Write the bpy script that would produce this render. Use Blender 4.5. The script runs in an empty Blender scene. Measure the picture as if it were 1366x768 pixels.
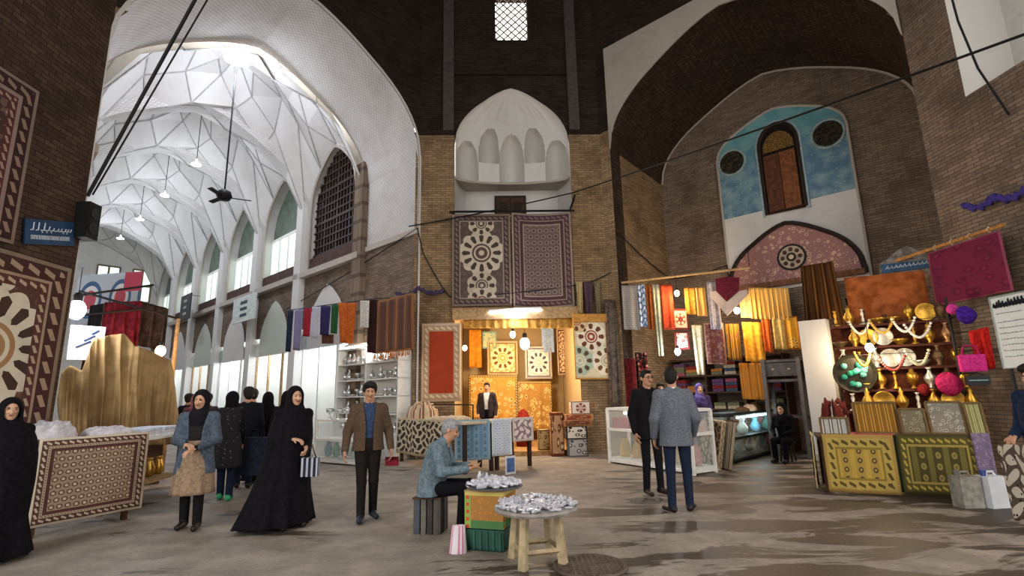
import bpy, bmesh, math, random
import numpy as np
from math import sin, cos, pi, radians, sqrt, atan2, floor
from mathutils import Vector, Matrix
random.seed(7)
SC = bpy.context.scene
COL = SC.collection

# ---------------------------------------------------------------- camera
FPX = 690.0
PITCH = radians(11.5); ROLL = radians(1.3); EYE = 1.55
cF = Vector((0, cos(PITCH), sin(PITCH))); _u0 = Vector((0, -sin(PITCH), cos(PITCH))); _r0 = Vector((1, 0, 0))
cR = cos(ROLL)*_r0 - sin(ROLL)*_u0; cU = sin(ROLL)*_r0 + cos(ROLL)*_u0
CAM = Vector((0, 0, EYE))
cam = bpy.data.cameras.new('camera'); cam.sensor_width = 36.0; cam.lens = FPX/1366*36.0; cam.clip_end = 300
cam_o = bpy.data.objects.new('camera', cam); COL.objects.link(cam_o)
cam_o.matrix_world = Matrix(((cR.x, cU.x, -cF.x, 0), (cR.y, cU.y, -cF.y, 0), (cR.z, cU.z, -cF.z, EYE), (0, 0, 0, 1)))
SC.camera = cam_o
# ---------------------------------------------------------------- world and exposure
wd = bpy.data.worlds.new('daylight'); SC.world = wd; wd.use_nodes = True
bg = wd.node_tree.nodes['Background']; bg.inputs[0].default_value = (1.0, 0.965, 0.92, 1); bg.inputs[1].default_value = 2.4
SC.view_settings.view_transform = 'Standard'; SC.view_settings.look = 'None'
SC.view_settings.gamma = 1.0; SC.view_settings.use_curve_mapping = False
SC.view_settings.exposure = 0.8
SC.cycles.max_bounces = 6; SC.cycles.diffuse_bounces = 4; SC.cycles.glossy_bounces = 3
SC.cycles.transmission_bounces = 4; SC.cycles.sample_clamp_indirect = 4.0; SC.cycles.caustics_reflective = False; SC.cycles.caustics_refractive = False

# ---------------------------------------------------------------- pixel -> place helpers
def ray(x, y): return cF + (x-683)/FPX*cR - (y-384)/FPX*cU
def ground(x, y, z=0.0):
    d = ray(x, y); return CAM + d*((z-EYE)/d.z)
RX = Vector((sin(radians(43)), cos(radians(43)), 0)); LX = Vector((-cos(radians(43)), sin(radians(43)), 0))
def W(r, l, z=0.0): v = RX*r + LX*l; return Vector((v.x, v.y, z))
def rl(p): return p.dot(RX), p.dot(LX)
def on_r(x, y, r): d = ray(x, y); return CAM + d*(r/d.dot(RX))
def on_l(x, y, l): d = ray(x, y); return CAM + d*(l/d.dot(LX))
def at_dist(x, y, D):                       # a point at horizontal distance D
    d = ray(x, y); return CAM + d*(D/sqrt(d.x*d.x+d.y*d.y))
QX = (RX-LX).normalized(); NX = (RX+LX).normalized(); KC = (8.19+11.05)/sqrt(2)
def CH(s, n, z): v = QX*s + NX*(KC-n); return Vector((v.x, v.y, z))      # far pier: s along, n out of the wall
def on_c(x, y, n=0.0): d = ray(x, y); return CAM + d*((KC-n)/d.dot(NX))

# ---------------------------------------------------------------- colours, materials
def lin(h):
    h = h.lstrip('#'); o = []
    for i in (0, 2, 4):
        v = int(h[i:i+2], 16)/255; o.append(v/12.92 if v <= .04045 else ((v+.055)/1.055)**2.4)
    return (o[0], o[1], o[2], 1.0)
class E:
    def __init__(s, M, k): s.M = M; s.k = k
    def op(s, o, *a): return s.M.math(o, s, *a)
    def __add__(s, b): return s.op('ADD', b)
    def __radd__(s, b): return s.op('ADD', b)
    def __sub__(s, b): return s.op('SUBTRACT', b)
    def __rsub__(s, b): return s.M.math('SUBTRACT', b, s)
    def __mul__(s, b): return s.op('MULTIPLY', b)
    def __rmul__(s, b): return s.op('MULTIPLY', b)
    def __truediv__(s, b): return s.op('DIVIDE', b)
    def __lt__(s, b): return s.op('LESS_THAN', b)
    def __gt__(s, b): return s.op('GREATER_THAN', b)
    def sin(s): return s.op('SINE')
    def abs(s): return s.op('ABSOLUTE')
    def frac(s): return s.op('FRACT')
    def floor(s): return s.op('FLOOR')
    def sqrt(s): return s.op('SQRT')
    def mn(s, b): return s.op('MINIMUM', b)
    def mx(s, b): return s.op('MAXIMUM', b)
class Mt:
    def __init__(s, name, rough=.85, metal=0.0, spec=.3):
        m = bpy.data.materials.new(name); m.use_nodes = True
        s.m = m; s.nt = m.node_tree; s.b = s.nt.nodes['Principled BSDF']
        s.b.inputs['Roughness'].default_value = rough; s.b.inputs['Metallic'].default_value = metal
        s.b.inputs['Specular IOR Level'].default_value = spec
    def put(s, sock, v):
        if isinstance(v, E): s.nt.links.new(v.k, sock)
        elif isinstance(v, str): sock.default_value = lin(v)
        else: sock.default_value = v
    def math(s, o, *a):
        n = s.nt.nodes.new('ShaderNodeMath'); n.operation = o
        for i, v in enumerate(a): s.put(n.inputs[i], v)
        return E(s, n.outputs[0])
    def uv(s, w=1.0, h=1.0):
        n = s.nt.nodes.new('ShaderNodeUVMap'); q = s.nt.nodes.new('ShaderNodeSeparateXYZ'); s.nt.links.new(n.outputs[0], q.inputs[0])
        s.uvk = E(s, n.outputs[0]); x, y = E(s, q.outputs[0]), E(s, q.outputs[1])
        return (x*w if w != 1 else x), (y*h if h != 1 else y)
    def vec(s, x, y, z=0.0):
        n = s.nt.nodes.new('ShaderNodeCombineXYZ')
        for i, v in enumerate((x, y, z)): s.put(n.inputs[i], v)
        return E(s, n.outputs[0])
    def pos(s):
        n = s.nt.nodes.new('ShaderNodeTexCoord'); return E(s, n.outputs['Object'])
    def noise(s, scale, detail=3, v=None, rough=.55, dist=0.0):
        n = s.nt.nodes.new('ShaderNodeTexNoise'); n.inputs['Scale'].default_value = scale; n.inputs['Detail'].default_value = detail
        n.inputs['Roughness'].default_value = rough; n.inputs['Distortion'].default_value = dist
        s.nt.links.new((v or s.pos()).k, n.inputs['Vector']); return E(s, n.outputs[0])
    def voro(s, scale, v=None, feat='F1', out=0):
        n = s.nt.nodes.new('ShaderNodeTexVoronoi'); n.feature = feat; n.inputs['Scale'].default_value = scale
        s.nt.links.new((v or s.pos()).k, n.inputs['Vector']); return E(s, n.outputs[out])
    def step(s, e, a, b):
        n = s.nt.nodes.new('ShaderNodeMapRange'); n.interpolation_type = 'SMOOTHSTEP'
        s.put(n.inputs[0], e); n.inputs[1].default_value = a; n.inputs[2].default_value = b
        return E(s, n.outputs[0])
    def mix(s, f, a, b):
        n = s.nt.nodes.new('ShaderNodeMix'); n.data_type = 'RGBA'; n.clamp_factor = True
        s.put(n.inputs[0], f); s.put(n.inputs[6], a); s.put(n.inputs[7], b); return E(s, n.outputs[2])
    def col(s, v): s.put(s.b.inputs['Base Color'], v); return s
    def rough(s, v): s.put(s.b.inputs['Roughness'], v); return s
    def bump(s, e, st=.4, d=.02):
        n = s.nt.nodes.new('ShaderNodeBump'); n.inputs['Strength'].default_value = st; n.inputs['Distance'].default_value = d
        s.put(n.inputs['Height'], e); s.nt.links.new(n.outputs[0], s.b.inputs['Normal']); return s
MATS = {}
def flat(hexc, rough=.8, metal=0.0, vary=.18, scale=9.0, spec=.3):
    """plain colour with a little procedural unevenness"""
    k = ('flat', hexc, rough, metal, vary, scale)
    if k not in MATS:
        M = Mt('paint_'+hexc.strip('#'), rough, metal, spec); c = lin(hexc)
        d = tuple(v*(1-vary) for v in c[:3])+(1,); b = tuple(min(1, v*(1+vary)) for v in c[:3])+(1,)
        n = M.noise(scale, 3); M.col(M.mix(M.step(n, .3, .7), d, b)); MATS[k] = M.m
    return MATS[k]
def cloth(hexc, hex2=None, scale=40.0, rough=.95, st=.3):
    k = ('cloth', hexc, hex2, scale)
    if k not in MATS:
        M = Mt('cloth_'+hexc.strip('#'), rough, 0, .1); n = M.noise(scale, 4); c = lin(hexc)
        d = lin(hex2) if hex2 else tuple(v*.7 for v in c[:3])+(1,)
        M.col(M.mix(M.step(n, .35, .65), d, c)); M.bump(M.noise(scale*.25, 4), st, .01); MATS[k] = M.m
    return MATS[k]
def glow(name, hexc, st):
    k = ('glow', hexc, st)
    if k not in MATS:
        M = Mt(name, .5); M.col(hexc); M.put(M.b.inputs['Emission Color'], hexc); M.b.inputs['Emission Strength'].default_value = st; MATS[k] = M.m
    return MATS[k]
def glass(name='clear_glass', hexc='#dfeaea', alpha=.18):
    k = ('glass', hexc, alpha)
    if k not in MATS:
        M = Mt(name, .05, 0, .5); M.col(hexc); M.b.inputs['Alpha'].default_value = alpha; MATS[k] = M.m
    return MATS[k]

# ---------------------------------------------------------------- mesh helpers
class G:
    """collects geometry, build() links it as one mesh object"""
    def __init__(s): s.v = []; s.f = []; s.t = []; s.mi = []; s.cur = 0
    def face(s, pts, uv=None):
        b = len(s.v); s.v += [tuple(p) for p in pts]; s.f.append(tuple(range(b, b+len(pts))))
        s.t.append(uv or [(0, 0)]*len(pts)); s.mi.append(s.cur)
    def quads(s, A, Bp, ua=None, ub=None):
        for i in range(len(A)-1):
            s.face([A[i], A[i+1], Bp[i+1], Bp[i]], [ua[i], ua[i+1], ub[i+1], ub[i]] if ua else None)
    def grid(s, fn, nu, nv, fuv=None, closed=False, skip=None):
        b = len(s.v)
        for j in range(nv+1):
            for i in range(nu+(0 if closed else 1)): s.v.append(tuple(fn(i/nu, j/nv)))
        w = nu if closed else nu+1
        for j in range(nv):
            for i in range(nu):
                if skip and skip((i+.5)/nu, (j+.5)/nv): continue
                i2 = (i+1) % w if closed else i+1
                s.f.append((b+j*w+i, b+j*w+i2, b+(j+1)*w+i2, b+(j+1)*w+i))
                s.t.append([(i/nu, j/nv), ((i+1)/nu, j/nv), ((i+1)/nu, (j+1)/nv), (i/nu, (j+1)/nv)]); s.mi.append(s.cur)
    def box(s, c, size, ax=None, bev=0.0):
        """c centre, size (x,y,z), ax = (X,Y,Z) axis vectors"""
        X, Y, Z = ax or (Vector((1, 0, 0)), Vector((0, 1, 0)), Vector((0, 0, 1)))
        c = Vector(c); hx, hy, hz = size[0]/2, size[1]/2, size[2]/2
        P = lambda a, b_, d: tuple(c+X*a*hx+Y*b_*hy+Z*d*hz)
        for q, (w, h) in (([(-1,-1,-1),(1,-1,-1),(1,-1,1),(-1,-1,1)], (size[0], size[2])), ([(1,1,-1),(-1,1,-1),(-1,1,1),(1,1,1)], (size[0], size[2])),
                  ([(1,-1,-1),(1,1,-1),(1,1,1),(1,-1,1)], (size[1], size[2])), ([(-1,1,-1),(-1,-1,-1),(-1,-1,1),(-1,1,1)], (size[1], size[2])),
                  ([(-1,-1,1),(1,-1,1),(1,1,1),(-1,1,1)], (size[0], size[1])), ([(-1,1,-1),(1,1,-1),(1,-1,-1),(-1,-1,-1)], (size[0], size[1]))):
            s.face([P(*k) for k in q], [(0, 0), (1, 0), (1, 1), (0, 1)])
    def tube(s, path, r, n=8, cap=True):
        path = [Vector(p) for p in path]; rs = r if isinstance(r, (list, tuple)) else [r]*len(path)
        b = len(s.v); up = None
        for i, p in enumerate(path):
            d = (path[min(i+1, len(path)-1)]-path[max(i-1, 0)]).normalized()
            if up is None: up = Vector((0, 0, 1)) if abs(d.z) < .9 else Vector((1, 0, 0))
            x = d.cross(up).normalized(); y = x.cross(d).normalized(); up = y
            for k in range(n): s.v.append(tuple(p+(x*cos(2*pi*k/n)+y*sin(2*pi*k/n))*rs[i]))
        for i in range(len(path)-1):
            for k in range(n):
                k2 = (k+1) % n; s.f.append((b+i*n+k, b+i*n+k2, b+(i+1)*n+k2, b+(i+1)*n+k)); s.t.append([(0, 0)]*4); s.mi.append(s.cur)
        if cap:
            s.f.append(tuple(b+k for k in range(n))[::-1]); s.t.append([(0, 0)]*n); s.mi.append(s.cur)
            e = b+(len(path)-1)*n; s.f.append(tuple(e+k for k in range(n))); s.t.append([(0, 0)]*n); s.mi.append(s.cur)
    def lathe(s, prof, c=(0, 0, 0), n=16, ax=None):
        X, Y, Z = ax or (Vector((1, 0, 0)), Vector((0, 1, 0)), Vector((0, 0, 1))); c = Vector(c); b = len(s.v)
        for (r, z) in prof:
            for k in range(n): s.v.append(tuple(c+(X*cos(2*pi*k/n)+Y*sin(2*pi*k/n))*r+Z*z))
        for i in range(len(prof)-1):
            for k in range(n):
                k2 = (k+1) % n; s.f.append((b+i*n+k, b+i*n+k2, b+(i+1)*n+k2, b+(i+1)*n+k))
                s.t.append([(k/n, i/(len(prof)-1)), ((k+1)/n, i/(len(prof)-1)), ((k+1)/n, (i+1)/(len(prof)-1)), (k/n, (i+1)/(len(prof)-1))]); s.mi.append(s.cur)
        for i, rev in ((0, True), (len(prof)-1, False)):
            if prof[i][0] > 1e-4:
                q = tuple(b+i*n+k for k in range(n)); s.f.append(q[::-1] if rev else q); s.t.append([(.5, .5)]*n); s.mi.append(s.cur)
    def ball(s, c, r, n=12, m=8):
        rr = r if isinstance(r, (tuple, list)) else (r, r, r); c = Vector(c)
        s.grid(lambda u, v: c+Vector((rr[0]*cos(2*pi*u)*sin(pi*v), rr[1]*sin(2*pi*u)*sin(pi*v), -rr[2]*cos(pi*v))), n, m, closed=True)
    def build(s, name, mat, parent=None, smooth=False, origin=None):
        me = bpy.data.meshes.new(name)
        o3 = Vector(origin) if origin is not None else (parent_origin(parent))
        me.from_pydata([tuple(Vector(p)-o3) for p in s.v], [], s.f)
        ul = me.uv_layers.new(name='UVMap'); ul.data.foreach_set('uv', [c for t in s.t for q in t for c in q])
        for m in (mat if isinstance(mat, (list, tuple)) else [mat]): me.materials.append(m)
        me.polygons.foreach_set('material_index', s.mi)
        if smooth: me.polygons.foreach_set('use_smooth', [True]*len(me.polygons))
        me.validate(); o = bpy.data.objects.new(name, me); COL.objects.link(o)
        if parent: o.parent = parent
        else: o.location = o3
        return o
def parent_origin(p):
    v = Vector((0, 0, 0))
    while p is not None: v += p.location; p = p.parent
    return v
def tag(o, label=None, cat=None, group=None, kind=None):
    if label: o['label'] = label
    if cat: o['category'] = cat
    if group: o['group'] = group
    if kind: o['kind'] = kind
    return o
def empty(name, loc, label=None, cat=None, group=None, kind=None):
    o = bpy.data.objects.new(name, None); COL.objects.link(o); o.location = loc; o.empty_display_size = .1
    return tag(o, label, cat, group, kind)
def copy_tree(o, loc=None, parent=None, label=None, group=None, rotz=None, scale=None):
    c = o.copy(); COL.objects.link(c); c.parent = parent
    if loc is not None: c.location = loc
    if rotz is not None: c.rotation_euler[2] = rotz
    if scale is not None: c.scale = (scale,)*3
    if label: c['label'] = label
    if group: c['group'] = group
    for ch in list(o.children): copy_tree(ch, None, c)
    return c
def lamp(name, loc, watts, hexc, parent=None, r=.06):
    L = bpy.data.lights.new(name, 'POINT'); L.energy = watts; L.color = lin(hexc)[:3]; L.shadow_soft_size = r
    o = bpy.data.objects.new(name, L); COL.objects.link(o)
    if parent: o.parent = parent; o.location = Vector(loc)-parent_origin(parent)
    else: o.location = loc
    return o
ZUP = Vector((0, 0, 1))
# ================================================================ STRUCTURE
def brickmat(name, c1, c2, mortar, bw=.24, bh=.065, dirt='#241a14', dirtamt=.5, st=.6):
    M = Mt(name, .92, 0, .15); M.uv()
    n = M.nt.nodes.new('ShaderNodeTexBrick'); M.nt.links.new(M.uvk.k, n.inputs['Vector'])
    n.inputs['Scale'].default_value = 1.0; n.inputs['Brick Width'].default_value = bw; n.inputs['Row Height'].default_value = bh
    n.inputs['Mortar Size'].default_value = .008; n.inputs['Mortar Smooth'].default_value = .3; n.inputs['Bias'].default_value = 0
    n.inputs['Color1'].default_value = lin(c1); n.inputs['Color2'].default_value = lin(c2); n.inputs['Mortar'].default_value = lin(mortar)
    big = M.noise(.9, 5, M.uvk, .65); fine = M.noise(11, 3, M.uvk)
    c = M.mix(M.step(big, .42, .72)*dirtamt, E(M, n.outputs[0]), dirt); c = M.mix(M.step(fine, .5, .8)*.35, c, dirt)
    M.col(c); M.bump((1.0-E(M, n.outputs[1]))+fine*.5, st, .012); return M.m
BRICK = brickmat('warm_brick', '#a68c6a', '#876f54', '#665744', dirt='#3a2c20', dirtamt=.55)
BRICKG = brickmat('grey_brick', '#8f7d6d', '#756659', '#5f544a', dirt='#352a22')
BRICKD = brickmat('dark_brown_brick', '#3e332c', '#2f2722', '#241e1a', dirt='#15100d')  # darker brown brick for the upper walls and the dome
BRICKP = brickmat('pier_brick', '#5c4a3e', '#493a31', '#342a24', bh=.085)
def plastermat(name, c, stain, amt=.35, st=.25, lattice=0):
    M = Mt(name, .9, 0, .2); x, y = M.uv(); n = M.noise(.8, 6, M.uvk, .7); f = M.noise(7, 4, M.uvk)
    cc = M.mix(M.step(n, .4, .75)*amt, c, stain); cc = M.mix(M.step(f, .55, .8)*amt*.6, cc, stain)
    h = f
    if lattice:
        a = ((x+y)*lattice).frac()-.5; b = ((x-y)*lattice).frac()-.5
        g = M.step(a.abs().mn(b.abs()), .06, .16); cc = M.mix((1.0-g)*.45, cc, stain); h = g+f*.4
    M.col(cc); M.bump(h, st, .02); return M.m
PLASTER = plastermat('white_plaster', '#d8d6d2', '#a39a90')
PLASTER_L = plastermat('white_glazed_brick', '#dad8d5', '#9b9189', .4, .5, 8.0)
PLASTER_D = plastermat('old_plaster', '#b9b0a6', '#857a6e', .5)
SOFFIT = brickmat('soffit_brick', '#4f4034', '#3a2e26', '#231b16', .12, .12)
WOOD = flat('#4a3221', .7, 0, .35, 14); WOODL = flat('#a98b62', .7, 0, .25, 14); DARKWOOD = flat('#2c1c14', .6, 0, .3, 12)
IRON = flat('#1b1a1b', .5, .3); WHITEM = flat('#e6e6e2', .45, .0, .05)

def prof(t):
    """rise of the pointed arch, t = |offset| / half width"""
    t = min(1.0, sqrt(t*t+.012)-sqrt(.012)*max(0.0, 1-abs(t)*2)); ph = math.acos(min(1.0, abs(t))); return max(0.0, float(np.polyval(PROF, ph)))*1.0
_ph = np.array([0, .284, .609, .927, 1.224, 1.481, pi/2]); _pv = np.array([0, .25, .49, .69, .86, .975, 1.0])
_c = np.linalg.lstsq(np.stack([_ph**3, _ph**2, _ph], 1), _pv, rcond=None)[0]; PROF = [_c[0], _c[1], _c[2], 0.0]; PROF = [q/np.polyval(PROF, pi/2) for q in PROF]
def arch_pts(c, hw, z0, rise, n=28):
    """(offset, z) samples, denser towards the springing"""
    out = []
    for i in range(n+1):
        t = -cos(pi*i/n); out.append((c+t*hw, z0+rise*prof(t)))
    return out
def arch_wall(name, P, u0, u1, ztop, c, hw, z0, rise, depth, mat, matin, split=8.8, matup=None, base=0.0, jamb=0.0):
    """P(u, d, z): wall point, d = depth behind the face. An open pointed arch with its face and its thick inside."""
    root = empty(name, P((u0+u1)/2, 0, 0), kind='structure')
    pts = [(c-hw, base)]+arch_pts(c, hw, z0, rise)+[(c+hw, base)]
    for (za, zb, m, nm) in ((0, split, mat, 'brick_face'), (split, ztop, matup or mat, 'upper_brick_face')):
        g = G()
        def quad(a, b, lo_a, lo_b):
            la, lb = min(max(lo_a, za), zb), min(max(lo_b, za), zb)
            if la >= zb and lb >= zb: return
            g.face([P(a, 0, la), P(b, 0, lb), P(b, 0, zb), P(a, 0, zb)], [(a, la), (b, lb), (b, zb), (a, zb)])
        if c-hw > u0: quad(u0, c-hw, 0, 0)
        if u1 > c+hw: quad(c+hw, u1, 0, 0)
        for i in range(1, len(pts)-2): quad(pts[i][0], pts[i+1][0], pts[i][1], pts[i+1][1])
        if g.f: g.build(nm, m, root)
    if jamb:
        for u in (c-hw, c+hw):
            g = G(); g.face([P(u, 0, 0), P(u, depth, 0), P(u, depth, jamb), P(u, 0, jamb)], [(0, 0), (depth, 0), (depth, jamb), (0, jamb)]); g.build('jamb_face', BRICKG, root)
            g = G(); g.box(P(u, depth/2, jamb), (.12, depth, .16), tuple((P(*q)-P(0, 0, 0)).normalized() for q in ((1, 0, 0), (0, 1, 0), (0, 0, 1)))); g.build('jamb_cornice', PLASTER_D, root)
        pts[0] = (pts[0][0], jamb); pts[-1] = (pts[-1][0], jamb)
    g = G(); s = 0; A = []; B = []; ua = []; ub = []
    for i, (u, z) in enumerate(pts):
        if i: s += sqrt((u-pts[i-1][0])**2+(z-pts[i-1][1])**2)
        A.append(P(u, 0, z)); B.append(P(u, depth, z)); ua.append((0, s)); ub.append((depth, s))
    g.quads(A, B, ua, ub); g.build('arch_soffit', matin, root)
    return root
PL = lambda u, d, z: W(u, 11.05+d, z)          # plane of the left arch, u = r
PR = lambda u, d, z: W(11.8+d, u, z)           # plane of the right arch, u = l
LC, LHW = 4.66, 3.49; RC, RHW = 3.78, 3.34
ZT = 14.2
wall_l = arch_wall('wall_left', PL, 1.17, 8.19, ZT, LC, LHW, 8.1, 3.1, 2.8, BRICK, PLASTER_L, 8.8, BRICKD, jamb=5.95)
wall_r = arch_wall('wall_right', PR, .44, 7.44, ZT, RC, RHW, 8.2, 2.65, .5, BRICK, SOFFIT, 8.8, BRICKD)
# narrow pale fillet round the left arch, pale spandrel over the right one
g = G(); pp = [(LC-LHW, 0)]+arch_pts(LC, LHW, 8.1, 3.1)+[(LC+LHW, 0)]; qq = [(LC-LHW-.07, 0)]+arch_pts(LC, LHW+.07, 8.1, 3.2)+[(LC+LHW+.07, 0)]
g.quads([PL(u, -.02, z) for u, z in pp], [PL(u, -.02, z) for u, z in qq]); g.build('arch_fillet', PLASTER, wall_l)
g = G(); pts = arch_pts(RC, RHW-.01, 8.2, 2.65)
for a, b in zip(pts[:-1], pts[1:]):
    g.face([PR(a[0], -.04, a[1]), PR(b[0], -.04, b[1]), PR(b[0], -.04, 11.35), PR(a[0], -.04, 11.35)], [a, b, (b[0], 11.35), (a[0], 11.35)])
    g.face([PR(a[0], -.04, a[1]), PR(b[0], -.04, b[1]), PR(b[0], 0, b[1]), PR(a[0], 0, a[1])])
g.build('spandrel', PLASTER_D, wall_r)

# ---- floor
M = Mt('worn_wet_stone', .6, 0, .5); p = M.pos()
big = M.noise(.42, 5, p, .62, .6); streak = M.nt.nodes.new('ShaderNodeMapping'); streak.inputs['Scale'].default_value = (.55, 1.7, 1)
streak.inputs['Rotation'].default_value = (0, 0, radians(-12)); M.nt.links.new(p.k, streak.inputs[0]); sv = E(M, streak.outputs[0])
wet = M.noise(1.05, 6, sv, .62, .6); fine = M.noise(26, 4, p); mid = M.noise(2.6, 5, p, .6)
sx = M.nt.nodes.new('ShaderNodeSeparateXYZ'); M.nt.links.new(p.k, sx.inputs[0])
side = M.step(E(M, sx.outputs[0])*.8-E(M, sx.outputs[1])*.35+2.9, -.6, 3.4)            # the washed-down side of the square
wm = M.step(wet+side*.135, .585, .63)
dry = M.mix(M.step(mid, .35, .7), '#7f766d', '#9b9084'); dry = M.mix(M.step(fine, .45, .75)*.45, dry, '#5e554d'); dry = M.mix(M.step(big, .5, .75)*.55, dry, '#625a52')
wetc = M.mix(M.step(fine, .4, .7), '#3a322b', '#494038')
M.col(M.mix(wm, dry, wetc)); M.rough(M.math('MULTIPLY_ADD', wm, -.22, .74)); M.bump(fine*.4+mid, .25, .02); FLOORM = M.m
g = G(); g.face([(-40, -14, 0), (40, -14, 0), (40, 60, 0), (-40, 60, 0)], [(0, 0), (80, 0), (80, 74), (0, 74)])
tag(g.build('floor', FLOORM), kind='structure')

# ---- far pier (the chamfer we face): wall with a shop opening below and a muqarnas alcove above
SA, SB, SC0 = -2.15, 3.32, .57
wb = empty('wall_back', CH(SC0, 0, 0), kind='structure')
AHW = 1.63; a_pts = arch_pts(SC0, AHW, 8.5, 1.75, 24)
g = G()
def cq(g, s0, s1, z0, z1, n=0.0): g.face([CH(s0, n, z0), CH(s1, n, z0), CH(s1, n, z1), CH(s0, n, z1)], [(s0, z0), (s1, z0), (s1, z1), (s0, z1)])
cq(g, SA, SC0-AHW, 0, 8.8); cq(g, SC0+AHW, SB, 0, 8.8); cq(g, SC0-AHW, SC0+AHW, 3.75, 6.3)
g.build('brick_face', BRICK, wb)
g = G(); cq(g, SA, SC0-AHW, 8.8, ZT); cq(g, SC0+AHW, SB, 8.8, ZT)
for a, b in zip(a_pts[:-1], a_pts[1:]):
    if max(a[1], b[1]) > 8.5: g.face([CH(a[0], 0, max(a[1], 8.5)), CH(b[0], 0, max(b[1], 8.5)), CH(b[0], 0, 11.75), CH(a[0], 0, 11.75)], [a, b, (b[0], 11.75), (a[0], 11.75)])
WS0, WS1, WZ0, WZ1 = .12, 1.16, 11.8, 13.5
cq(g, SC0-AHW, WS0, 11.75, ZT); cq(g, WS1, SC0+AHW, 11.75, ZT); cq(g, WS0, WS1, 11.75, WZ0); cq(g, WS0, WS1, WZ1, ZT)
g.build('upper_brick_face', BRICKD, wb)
# ledges and shallow pilasters on the pier
AXC = (QX, -NX, ZUP)
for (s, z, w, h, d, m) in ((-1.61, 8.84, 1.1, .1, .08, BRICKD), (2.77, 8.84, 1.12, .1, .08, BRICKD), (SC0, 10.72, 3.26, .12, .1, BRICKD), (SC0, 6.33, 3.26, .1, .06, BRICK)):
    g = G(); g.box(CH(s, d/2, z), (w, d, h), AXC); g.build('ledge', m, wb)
for s in (SC0-AHW-.17, SC0+AHW+.17):
    g = G(); g.box(CH(s, .05, 11.5), (.3, .1, 5.2), AXC); g.build('pilaster', flat('#4b4644', .9), wb)
# muqarnas alcove
def alcove_r(t):                                  # plan radius over height of the half dome
    return AHW*max(.02, 1-t**2.1)**.62
def muq(u, v):
    """half dome with five scooped cells below and a fluted shell above"""
    x = 2*u-1; sn = sqrt(max(0.0, 1-x*x)); t = v; z = 7.55+2.69*t; eg = (0, .2, .385, .615, .8, 1.0); k = max(i for i in range(5) if u >= eg[i]); c = abs((u-eg[k])/(eg[k+1]-eg[k])-.5)*2
    if z <= 8.5: hw = AHW
    else:
        lo, hi = 0.0, 1.0
        for _ in range(18):
            mid = (lo+hi)/2; lo, hi = (mid, hi) if prof(mid) > (z-8.5)/1.75 else (lo, mid)
        hw = AHW*lo
    d = sn*(.5*(1-t**1.6))+.02; top = (.44, .60, .53, .60, .44)[k]; base = (0, .22, 0, .22, 0)[k]
    if base < t < top:
        q = (t-base)/(top-base)
        if c < .97*(1-q**3.5)**.5 if q > 0 else False: w = .97*(1-q**3.5)**.5; d += (.6*sqrt(max(0, 1-(c/w)**2))*(1-q**2)**.5+.05)*min(1, q*7)
    elif t >= .5: d += .16*abs(sin(u*pi*9))**.7*min(1, (t-.5)*4)*(1-t)
    return CH(SC0+x*(hw-.01), -.02-d, z)
alc = empty('alcove_shell', CH(SC0, 0, 6.3)); alc.parent = wb; alc.location = CH(SC0, 0, 6.3)-wb.location
g = G(); g.grid(muq, 150, 70); g.build('muqarnas_shell', PLASTER, alc, smooth=False)
g = G()
def alc_wall(u, v):
    th = pi*(1-u); return CH(SC0+cos(th)*AHW, -min(1.15, sin(th)*2.2), 6.3+1.26*v)
g.grid(alc_wall, 40, 4); g.build('alcove_wall', PLASTER, alc)
g = G(); A = []; B = []
for i in range(41):
    x = cos(pi*(1-i/40)); sn = sin(pi*i/40); A.append(CH(SC0+x*(AHW-.01), -.02-sn*.5, 7.55)); B.append(CH(SC0+x*AHW, -min(1.15, sn*2.2)-.02, 7.55))
g.quads(A, B); g.tube([p-ZUP*.03 for p in A], .04, 6); g.build('muqarnas_ledge', PLASTER_D, alc)
g = G(); g.box(CH(SC0, -.6, 6.31), (3.26, 1.2, .06), AXC); g.build('alcove_floor', PLASTER_D, alc)
g = G()
for a, b in zip(a_pts[:-1], a_pts[1:]): g.face([CH(a[0], .01, a[1]), CH(b[0], .01, b[1]), CH(b[0], -.1, b[1]-.02), CH(a[0], -.1, a[1]-.02)])
for s in (SC0-AHW, SC0+AHW): g.face([CH(s, .01, 6.3), CH(s, .01, 8.5), CH(s, -.1, 8.5), CH(s, -.1, 6.3)])
g.build('alcove_edge', PLASTER, alc)
# small doorway in the alcove
dw = empty('door_1', CH(.52, -1.13, 6.34), kind='structure')
g = G(); g.box(CH(.52, -1.12, 6.85), (.95, .06, 1.06), AXC); g.build('frame', DARKWOOD, dw)
for s in (.31, .73):
    g = G(); g.box(CH(s, -1.08, 6.83), (.38, .04, .92), AXC); g.build('door_leaf', WOOD, dw)
    for z in (6.62, 7.02): g = G(); g.box(CH(s, -1.055, z), (.26, .02, .3), AXC); g.build('panel', DARKWOOD, dw)
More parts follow.
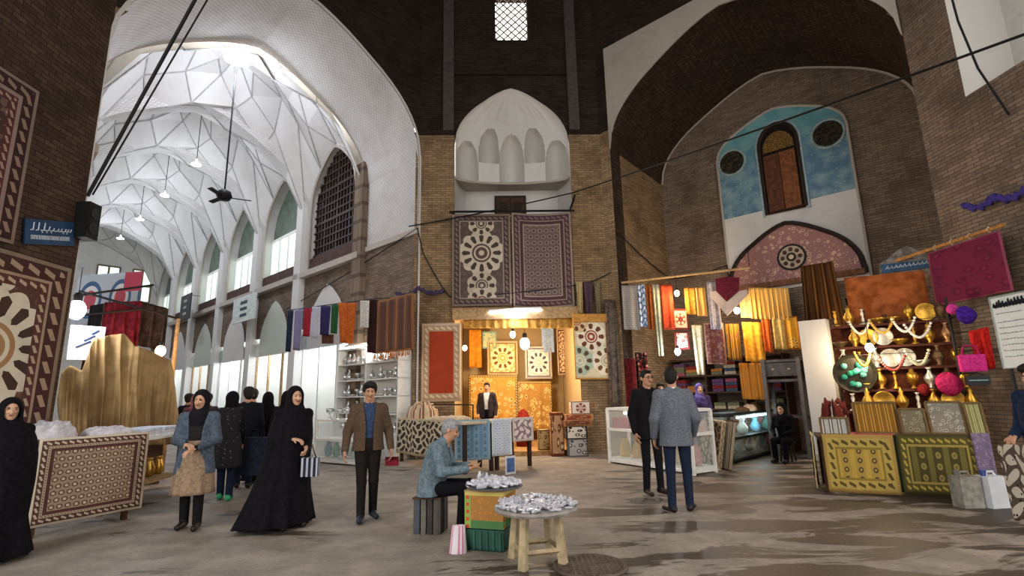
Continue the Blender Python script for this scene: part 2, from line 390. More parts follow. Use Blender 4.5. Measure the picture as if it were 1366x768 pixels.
# bright lattice window above the alcove, open to the sky
wn = empty('window_1', CH(.64, 0, WZ0), kind='structure'); wn['label'] = 'bright lattice window high in the far pier'
g = G()
for s in (WS0, WS1): g.box(CH(s, -.2, 12.65), (.08, .42, 1.7), AXC)
for z in (WZ0, WZ1): g.box(CH(.64, -.2, z), (1.1, .42, .08), AXC)
g.build('frame', BRICKD, wn)
for k in range(-7, 8):
    for sg in (-1, 1):
        a = []
        for q in (0, 1): a.append((.64+k*.235+sg*(q-.5)*1.7, WZ0+q*1.7))
        # clip to the opening
        (s0, z0), (s1, z1) = a; m = (z1-z0)/(s1-s0); lo, hi = max(min(s0, s1), WS0), min(max(s0, s1), WS1)
        if hi-lo < .05: continue
        g = G(); g.tube([CH(lo, -.1, z0+m*(lo-s0)), CH(hi, -.1, z0+m*(hi-s0))], .025, 4); g.build('lattice_bar', PLASTER_D, wn)

# ---- side piers (left and right chamfers)
c45 = sqrt(.5)
def PLP(s, n, z): v = W(1.17-s*c45+n*c45, 11.05-s*c45-n*c45, z); return v         # s from the left arch jamb towards us
def PRP(s, n, z): v = W(11.8-s*c45-n*c45, .44-s*c45+n*c45, z); return v
g = G()
def strip(g, P, s0, s1, z0, z1, n=0.0): g.face([P(s0, n, z0), P(s1, n, z0), P(s1, n, z1), P(s0, n, z1)], [(s0, z0), (s1, z0), (s1, z1), (s0, z1)])
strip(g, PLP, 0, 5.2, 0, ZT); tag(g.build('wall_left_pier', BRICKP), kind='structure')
wrp = empty('wall_right_pier', PRP(1.5, 0, 0), kind='structure')
g = G(); strip(g, PRP, 0, .95, 0, ZT); strip(g, PRP, .95, 5.2, 0, 6.3); strip(g, PRP, .95, 4.2, 10.4, ZT); strip(g, PRP, 4.2, 5.2, 6.3, ZT); g.build('brick_face', BRICKG, wrp)
g = G(); strip(g, PRP, .95, 4.2, 6.3, 10.4, -1.0)
g.face([PRP(.95, 0, 6.3), PRP(.95, -1, 6.3), PRP(.95, -1, 10.4), PRP(.95, 0, 10.4)]); g.face([PRP(.95, 0, 10.4), PRP(4.2, 0, 10.4), PRP(4.2, -1, 10.4), PRP(.95, -1, 10.4)])
g.face([PRP(.95, 0, 6.3), PRP(4.2, 0, 6.3), PRP(4.2, -1, 6.3), PRP(.95, -1, 6.3)]); g.build('alcove_recess', PLASTER, wrp)

# ---- right niche behind the right arch: side walls, vault and back wall
wn_r = empty('wall_right_niche', W(13.3, RC, 0), kind='structure')
g = G()
for l in (RC+RHW, RC-RHW):
    g.face([W(12.3, l, 0), W(14.8, l, 0), W(14.8, l, 8.2), W(12.3, l, 8.2)], [(0, 0), (2.5, 0), (2.5, 8.2), (0, 8.2)])
g.build('side_brick_face', BRICK, wn_r)
g = G(); A = []; B = []; ua = []; ub = []
sacc = 0
pts = arch_pts(RC, RHW, 8.2, 2.65); pb = arch_pts(RC, RHW, 8.0, 2.4)
for i in range(len(pts)):
    if i: sacc += sqrt((pts[i][0]-pts[i-1][0])**2+(pts[i][1]-pts[i-1][1])**2)
    A.append(W(12.3, pts[i][0], pts[i][1])); B.append(W(14.8, pb[i][0], pb[i][1])); ua.append((0, sacc)); ub.append((2.5, sacc))
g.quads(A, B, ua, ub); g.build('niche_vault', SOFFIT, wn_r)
g = G(); P = lambda u, z: W(14.8, u, z)
for a, b in zip(pb[:-1], pb[1:]): g.face([P(a[0], 0), P(b[0], 0), P(b[0], b[1]), P(a[0], a[1])], [(a[0], 0), (b[0], 0), (b[0], b[1]), a])
g.build('back_brick_face', BRICKG, wn_r)
g = G(); pa = arch_pts(RC, RHW, 8.0, 2.4); pc = arch_pts(RC, RHW-.06, 8.0, 2.34)
g.quads([W(14.77, u, z) for u, z in pa], [W(14.77, u, z) for u, z in pc]); g.build('edge_moulding', PLASTER_D, wn_r)
# plastered panel with blue tile, door-like window and two round openings
def PB(u, d, z): return W(14.8-d, u, z)
pc0, phw = 3.62, 1.66
panel = empty('tiled_panel', PB(pc0, 0, 4.2)); panel.parent = wn_r; panel.location = PB(pc0, 0, 4.2)-wn_r.location
g = G(); ap = arch_pts(pc0, phw, 8.15, 1.05)
for a, b in zip(ap[:-1], ap[1:]):
    g.face([PB(a[0], .05, 4.1), PB(b[0], .05, 4.1), PB(b[0], .05, 6.35), PB(a[0], .05, 6.35)], [(a[0], 4.1), (b[0], 4.1), (b[0], 6.35), (a[0], 6.35)])
g.build('white_plaster_field', PLASTER, panel)
M = Mt('blue_tile_work', .45, 0, .5); x, y = M.uv(); v = M.voro(8.5, M.uvk); n = M.noise(2.3, 4, M.uvk)
cc = M.mix(M.step(n, .35, .65), '#4a7490', '#7f9fa8'); cc = M.mix((v < .16)*.6, cc, '#b9c3bf'); cc = M.mix(M.step(y, 7.6, 8.6)*.45, cc, '#63b0aa'); M.col(cc); M.bump(v, .2, .01); BLUET = M.m
g = G()
for a, b in zip(ap[:-1], ap[1:]):
    g.face([PB(a[0], .05, 6.35), PB(b[0], .05, 6.35), PB(b[0], .05, b[1]), PB(a[0], .05, a[1])], [(a[0], 6.35), (b[0], 6.35), b, a])
g.build('blue_tile_field', BLUET, panel)
g = G(); g.tube([PB(pc0-phw, .06, 4.1)]+[PB(u, .06, z) for u, z in ap]+[PB(pc0+phw, .06, 4.1)], .035, 6); g.build('panel_rim', PLASTER_D, panel)
wd2 = empty('window_2', PB(3.62, .06, 6.2), kind='structure')
wp = [(3.12, 6.2), (3.12, 8.1)]+[(3.6-.48*cos(pi*i/12), 8.1+.62*sin(pi*i/12)) for i in range(1, 12)]+[(4.08, 8.1), (4.08, 6.2)]
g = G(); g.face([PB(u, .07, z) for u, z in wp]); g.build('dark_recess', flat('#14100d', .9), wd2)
g = G(); g.tube([PB(u, .1, z) for u, z in wp]+[PB(3.12, .1, 6.2)], .05, 6); g.build('frame', DARKWOOD, wd2)
g = G(); g.tube([PB(3.6+(u-3.6)*1.16, .07, 7.3+(z-7.3)*1.06) for u, z in wp], .035, 6); g.build('rope_moulding', flat('#9fb7bd', .7), wd2)
g = G(); q = [(3.2, 7.95)]+[(3.6-.4*cos(pi*i/10), 8.0+.5*sin(pi*i/10)) for i in range(1, 10)]+[(4.0, 7.95)]
g.face([PB(u, .085, z) for u, z in q]); g.build('fanlight', cloth('#8a6a3a', '#4a3a24', 30), wd2)
for k, c in enumerate(('#7a4a28', '#5c3620')):
    g = G(); g.box(PB(3.4+.41*k, .09, 7.05), (.39, .04, 1.62), (LX, RX, ZUP)); lf = g.build('shutter', flat(c, .7, 0, .3), wd2)
    g = G(); g.box(PB(3.4+.41*k, .12, 6.7), (.26, .03, .6), (LX, RX, ZUP)); g.box(PB(3.4+.41*k, .12, 7.5), (.26, .03, .55), (LX, RX, ZUP)); g.build('shutter_panel', flat(c, .7, 0, .4), lf)
for (u, z) in ((4.86, 8.0), (2.4, 7.98)):
    w3 = empty('roundel', PB(u, .06, z)); w3.parent = panel; w3.location = PB(u, .06, z)-panel.location-wn_r.location
    g = G(); g.lathe([(.001, 0), (.36, 0)], PB(u, .07, z), 24, (LX, ZUP, -RX)); g.build('sunken_disc', cloth('#5b5446', '#332e28', 12), w3)
    g = G(); g.tube([PB(u+.38*cos(2*pi*i/24), .07, z+.38*sin(2*pi*i/24)) for i in range(25)], .04, 6); g.build('ring', flat('#8fa7a8', .8), w3)
# tiled tympanum with rosette over the shop in the niche
tym = empty('tympanum', PB(3.66, 0, 4.2)); tym.parent = wn_r; tym.location = PB(3.66, 0, 4.2)-wn_r.location
M = Mt('pink_floral_tile', .5, 0, .4); x, y = M.uv(); v = M.voro(6.5, M.uvk); v2 = M.voro(14, M.uvk)
cc = M.mix((v < .3), '#9c6b66', '#c8a48a'); cc = M.mix((v < .13), cc, '#6e3f3c'); cc = M.mix((v2 < .18), cc, '#d9c7a6'); M.col(cc); M.bump(v, .3, .01); PINKT = M.m
tp = arch_pts(3.66, 1.6, 4.35, 1.5)
g = G()
for a, b in zip(tp[:-1], tp[1:]): g.face([PB(a[0], .09, 4.2), PB(b[0], .09, 4.2), PB(b[0], .09, b[1]), PB(a[0], .09, a[1])], [(a[0], 4.2), (b[0], 4.2), b, a])
g.build('floral_tile_field', PINKT, tym)
g = G(); g.tube([PB(3.66-1.6, .12, 4.2)]+[PB(u, .12, z) for u, z in tp]+[PB(3.66+1.6, .12, 4.2)], .06, 6); g.build('dark_rim', flat('#2a211e', .6), tym)
g = G(); g.box(PB(3.66, .12, 4.25), (3.2, .12, .14), (LX, RX, ZUP)); g.build('lintel', flat('#7a5136', .7, 0, .3), tym)
ro = empty('rosette', PB(3.62, .1, 4.9)); ro.parent = tym; ro.location = PB(3.62, .1, 4.9)-tym.location-wn_r.location
AXN = (LX, ZUP, -RX)
for (ra, rb, c, d) in ((.0, .36, '#1f1a1a', .1), (.0, .3, '#b9a98e', .115), (.0, .12, '#2a2322', .13), (0, .06, '#cdbb98', .14)):
    g = G(); g.lathe([(.001, .0), (rb, 0), (rb, -.02)], PB(3.62, d, 4.9), 28, AXN); g.build('ring_disc', flat(c, .6), ro)
for k in range(8):
    a = 2*pi*k/8; g = G(); g.ball(PB(3.62+.21*cos(a), .125, 4.9+.21*sin(a)), .055, 8, 6); g.build('petal', flat('#5a3b38', .6), ro)

# ---- the passage behind the left arch: right-hand wall with bays, ribbed vaults, end wall
BAY0, PIT = 13.85, 4.08; NB = 6
RW = 8.15
wc = empty('wall_passage', W(RW, 20, 0), kind='structure')
def PC(l, d, z): return W(RW+d, l, z)       # d behind the wall face
GREENW = plastermat('pale_green_plaster', '#c6cbc0', '#8f9186', .4)
for b in range(NB):
    l0 = BAY0+b*PIT; l1 = l0+PIT; c = (l0+l1)/2+.05
    hw = 1.58; z0, rise = 8.2, 2.0
    bay = empty('bay', PC(c, 0, 0)); bay.parent = wc; bay.location = PC(c, 0, 0)-wc.location
    g = G(); pts = arch_pts(c, hw, z0, rise, 18)
    g.face([PC(l0, 0, 5.9), PC(c-hw, 0, 5.9), PC(c-hw, 0, 12.5), PC(l0, 0, 12.5)], [(l0, 6), (c-hw, 6), (c-hw, 12), (l0, 12)])
    g.face([PC(c+hw, 0, 5.9), PC(l1, 0, 5.9), PC(l1, 0, 12.5), PC(c+hw, 0, 12.5)], [(c+hw, 6), (l1, 6), (l1, 12), (c+hw, 12)])
    for p, q in zip(pts[:-1], pts[1:]): g.face([PC(p[0], 0, p[1]), PC(q[0], 0, q[1]), PC(q[0], 0, 12.5), PC(p[0], 0, 12.5)], [p, q, (q[0], 12), (p[0], 12)])
    g.build('wall_face', PLASTER, bay)
    g = G(); fr = [(c-hw, 5.9)]+pts+[(c+hw, 5.9)]
    g.quads([PC(u, 0, z) for u, z in fr], [PC(u, .45, z) for u, z in fr], [(0, i*.3) for i in range(len(fr))], [(.45, i*.3) for i in range(len(fr))]); g.build('reveal', PLASTER, bay)
    g = G(); g.tube([PC(u, -.02, z) for u, z in fr], .06, 6); g.build('arch_moulding', PLASTER_D, bay)
    # brown parapet under the window, brick band and cornice
    g = G(); g.box(PC(c, .2, 6.15), (2*hw, .35, .5), (LX, RX, ZUP)); g.build('parapet', flat('#4a332b', .8, 0, .3), bay)
    g = G(); g.box(PC((l0+l1)/2, -.06, 5.82), (PIT, .3, .2), (LX, RX, ZUP)); g.build('cornice', PLASTER_D, bay)
    g = G(); g.face([PC(l0, 0, 3.9), PC(l1, 0, 3.9), PC(l1, 0, 5.75), PC(l0, 0, 5.75)], [(l0, 4), (l1, 4), (l1, 5.75), (l0, 5.75)]); g.build('brick_band', BRICKG, bay)
    # shallow pointed blind arch of white plaster above the shop
    q = arch_pts(c, 1.25, 3.7, 1.55, 12)
    g = G(); g.face([PC(c-1.25, -.05, 3.2)]+[PC(u, -.05, z) for u, z in q]+[PC(c+1.25, -.05, 3.2)]); g.build('tympanum_plaster', GREENW if b % 2 else PLASTER, bay)
    # pilaster between bays
    g = G(); g.box(PC(l0+.05, -.06, 4.4), (.5, .3, 8.8), (LX, RX, ZUP)); g.build('pilaster', PLASTER if b else BRICKG, bay)
    win = empty('window_%d' % (b+3), PC(c, .3, 6.4), kind='structure')
    if b == 0:
        g = G(); g.face([PC(u, .44, z) for u, z in [(c-hw, 6)]+pts+[(c+hw, 6)]]); g.build('dark_room', flat('#3b2a24', .9, 0, .4, 3), win)
        for k in range(-7, 8):
            u = c+k*.21; zt = z0+rise*prof((u-c)/hw) if abs(u-c) < hw else z0
            g = G(); g.box(PC(u, .2, (6.3+zt)/2), (.055 if k % 4 else .1, .06, zt-6.3), (LX, RX, ZUP)); g.build('lattice_upright', DARKWOOD, win)
        for k in range(13):
            z = 6.5+k*.29; 
            ww = hw if z < z0 else hw*next((t/100 for t in range(100, -1, -1) if prof(t/100) >= (z-z0)/rise), 0)
            if ww < .1: continue
            g = G(); g.box(PC(c, .18, z), (2*ww, .06, .055 if k % 4 else .1), (LX, RX, ZUP)); g.build('lattice_rail', DARKWOOD, win)
    else:
        gp = [(c-hw, 8.0)]+pts+[(c+hw, 8.0)]
        g = G(); g.face([PC(u, .35, z) for u, z in gp]); g.build('upper_pane', flat('#5c6b5c', .25, 0, .25, 2), win)
        for k in range(4):
            u = c-hw+hw*2*(k+.5)/4; g = G(); g.box(PC(u, .35, 7.15), (hw*.46, .03, 1.5), (LX, RX, ZUP)); g.build('pane', glow('daylit_frosted_glass', '#cfe0d4', .8), win)
        for k in range(5):
            u = c-hw+hw*2*k/4; g = G(); g.box(PC(u, .32, 7.15), (.07, .08, 1.6), (LX, RX, ZUP)); g.build('mullion', WHITEM, win)
        g = G(); g.box(PC(c, .32, 7.98), (2*hw, .1, .1), (LX, RX, ZUP)); g.build('transom', WHITEM, win)
VA = PLASTER
def bay_vault(l0, l1, idx):
    """ribbed vault of folded kites under a shallow cap"""
    root = empty('vault_bay', W(LC, (l0+l1)/2, 11)); root.parent = ceil; root.location = W(LC, (l0+l1)/2, 11)-ceil.location
    cl = (l0+l1)/2; hl = (l1-l0)/2; R0, R1 = LC-LHW, RW; rc = (R0+R1)/2; hr = (R1-R0)/2
    n = 32; rim = []
    for k in range(n):
        a = 2*pi*(k+.5)/n if False else 2*pi*k/n
        # walk the rectangle: 8 steps a side
        sidei, t = k//8, (k % 8)/8*2-1
        if sidei == 0: r, l, z = rc+t*hr, l0, 8.0+3.0*prof(t)
        elif sidei == 1: r, l, z = R1, l0+(t+1)*hl, 7.6+2.7*prof(t)
        elif sidei == 2: r, l, z = rc-t*hr, l1, 8.0+3.0*prof(t)
        else: r, l, z = R0, l1-(t+1)*hl, 7.6+2.7*prof(t)
        if k % 8 == 0: z = 8.0
        rim.append((r, l, z))
    def ring(f, z, off):
        out = []
        for k in range(16):
            i = (2*k+off) % n; r, l, zz = rim[i]; out.append((rc+(r-rc)*f, cl+(l-cl)*f, z+(.2 if k % 2 else -.16)*(1 if off else -1)))
        return out
    r1 = ring(.74, 10.95, 1); r2 = ring(.56, 11.75, 0); cap = ring(.3, 12.25, 1)
    cz = lambda p: W(p[0], p[1], p[2])
    g = G()
    T = lambda *q: g.face([cz(x) for x in q], [(x[0], x[1]) for x in q])
    for k in range(16):
        a0, a1, a2 = rim[2*k], rim[2*k+1], rim[(2*k+2) % n]; b0 = r1[k]; b1 = r1[(k+1) % 16]
        T(a0, a1, b0); T(a1, a2, b0); T(b0, a2, b1)
        T(b0, b1, r2[(k+1) % 16]); T(r2[k], b0, r2[(k+1) % 16]); T(r2[k], r2[(k+1) % 16], cap[k]); T(cap[k], r2[(k+1) % 16], cap[(k+1) % 16])
        T(cap[k], cap[(k+1) % 16], (rc, cl, 12.55))
    g.build('folded_shell', VA, root)
    g = G(); tb = lambda p, q, rad=.026: g.tube([cz(p)-ZUP*.02, cz(q)-ZUP*.02], rad, 4, False)
    for k in range(16):
        b0 = r1[k]; b1 = r1[(k+1) % 16]
        tb(rim[2*k], b0); tb(rim[(2*k+2) % n], b0); tb(b0, r2[(k+1) % 16]); tb(b0, r2[k]); tb(r2[k], cap[k], .025); tb(r2[(k+1) % 16], cap[k], .025)
    g.build('vault_ribs', flat('#aaa8a6', .9), root)
    g = G(); A = [W(u, l1-.28, z) for u, z in arch_pts(LC, LHW, 7.9, 3.05)]; B = [W(u, l1+.28, z) for u, z in arch_pts(LC, LHW, 7.9, 3.05)]
    A2 = [W(u, l1-.28, z) for u, z in arch_pts(LC, LHW+.3, 7.9, 3.5)]; B2 = [W(u, l1+.28, z) for u, z in arch_pts(LC, LHW+.3, 7.9, 3.5)]
    ut = [(0, i*.25) for i in range(len(A))]; ub = [(.5, i*.25) for i in range(len(A))]
    g.quads(A, B, ut, ub); g.quads(A, A2, ut, ub); g.quads(B, B2, ut, ub); g.build('transverse_arch', PLASTER_L, root)
ceil = empty('ceiling', W(LC, 20, 12), kind='structure')
g = G(); q1 = arch_pts(LC, LHW, 8.1, 3.1); 
for a, b in zip(q1[:-1], q1[1:]): g.face([W(a[0], 13.84, a[1]), W(b[0], 13.84, b[1]), W(b[0], 13.84, 13), W(a[0], 13.84, 13)], [a, b, (b[0], 13), (a[0], 13)])
g.face([W(LC+LHW, 13.84, 5.8), W(RW+.4, 13.84, 5.8), W(RW+.4, 13.84, 13), W(LC+LHW, 13.84, 13)]); g.build('wall_arch_return', PLASTER, ceil)
for b in range(NB): bay_vault(BAY0+b*PIT, BAY0+(b+1)*PIT, b)
LEND = BAY0+NB*PIT
we = empty('wall_passage_end', W(LC, LEND, 0), kind='structure')
P = lambda r, z, d=0.0: W(r, LEND+d, z)
g = G()
def eq(r0, r1, z0, z1): g.face([P(r0, z0), P(r1, z0), P(r1, z1), P(r0, z1)], [(r0, z0), (r1, z0), (r1, z1), (r0, z1)])
eq(R_ := 1.0, 8.2, 0, 7.6); eq(1.0, 5.0, 7.6, 9.6); eq(6.1, 6.75, 7.6, 9.6); eq(7.75, 8.2, 7.6, 9.6); eq(1.0, 8.2, 9.6, 13)
g.build('plaster_face', PLASTER, we)
for r0, r1 in ((5.0, 6.1), (6.75, 7.75)):
    wn2 = empty('window_%d' % (20+int(r0)), P((r0+r1)/2, 7.6), kind='structure')
    g = G(); g.box(P((r0+r1)/2, 8.6, .1), (r1-r0, .03, 2), (RX, LX, ZUP)); g.build('pane', glow('daylit_frosted_glass', '#cfe0d4', .8), wn2)
    g = G()
    for r in (r0, (r0+r1)/2, r1): g.box(P(r, 8.6), (.09, .12, 2), (RX, LX, ZUP))
    for z in (7.6, 8.6, 9.6): g.box(P((r0+r1)/2, z), (r1-r0, .12, .09), (RX, LX, ZUP))
    g.build('frame', flat('#7c6b5c', .7), wn2)
# left wall of the passage
g = G(); g.face([W(1.17, 13.85, 0), W(1.17, LEND, 0), W(1.17, LEND, 12.5), W(1.17, 13.85, 12.5)], [(0, 0), (24, 0), (24, 12), (0, 12)]); tag(g.build('wall_passage_left', PLASTER), kind='structure')
# ---- the two open arches behind the camera, the near pier and the dome
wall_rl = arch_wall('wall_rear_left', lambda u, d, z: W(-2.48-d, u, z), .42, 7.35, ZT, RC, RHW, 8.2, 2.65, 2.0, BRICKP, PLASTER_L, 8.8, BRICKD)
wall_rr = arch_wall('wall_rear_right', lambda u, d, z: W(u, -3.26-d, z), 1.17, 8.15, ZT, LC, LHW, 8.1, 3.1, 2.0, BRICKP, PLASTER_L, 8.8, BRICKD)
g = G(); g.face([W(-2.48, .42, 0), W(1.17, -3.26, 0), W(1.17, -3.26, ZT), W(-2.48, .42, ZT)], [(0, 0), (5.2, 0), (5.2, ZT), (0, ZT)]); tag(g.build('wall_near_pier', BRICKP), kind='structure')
cc0 = W(LC, RC+.12, 0); DR = 8.0
g = G()
octo = [W(8.19, 11.05), W(11.8, 7.44), W(11.8, .44), W(8.15, -3.26), W(1.17, -3.26), W(-2.48, .42), W(-2.48, 7.35), W(1.17, 11.05)]
def dome(u, v):
    a = u*8; k = int(a) % 8; t = a-int(a); p = octo[k].lerp(octo[(k+1) % 8], t); d = p-cc0; rr = d.normalized()*7.4
    e = min(1, v*3); base = d.lerp(rr, e); f = cos(v*pi/2*.86); return cc0+base*f+ZUP*(ZT+5.6*sin(v*pi/2))
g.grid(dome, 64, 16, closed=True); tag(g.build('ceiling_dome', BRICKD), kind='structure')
# ================================================================ PEOPLE: implicit surfaces polygonised with surface nets
def V3(*a): return np.array(a, dtype=np.float32)
def surface(prims, vox):
    """prims: ('c',a,b,ra,rb,mat,k) tapered capsule, ('e',c,(rx,ry,rz),mat,k[,R]) ellipsoid, ('-',fn) carve; returns verts, quads, mats"""
    lo = np.full(3, 1e9); hi = -lo
    for p in prims:
        if p[0] == 'c': q = np.array([p[1], p[2]]); r = max(p[3], p[4])
        elif p[0] == 'e': q = np.array([p[1]]); r = max(p[2])
        else: continue
        lo = np.minimum(lo, q.min(0)-r); hi = np.maximum(hi, q.max(0)+r)
    lo -= vox*3; n = (np.ceil((hi-lo)/vox)+4).astype(int)
    ax = [lo[i]+vox*np.arange(n[i]) for i in range(3)]
    D = np.full(tuple(n), 1.0, np.float32); Mi = np.zeros(tuple(n), np.int16)
    for p in prims:
        if p[0] == '-':
            X, Y, Z = np.meshgrid(*ax, indexing='ij', sparse=True); D = np.maximum(D, -p[1](X, Y, Z)).astype(np.float32); continue
        if p[0] == 'c': a, b, ra, rb, m, k = np.array(p[1], float), np.array(p[2], float), p[3], p[4], p[5], p[6]; bl = np.minimum(a, b)-max(ra, rb); bh = np.maximum(a, b)+max(ra, rb)
        else:
            c, R, m, k = np.array(p[1], float), p[2], p[3], p[4]; rm = max(R) if len(p) > 5 else np.array(R); bl = c-rm; bh = c+rm
        mg = k+vox*3; sl = []
        for i in range(3):
            i0 = max(0, int((bl[i]-mg-lo[i])/vox)); i1 = min(n[i], int((bh[i]+mg-lo[i])/vox)+2); sl.append(slice(i0, i1))
        sl = tuple(sl); X, Y, Z = np.meshgrid(ax[0][sl[0]], ax[1][sl[1]], ax[2][sl[2]], indexing='ij', sparse=True)
        if p[0] == 'c':
            ab = b-a; L2 = max(1e-9, ab@ab); t = np.clip(((X-a[0])*ab[0]+(Y-a[1])*ab[1]+(Z-a[2])*ab[2])/L2, 0, 1)
            d = np.sqrt((X-a[0]-t*ab[0])**2+(Y-a[1]-t*ab[1])**2+(Z-a[2]-t*ab[2])**2)-(ra+t*(rb-ra))
        else:
            x, y, z = X-c[0], Y-c[1], Z-c[2]
            if len(p) > 5: Q = p[5]; x, y, z = Q[0][0]*x+Q[1][0]*y+Q[2][0]*z, Q[0][1]*x+Q[1][1]*y+Q[2][1]*z, Q[0][2]*x+Q[1][2]*y+Q[2][2]*z
            k0 = np.sqrt((x/R[0])**2+(y/R[1])**2+(z/R[2])**2); d = (k0-1)*min(R)*(.5+.5*np.minimum(1, max(R)/min(R)))
        old = D[sl]; k = max(k, 1e-4); h = np.clip(.5+.5*(old-d)/k, 0, 1)
        Mi[sl] = np.where(d < old, m, Mi[sl]); D[sl] = (old*(1-h)+d*h-k*h*(1-h))
    S = D < 0
    c8 = [S[i:n[0]-1+i, j:n[1]-1+j, k:n[2]-1+k] for i in (0, 1) for j in (0, 1) for k in (0, 1)]
    cnt = sum(c.astype(np.int8) for c in c8); act = (cnt > 0) & (cnt < 8)
    I = np.argwhere(act); idx = np.full(act.shape, -1, np.int32); idx[tuple(I.T)] = np.arange(len(I))
    acc = np.zeros((len(I), 3)); num = np.zeros(len(I))
    for ax_ in range(3):
        for o1 in (0, 1):
            for o2 in (0, 1):
                o = [0, 0, 0]; o[(ax_+1) % 3] = o1; o[(ax_+2) % 3] = o2; A = I+o; e = np.zeros(3, int); e[ax_] = 1; B = A+e
                da = D[tuple(A.T)]; db = D[tuple(B.T)]; cr = (da < 0) != (db < 0); t = np.where(cr, da/np.where(cr, da-db, 1), 0)
                acc += np.where(cr[:, None], A+t[:, None]*e, 0); num += cr
    V = lo+vox*(acc/num[:, None]); vm = Mi[tuple((I+np.round((acc/num[:, None])-I).astype(int)).T)]
    Fs = []
    for ax_ in range(3):
        e = [0, 0, 0]; e[ax_] = 1; a1, a2 = (ax_+1) % 3, (ax_+2) % 3
        s0 = S[tuple(slice(0, n[i]-e[i]) for i in range(3))]; s1 = S[tuple(slice(e[i], None) for i in range(3))]
        Ed = np.argwhere(s0 != s1); Ed = Ed[(Ed[:, a1] > 0) & (Ed[:, a2] > 0)]; fl = s0[tuple(Ed.T)]
        q = []
        for (d1, d2) in ((-1, -1), (0, -1), (0, 0), (-1, 0)):
            P_ = Ed.copy(); P_[:, a1] += d1; P_[:, a2] += d2; q.append(idx[tuple(np.minimum(P_, np.array(act.shape)-1).T)])
        q = np.stack(q, 1); q[~fl] = q[~fl][:, ::-1]; Fs.append(q)
    Fq = np.concatenate(Fs); Fq = Fq[(Fq >= 0).all(1)]
    return V, Fq, vm[Fq[:, 0]]
def sdf_obj(name, prims, vox, mats, parent=None, loc=(0, 0, 0), rotz=0.0, smooth_it=1):
    v, f, m = surface(prims, vox); me = bpy.data.meshes.new(name)
    me.vertices.add(len(v)); me.vertices.foreach_set('co', v.astype(np.float32).ravel())
    me.loops.add(len(f)*4); me.loops.foreach_set('vertex_index', f.astype(np.int32).ravel())
    me.polygons.add(len(f)); me.polygons.foreach_set('loop_start', np.arange(0, len(f)*4, 4, dtype=np.int32)); me.polygons.foreach_set('loop_total', np.full(len(f), 4, np.int32))
    for q in mats: me.materials.append(q)
    me.polygons.foreach_set('material_index', m.astype(np.int32)); me.polygons.foreach_set('use_smooth', np.ones(len(f), bool)); me.update(); me.validate()
    o = bpy.data.objects.new(name, me); COL.objects.link(o)
    if parent: o.parent = parent
    else: o.location = loc; o.rotation_euler[2] = rotz
    return o
def unit(v): v = np.array(v, float); return v/np.linalg.norm(v)
def hand(wrist, d, nrm, side, m, curl=.6, sc=1.0):
    """palm and five fingers; d = direction of the fingers, nrm = palm normal, side = +1 thumb along d x nrm"""
    d = unit(d); nrm = unit(np.array(nrm)-d*np.dot(nrm, d)); sx = np.cross(d, nrm)*side; w = np.array(wrist, float); P = []
    kn = w+d*.085*sc
    for t in (-.026, -.009, .009, .026): P.append(('c', w+sx*t*.7*sc, kn+sx*t*sc, .017*sc, .013*sc, m, .012))
    for t, L in ((.030, .068), (.0105, .078), (-.0105, .072), (-.030, .056)):
        b = kn+sx*t*sc; c1 = curl*.8; d1 = unit(d*cos(c1)+nrm*sin(c1)+sx*t*1.2); m1 = b+d1*L*.52*sc; d2 = unit(d*cos(c1*2)+nrm*sin(c1*2)); e = m1+d2*L*.5*sc
        P += [('c', b, m1, .0098*sc, .0088*sc, m, .003), ('c', m1, e, .0088*sc, .0072*sc, m, .003)]
    tb = w+d*.025*sc+sx*.028*sc; t1 = tb+unit(d*.55+sx*.75+nrm*.3)*.042*sc; t2 = t1+unit(d*.85+sx*.25+nrm*.45)*.032*sc
    return P+[('c', tb, t1, .013*sc, .011*sc, m, .01), ('c', t1, t2, .0105*sc, .0085*sc, m, .004)]
def rotm(yaw, pit, roll=0.0):
    cy, sy, cp, sp, cr_, sr = cos(yaw), sin(yaw), cos(pit), sin(pit), cos(roll), sin(roll)
    return np.array([[cy, -sy, 0], [sy, cy, 0], [0, 0, 1]])@np.array([[1, 0, 0], [0, cp, -sp], [0, sp, cp]])@np.array([[cr_, 0, sr], [0, 1, 0], [-sr, 0, cr_]])
def head(c, R, skin, dark, lip, brow, sc=1.0):
    """skull, jaw, nose, ears, eyes, mouth; front is -Y"""
    c = np.array(c, float); T = lambda x, y, z: c+R@np.array([x, y, z])*sc; e = lambda x, y, z, r, m, k: ('e', T(x, y, z), tuple(q*sc for q in r), m, k, R)
    return [e(0, .012, .025, (.076, .092, .092), skin, .01), e(0, -.022, -.045, (.058, .066, .074), skin, .03), e(0, -.06, -.088, (.024, .022, .02), skin, .02),
            ('c', T(0, -.092, .012), T(0, -.112, -.03), .010*sc, .016*sc, skin, .012), e(.03, -.086, -.018, (.022, .014, .018), skin, .015), e(-.03, -.086, -.018, (.022, .014, .018), skin, .015),
            e(.080, .012, -.005, (.012, .022, .032), skin, .006), e(-.080, .012, -.005, (.012, .022, .032), skin, .006),
            e(.031, -.088, .013, (.016, .008, .008), dark, .002), e(-.031, -.088, .013, (.016, .008, .008), dark, .002),
            ('c', T(.016, -.094, .033), T(.05, -.084, .034), .006*sc, .005*sc, brow, .002), ('c', T(-.016, -.094, .033), T(-.05, -.084, .034), .006*sc, .005*sc, brow, .002),
            ('c', T(-.02, -.096, -.058), T(.02, -.096, -.058), .008*sc, .008*sc, lip, .003)]
SKIN = flat('#b98a6d', .6, 0, .08); SKINL = flat('#c79b80', .6, 0, .08); EYE_M = flat('#2a1a14', .4); LIP = flat('#8f5548', .5); HAIR = flat('#17120f', .7, 0, .4, 60); GREYH = flat('#8d8f92', .8, 0, .35, 60)
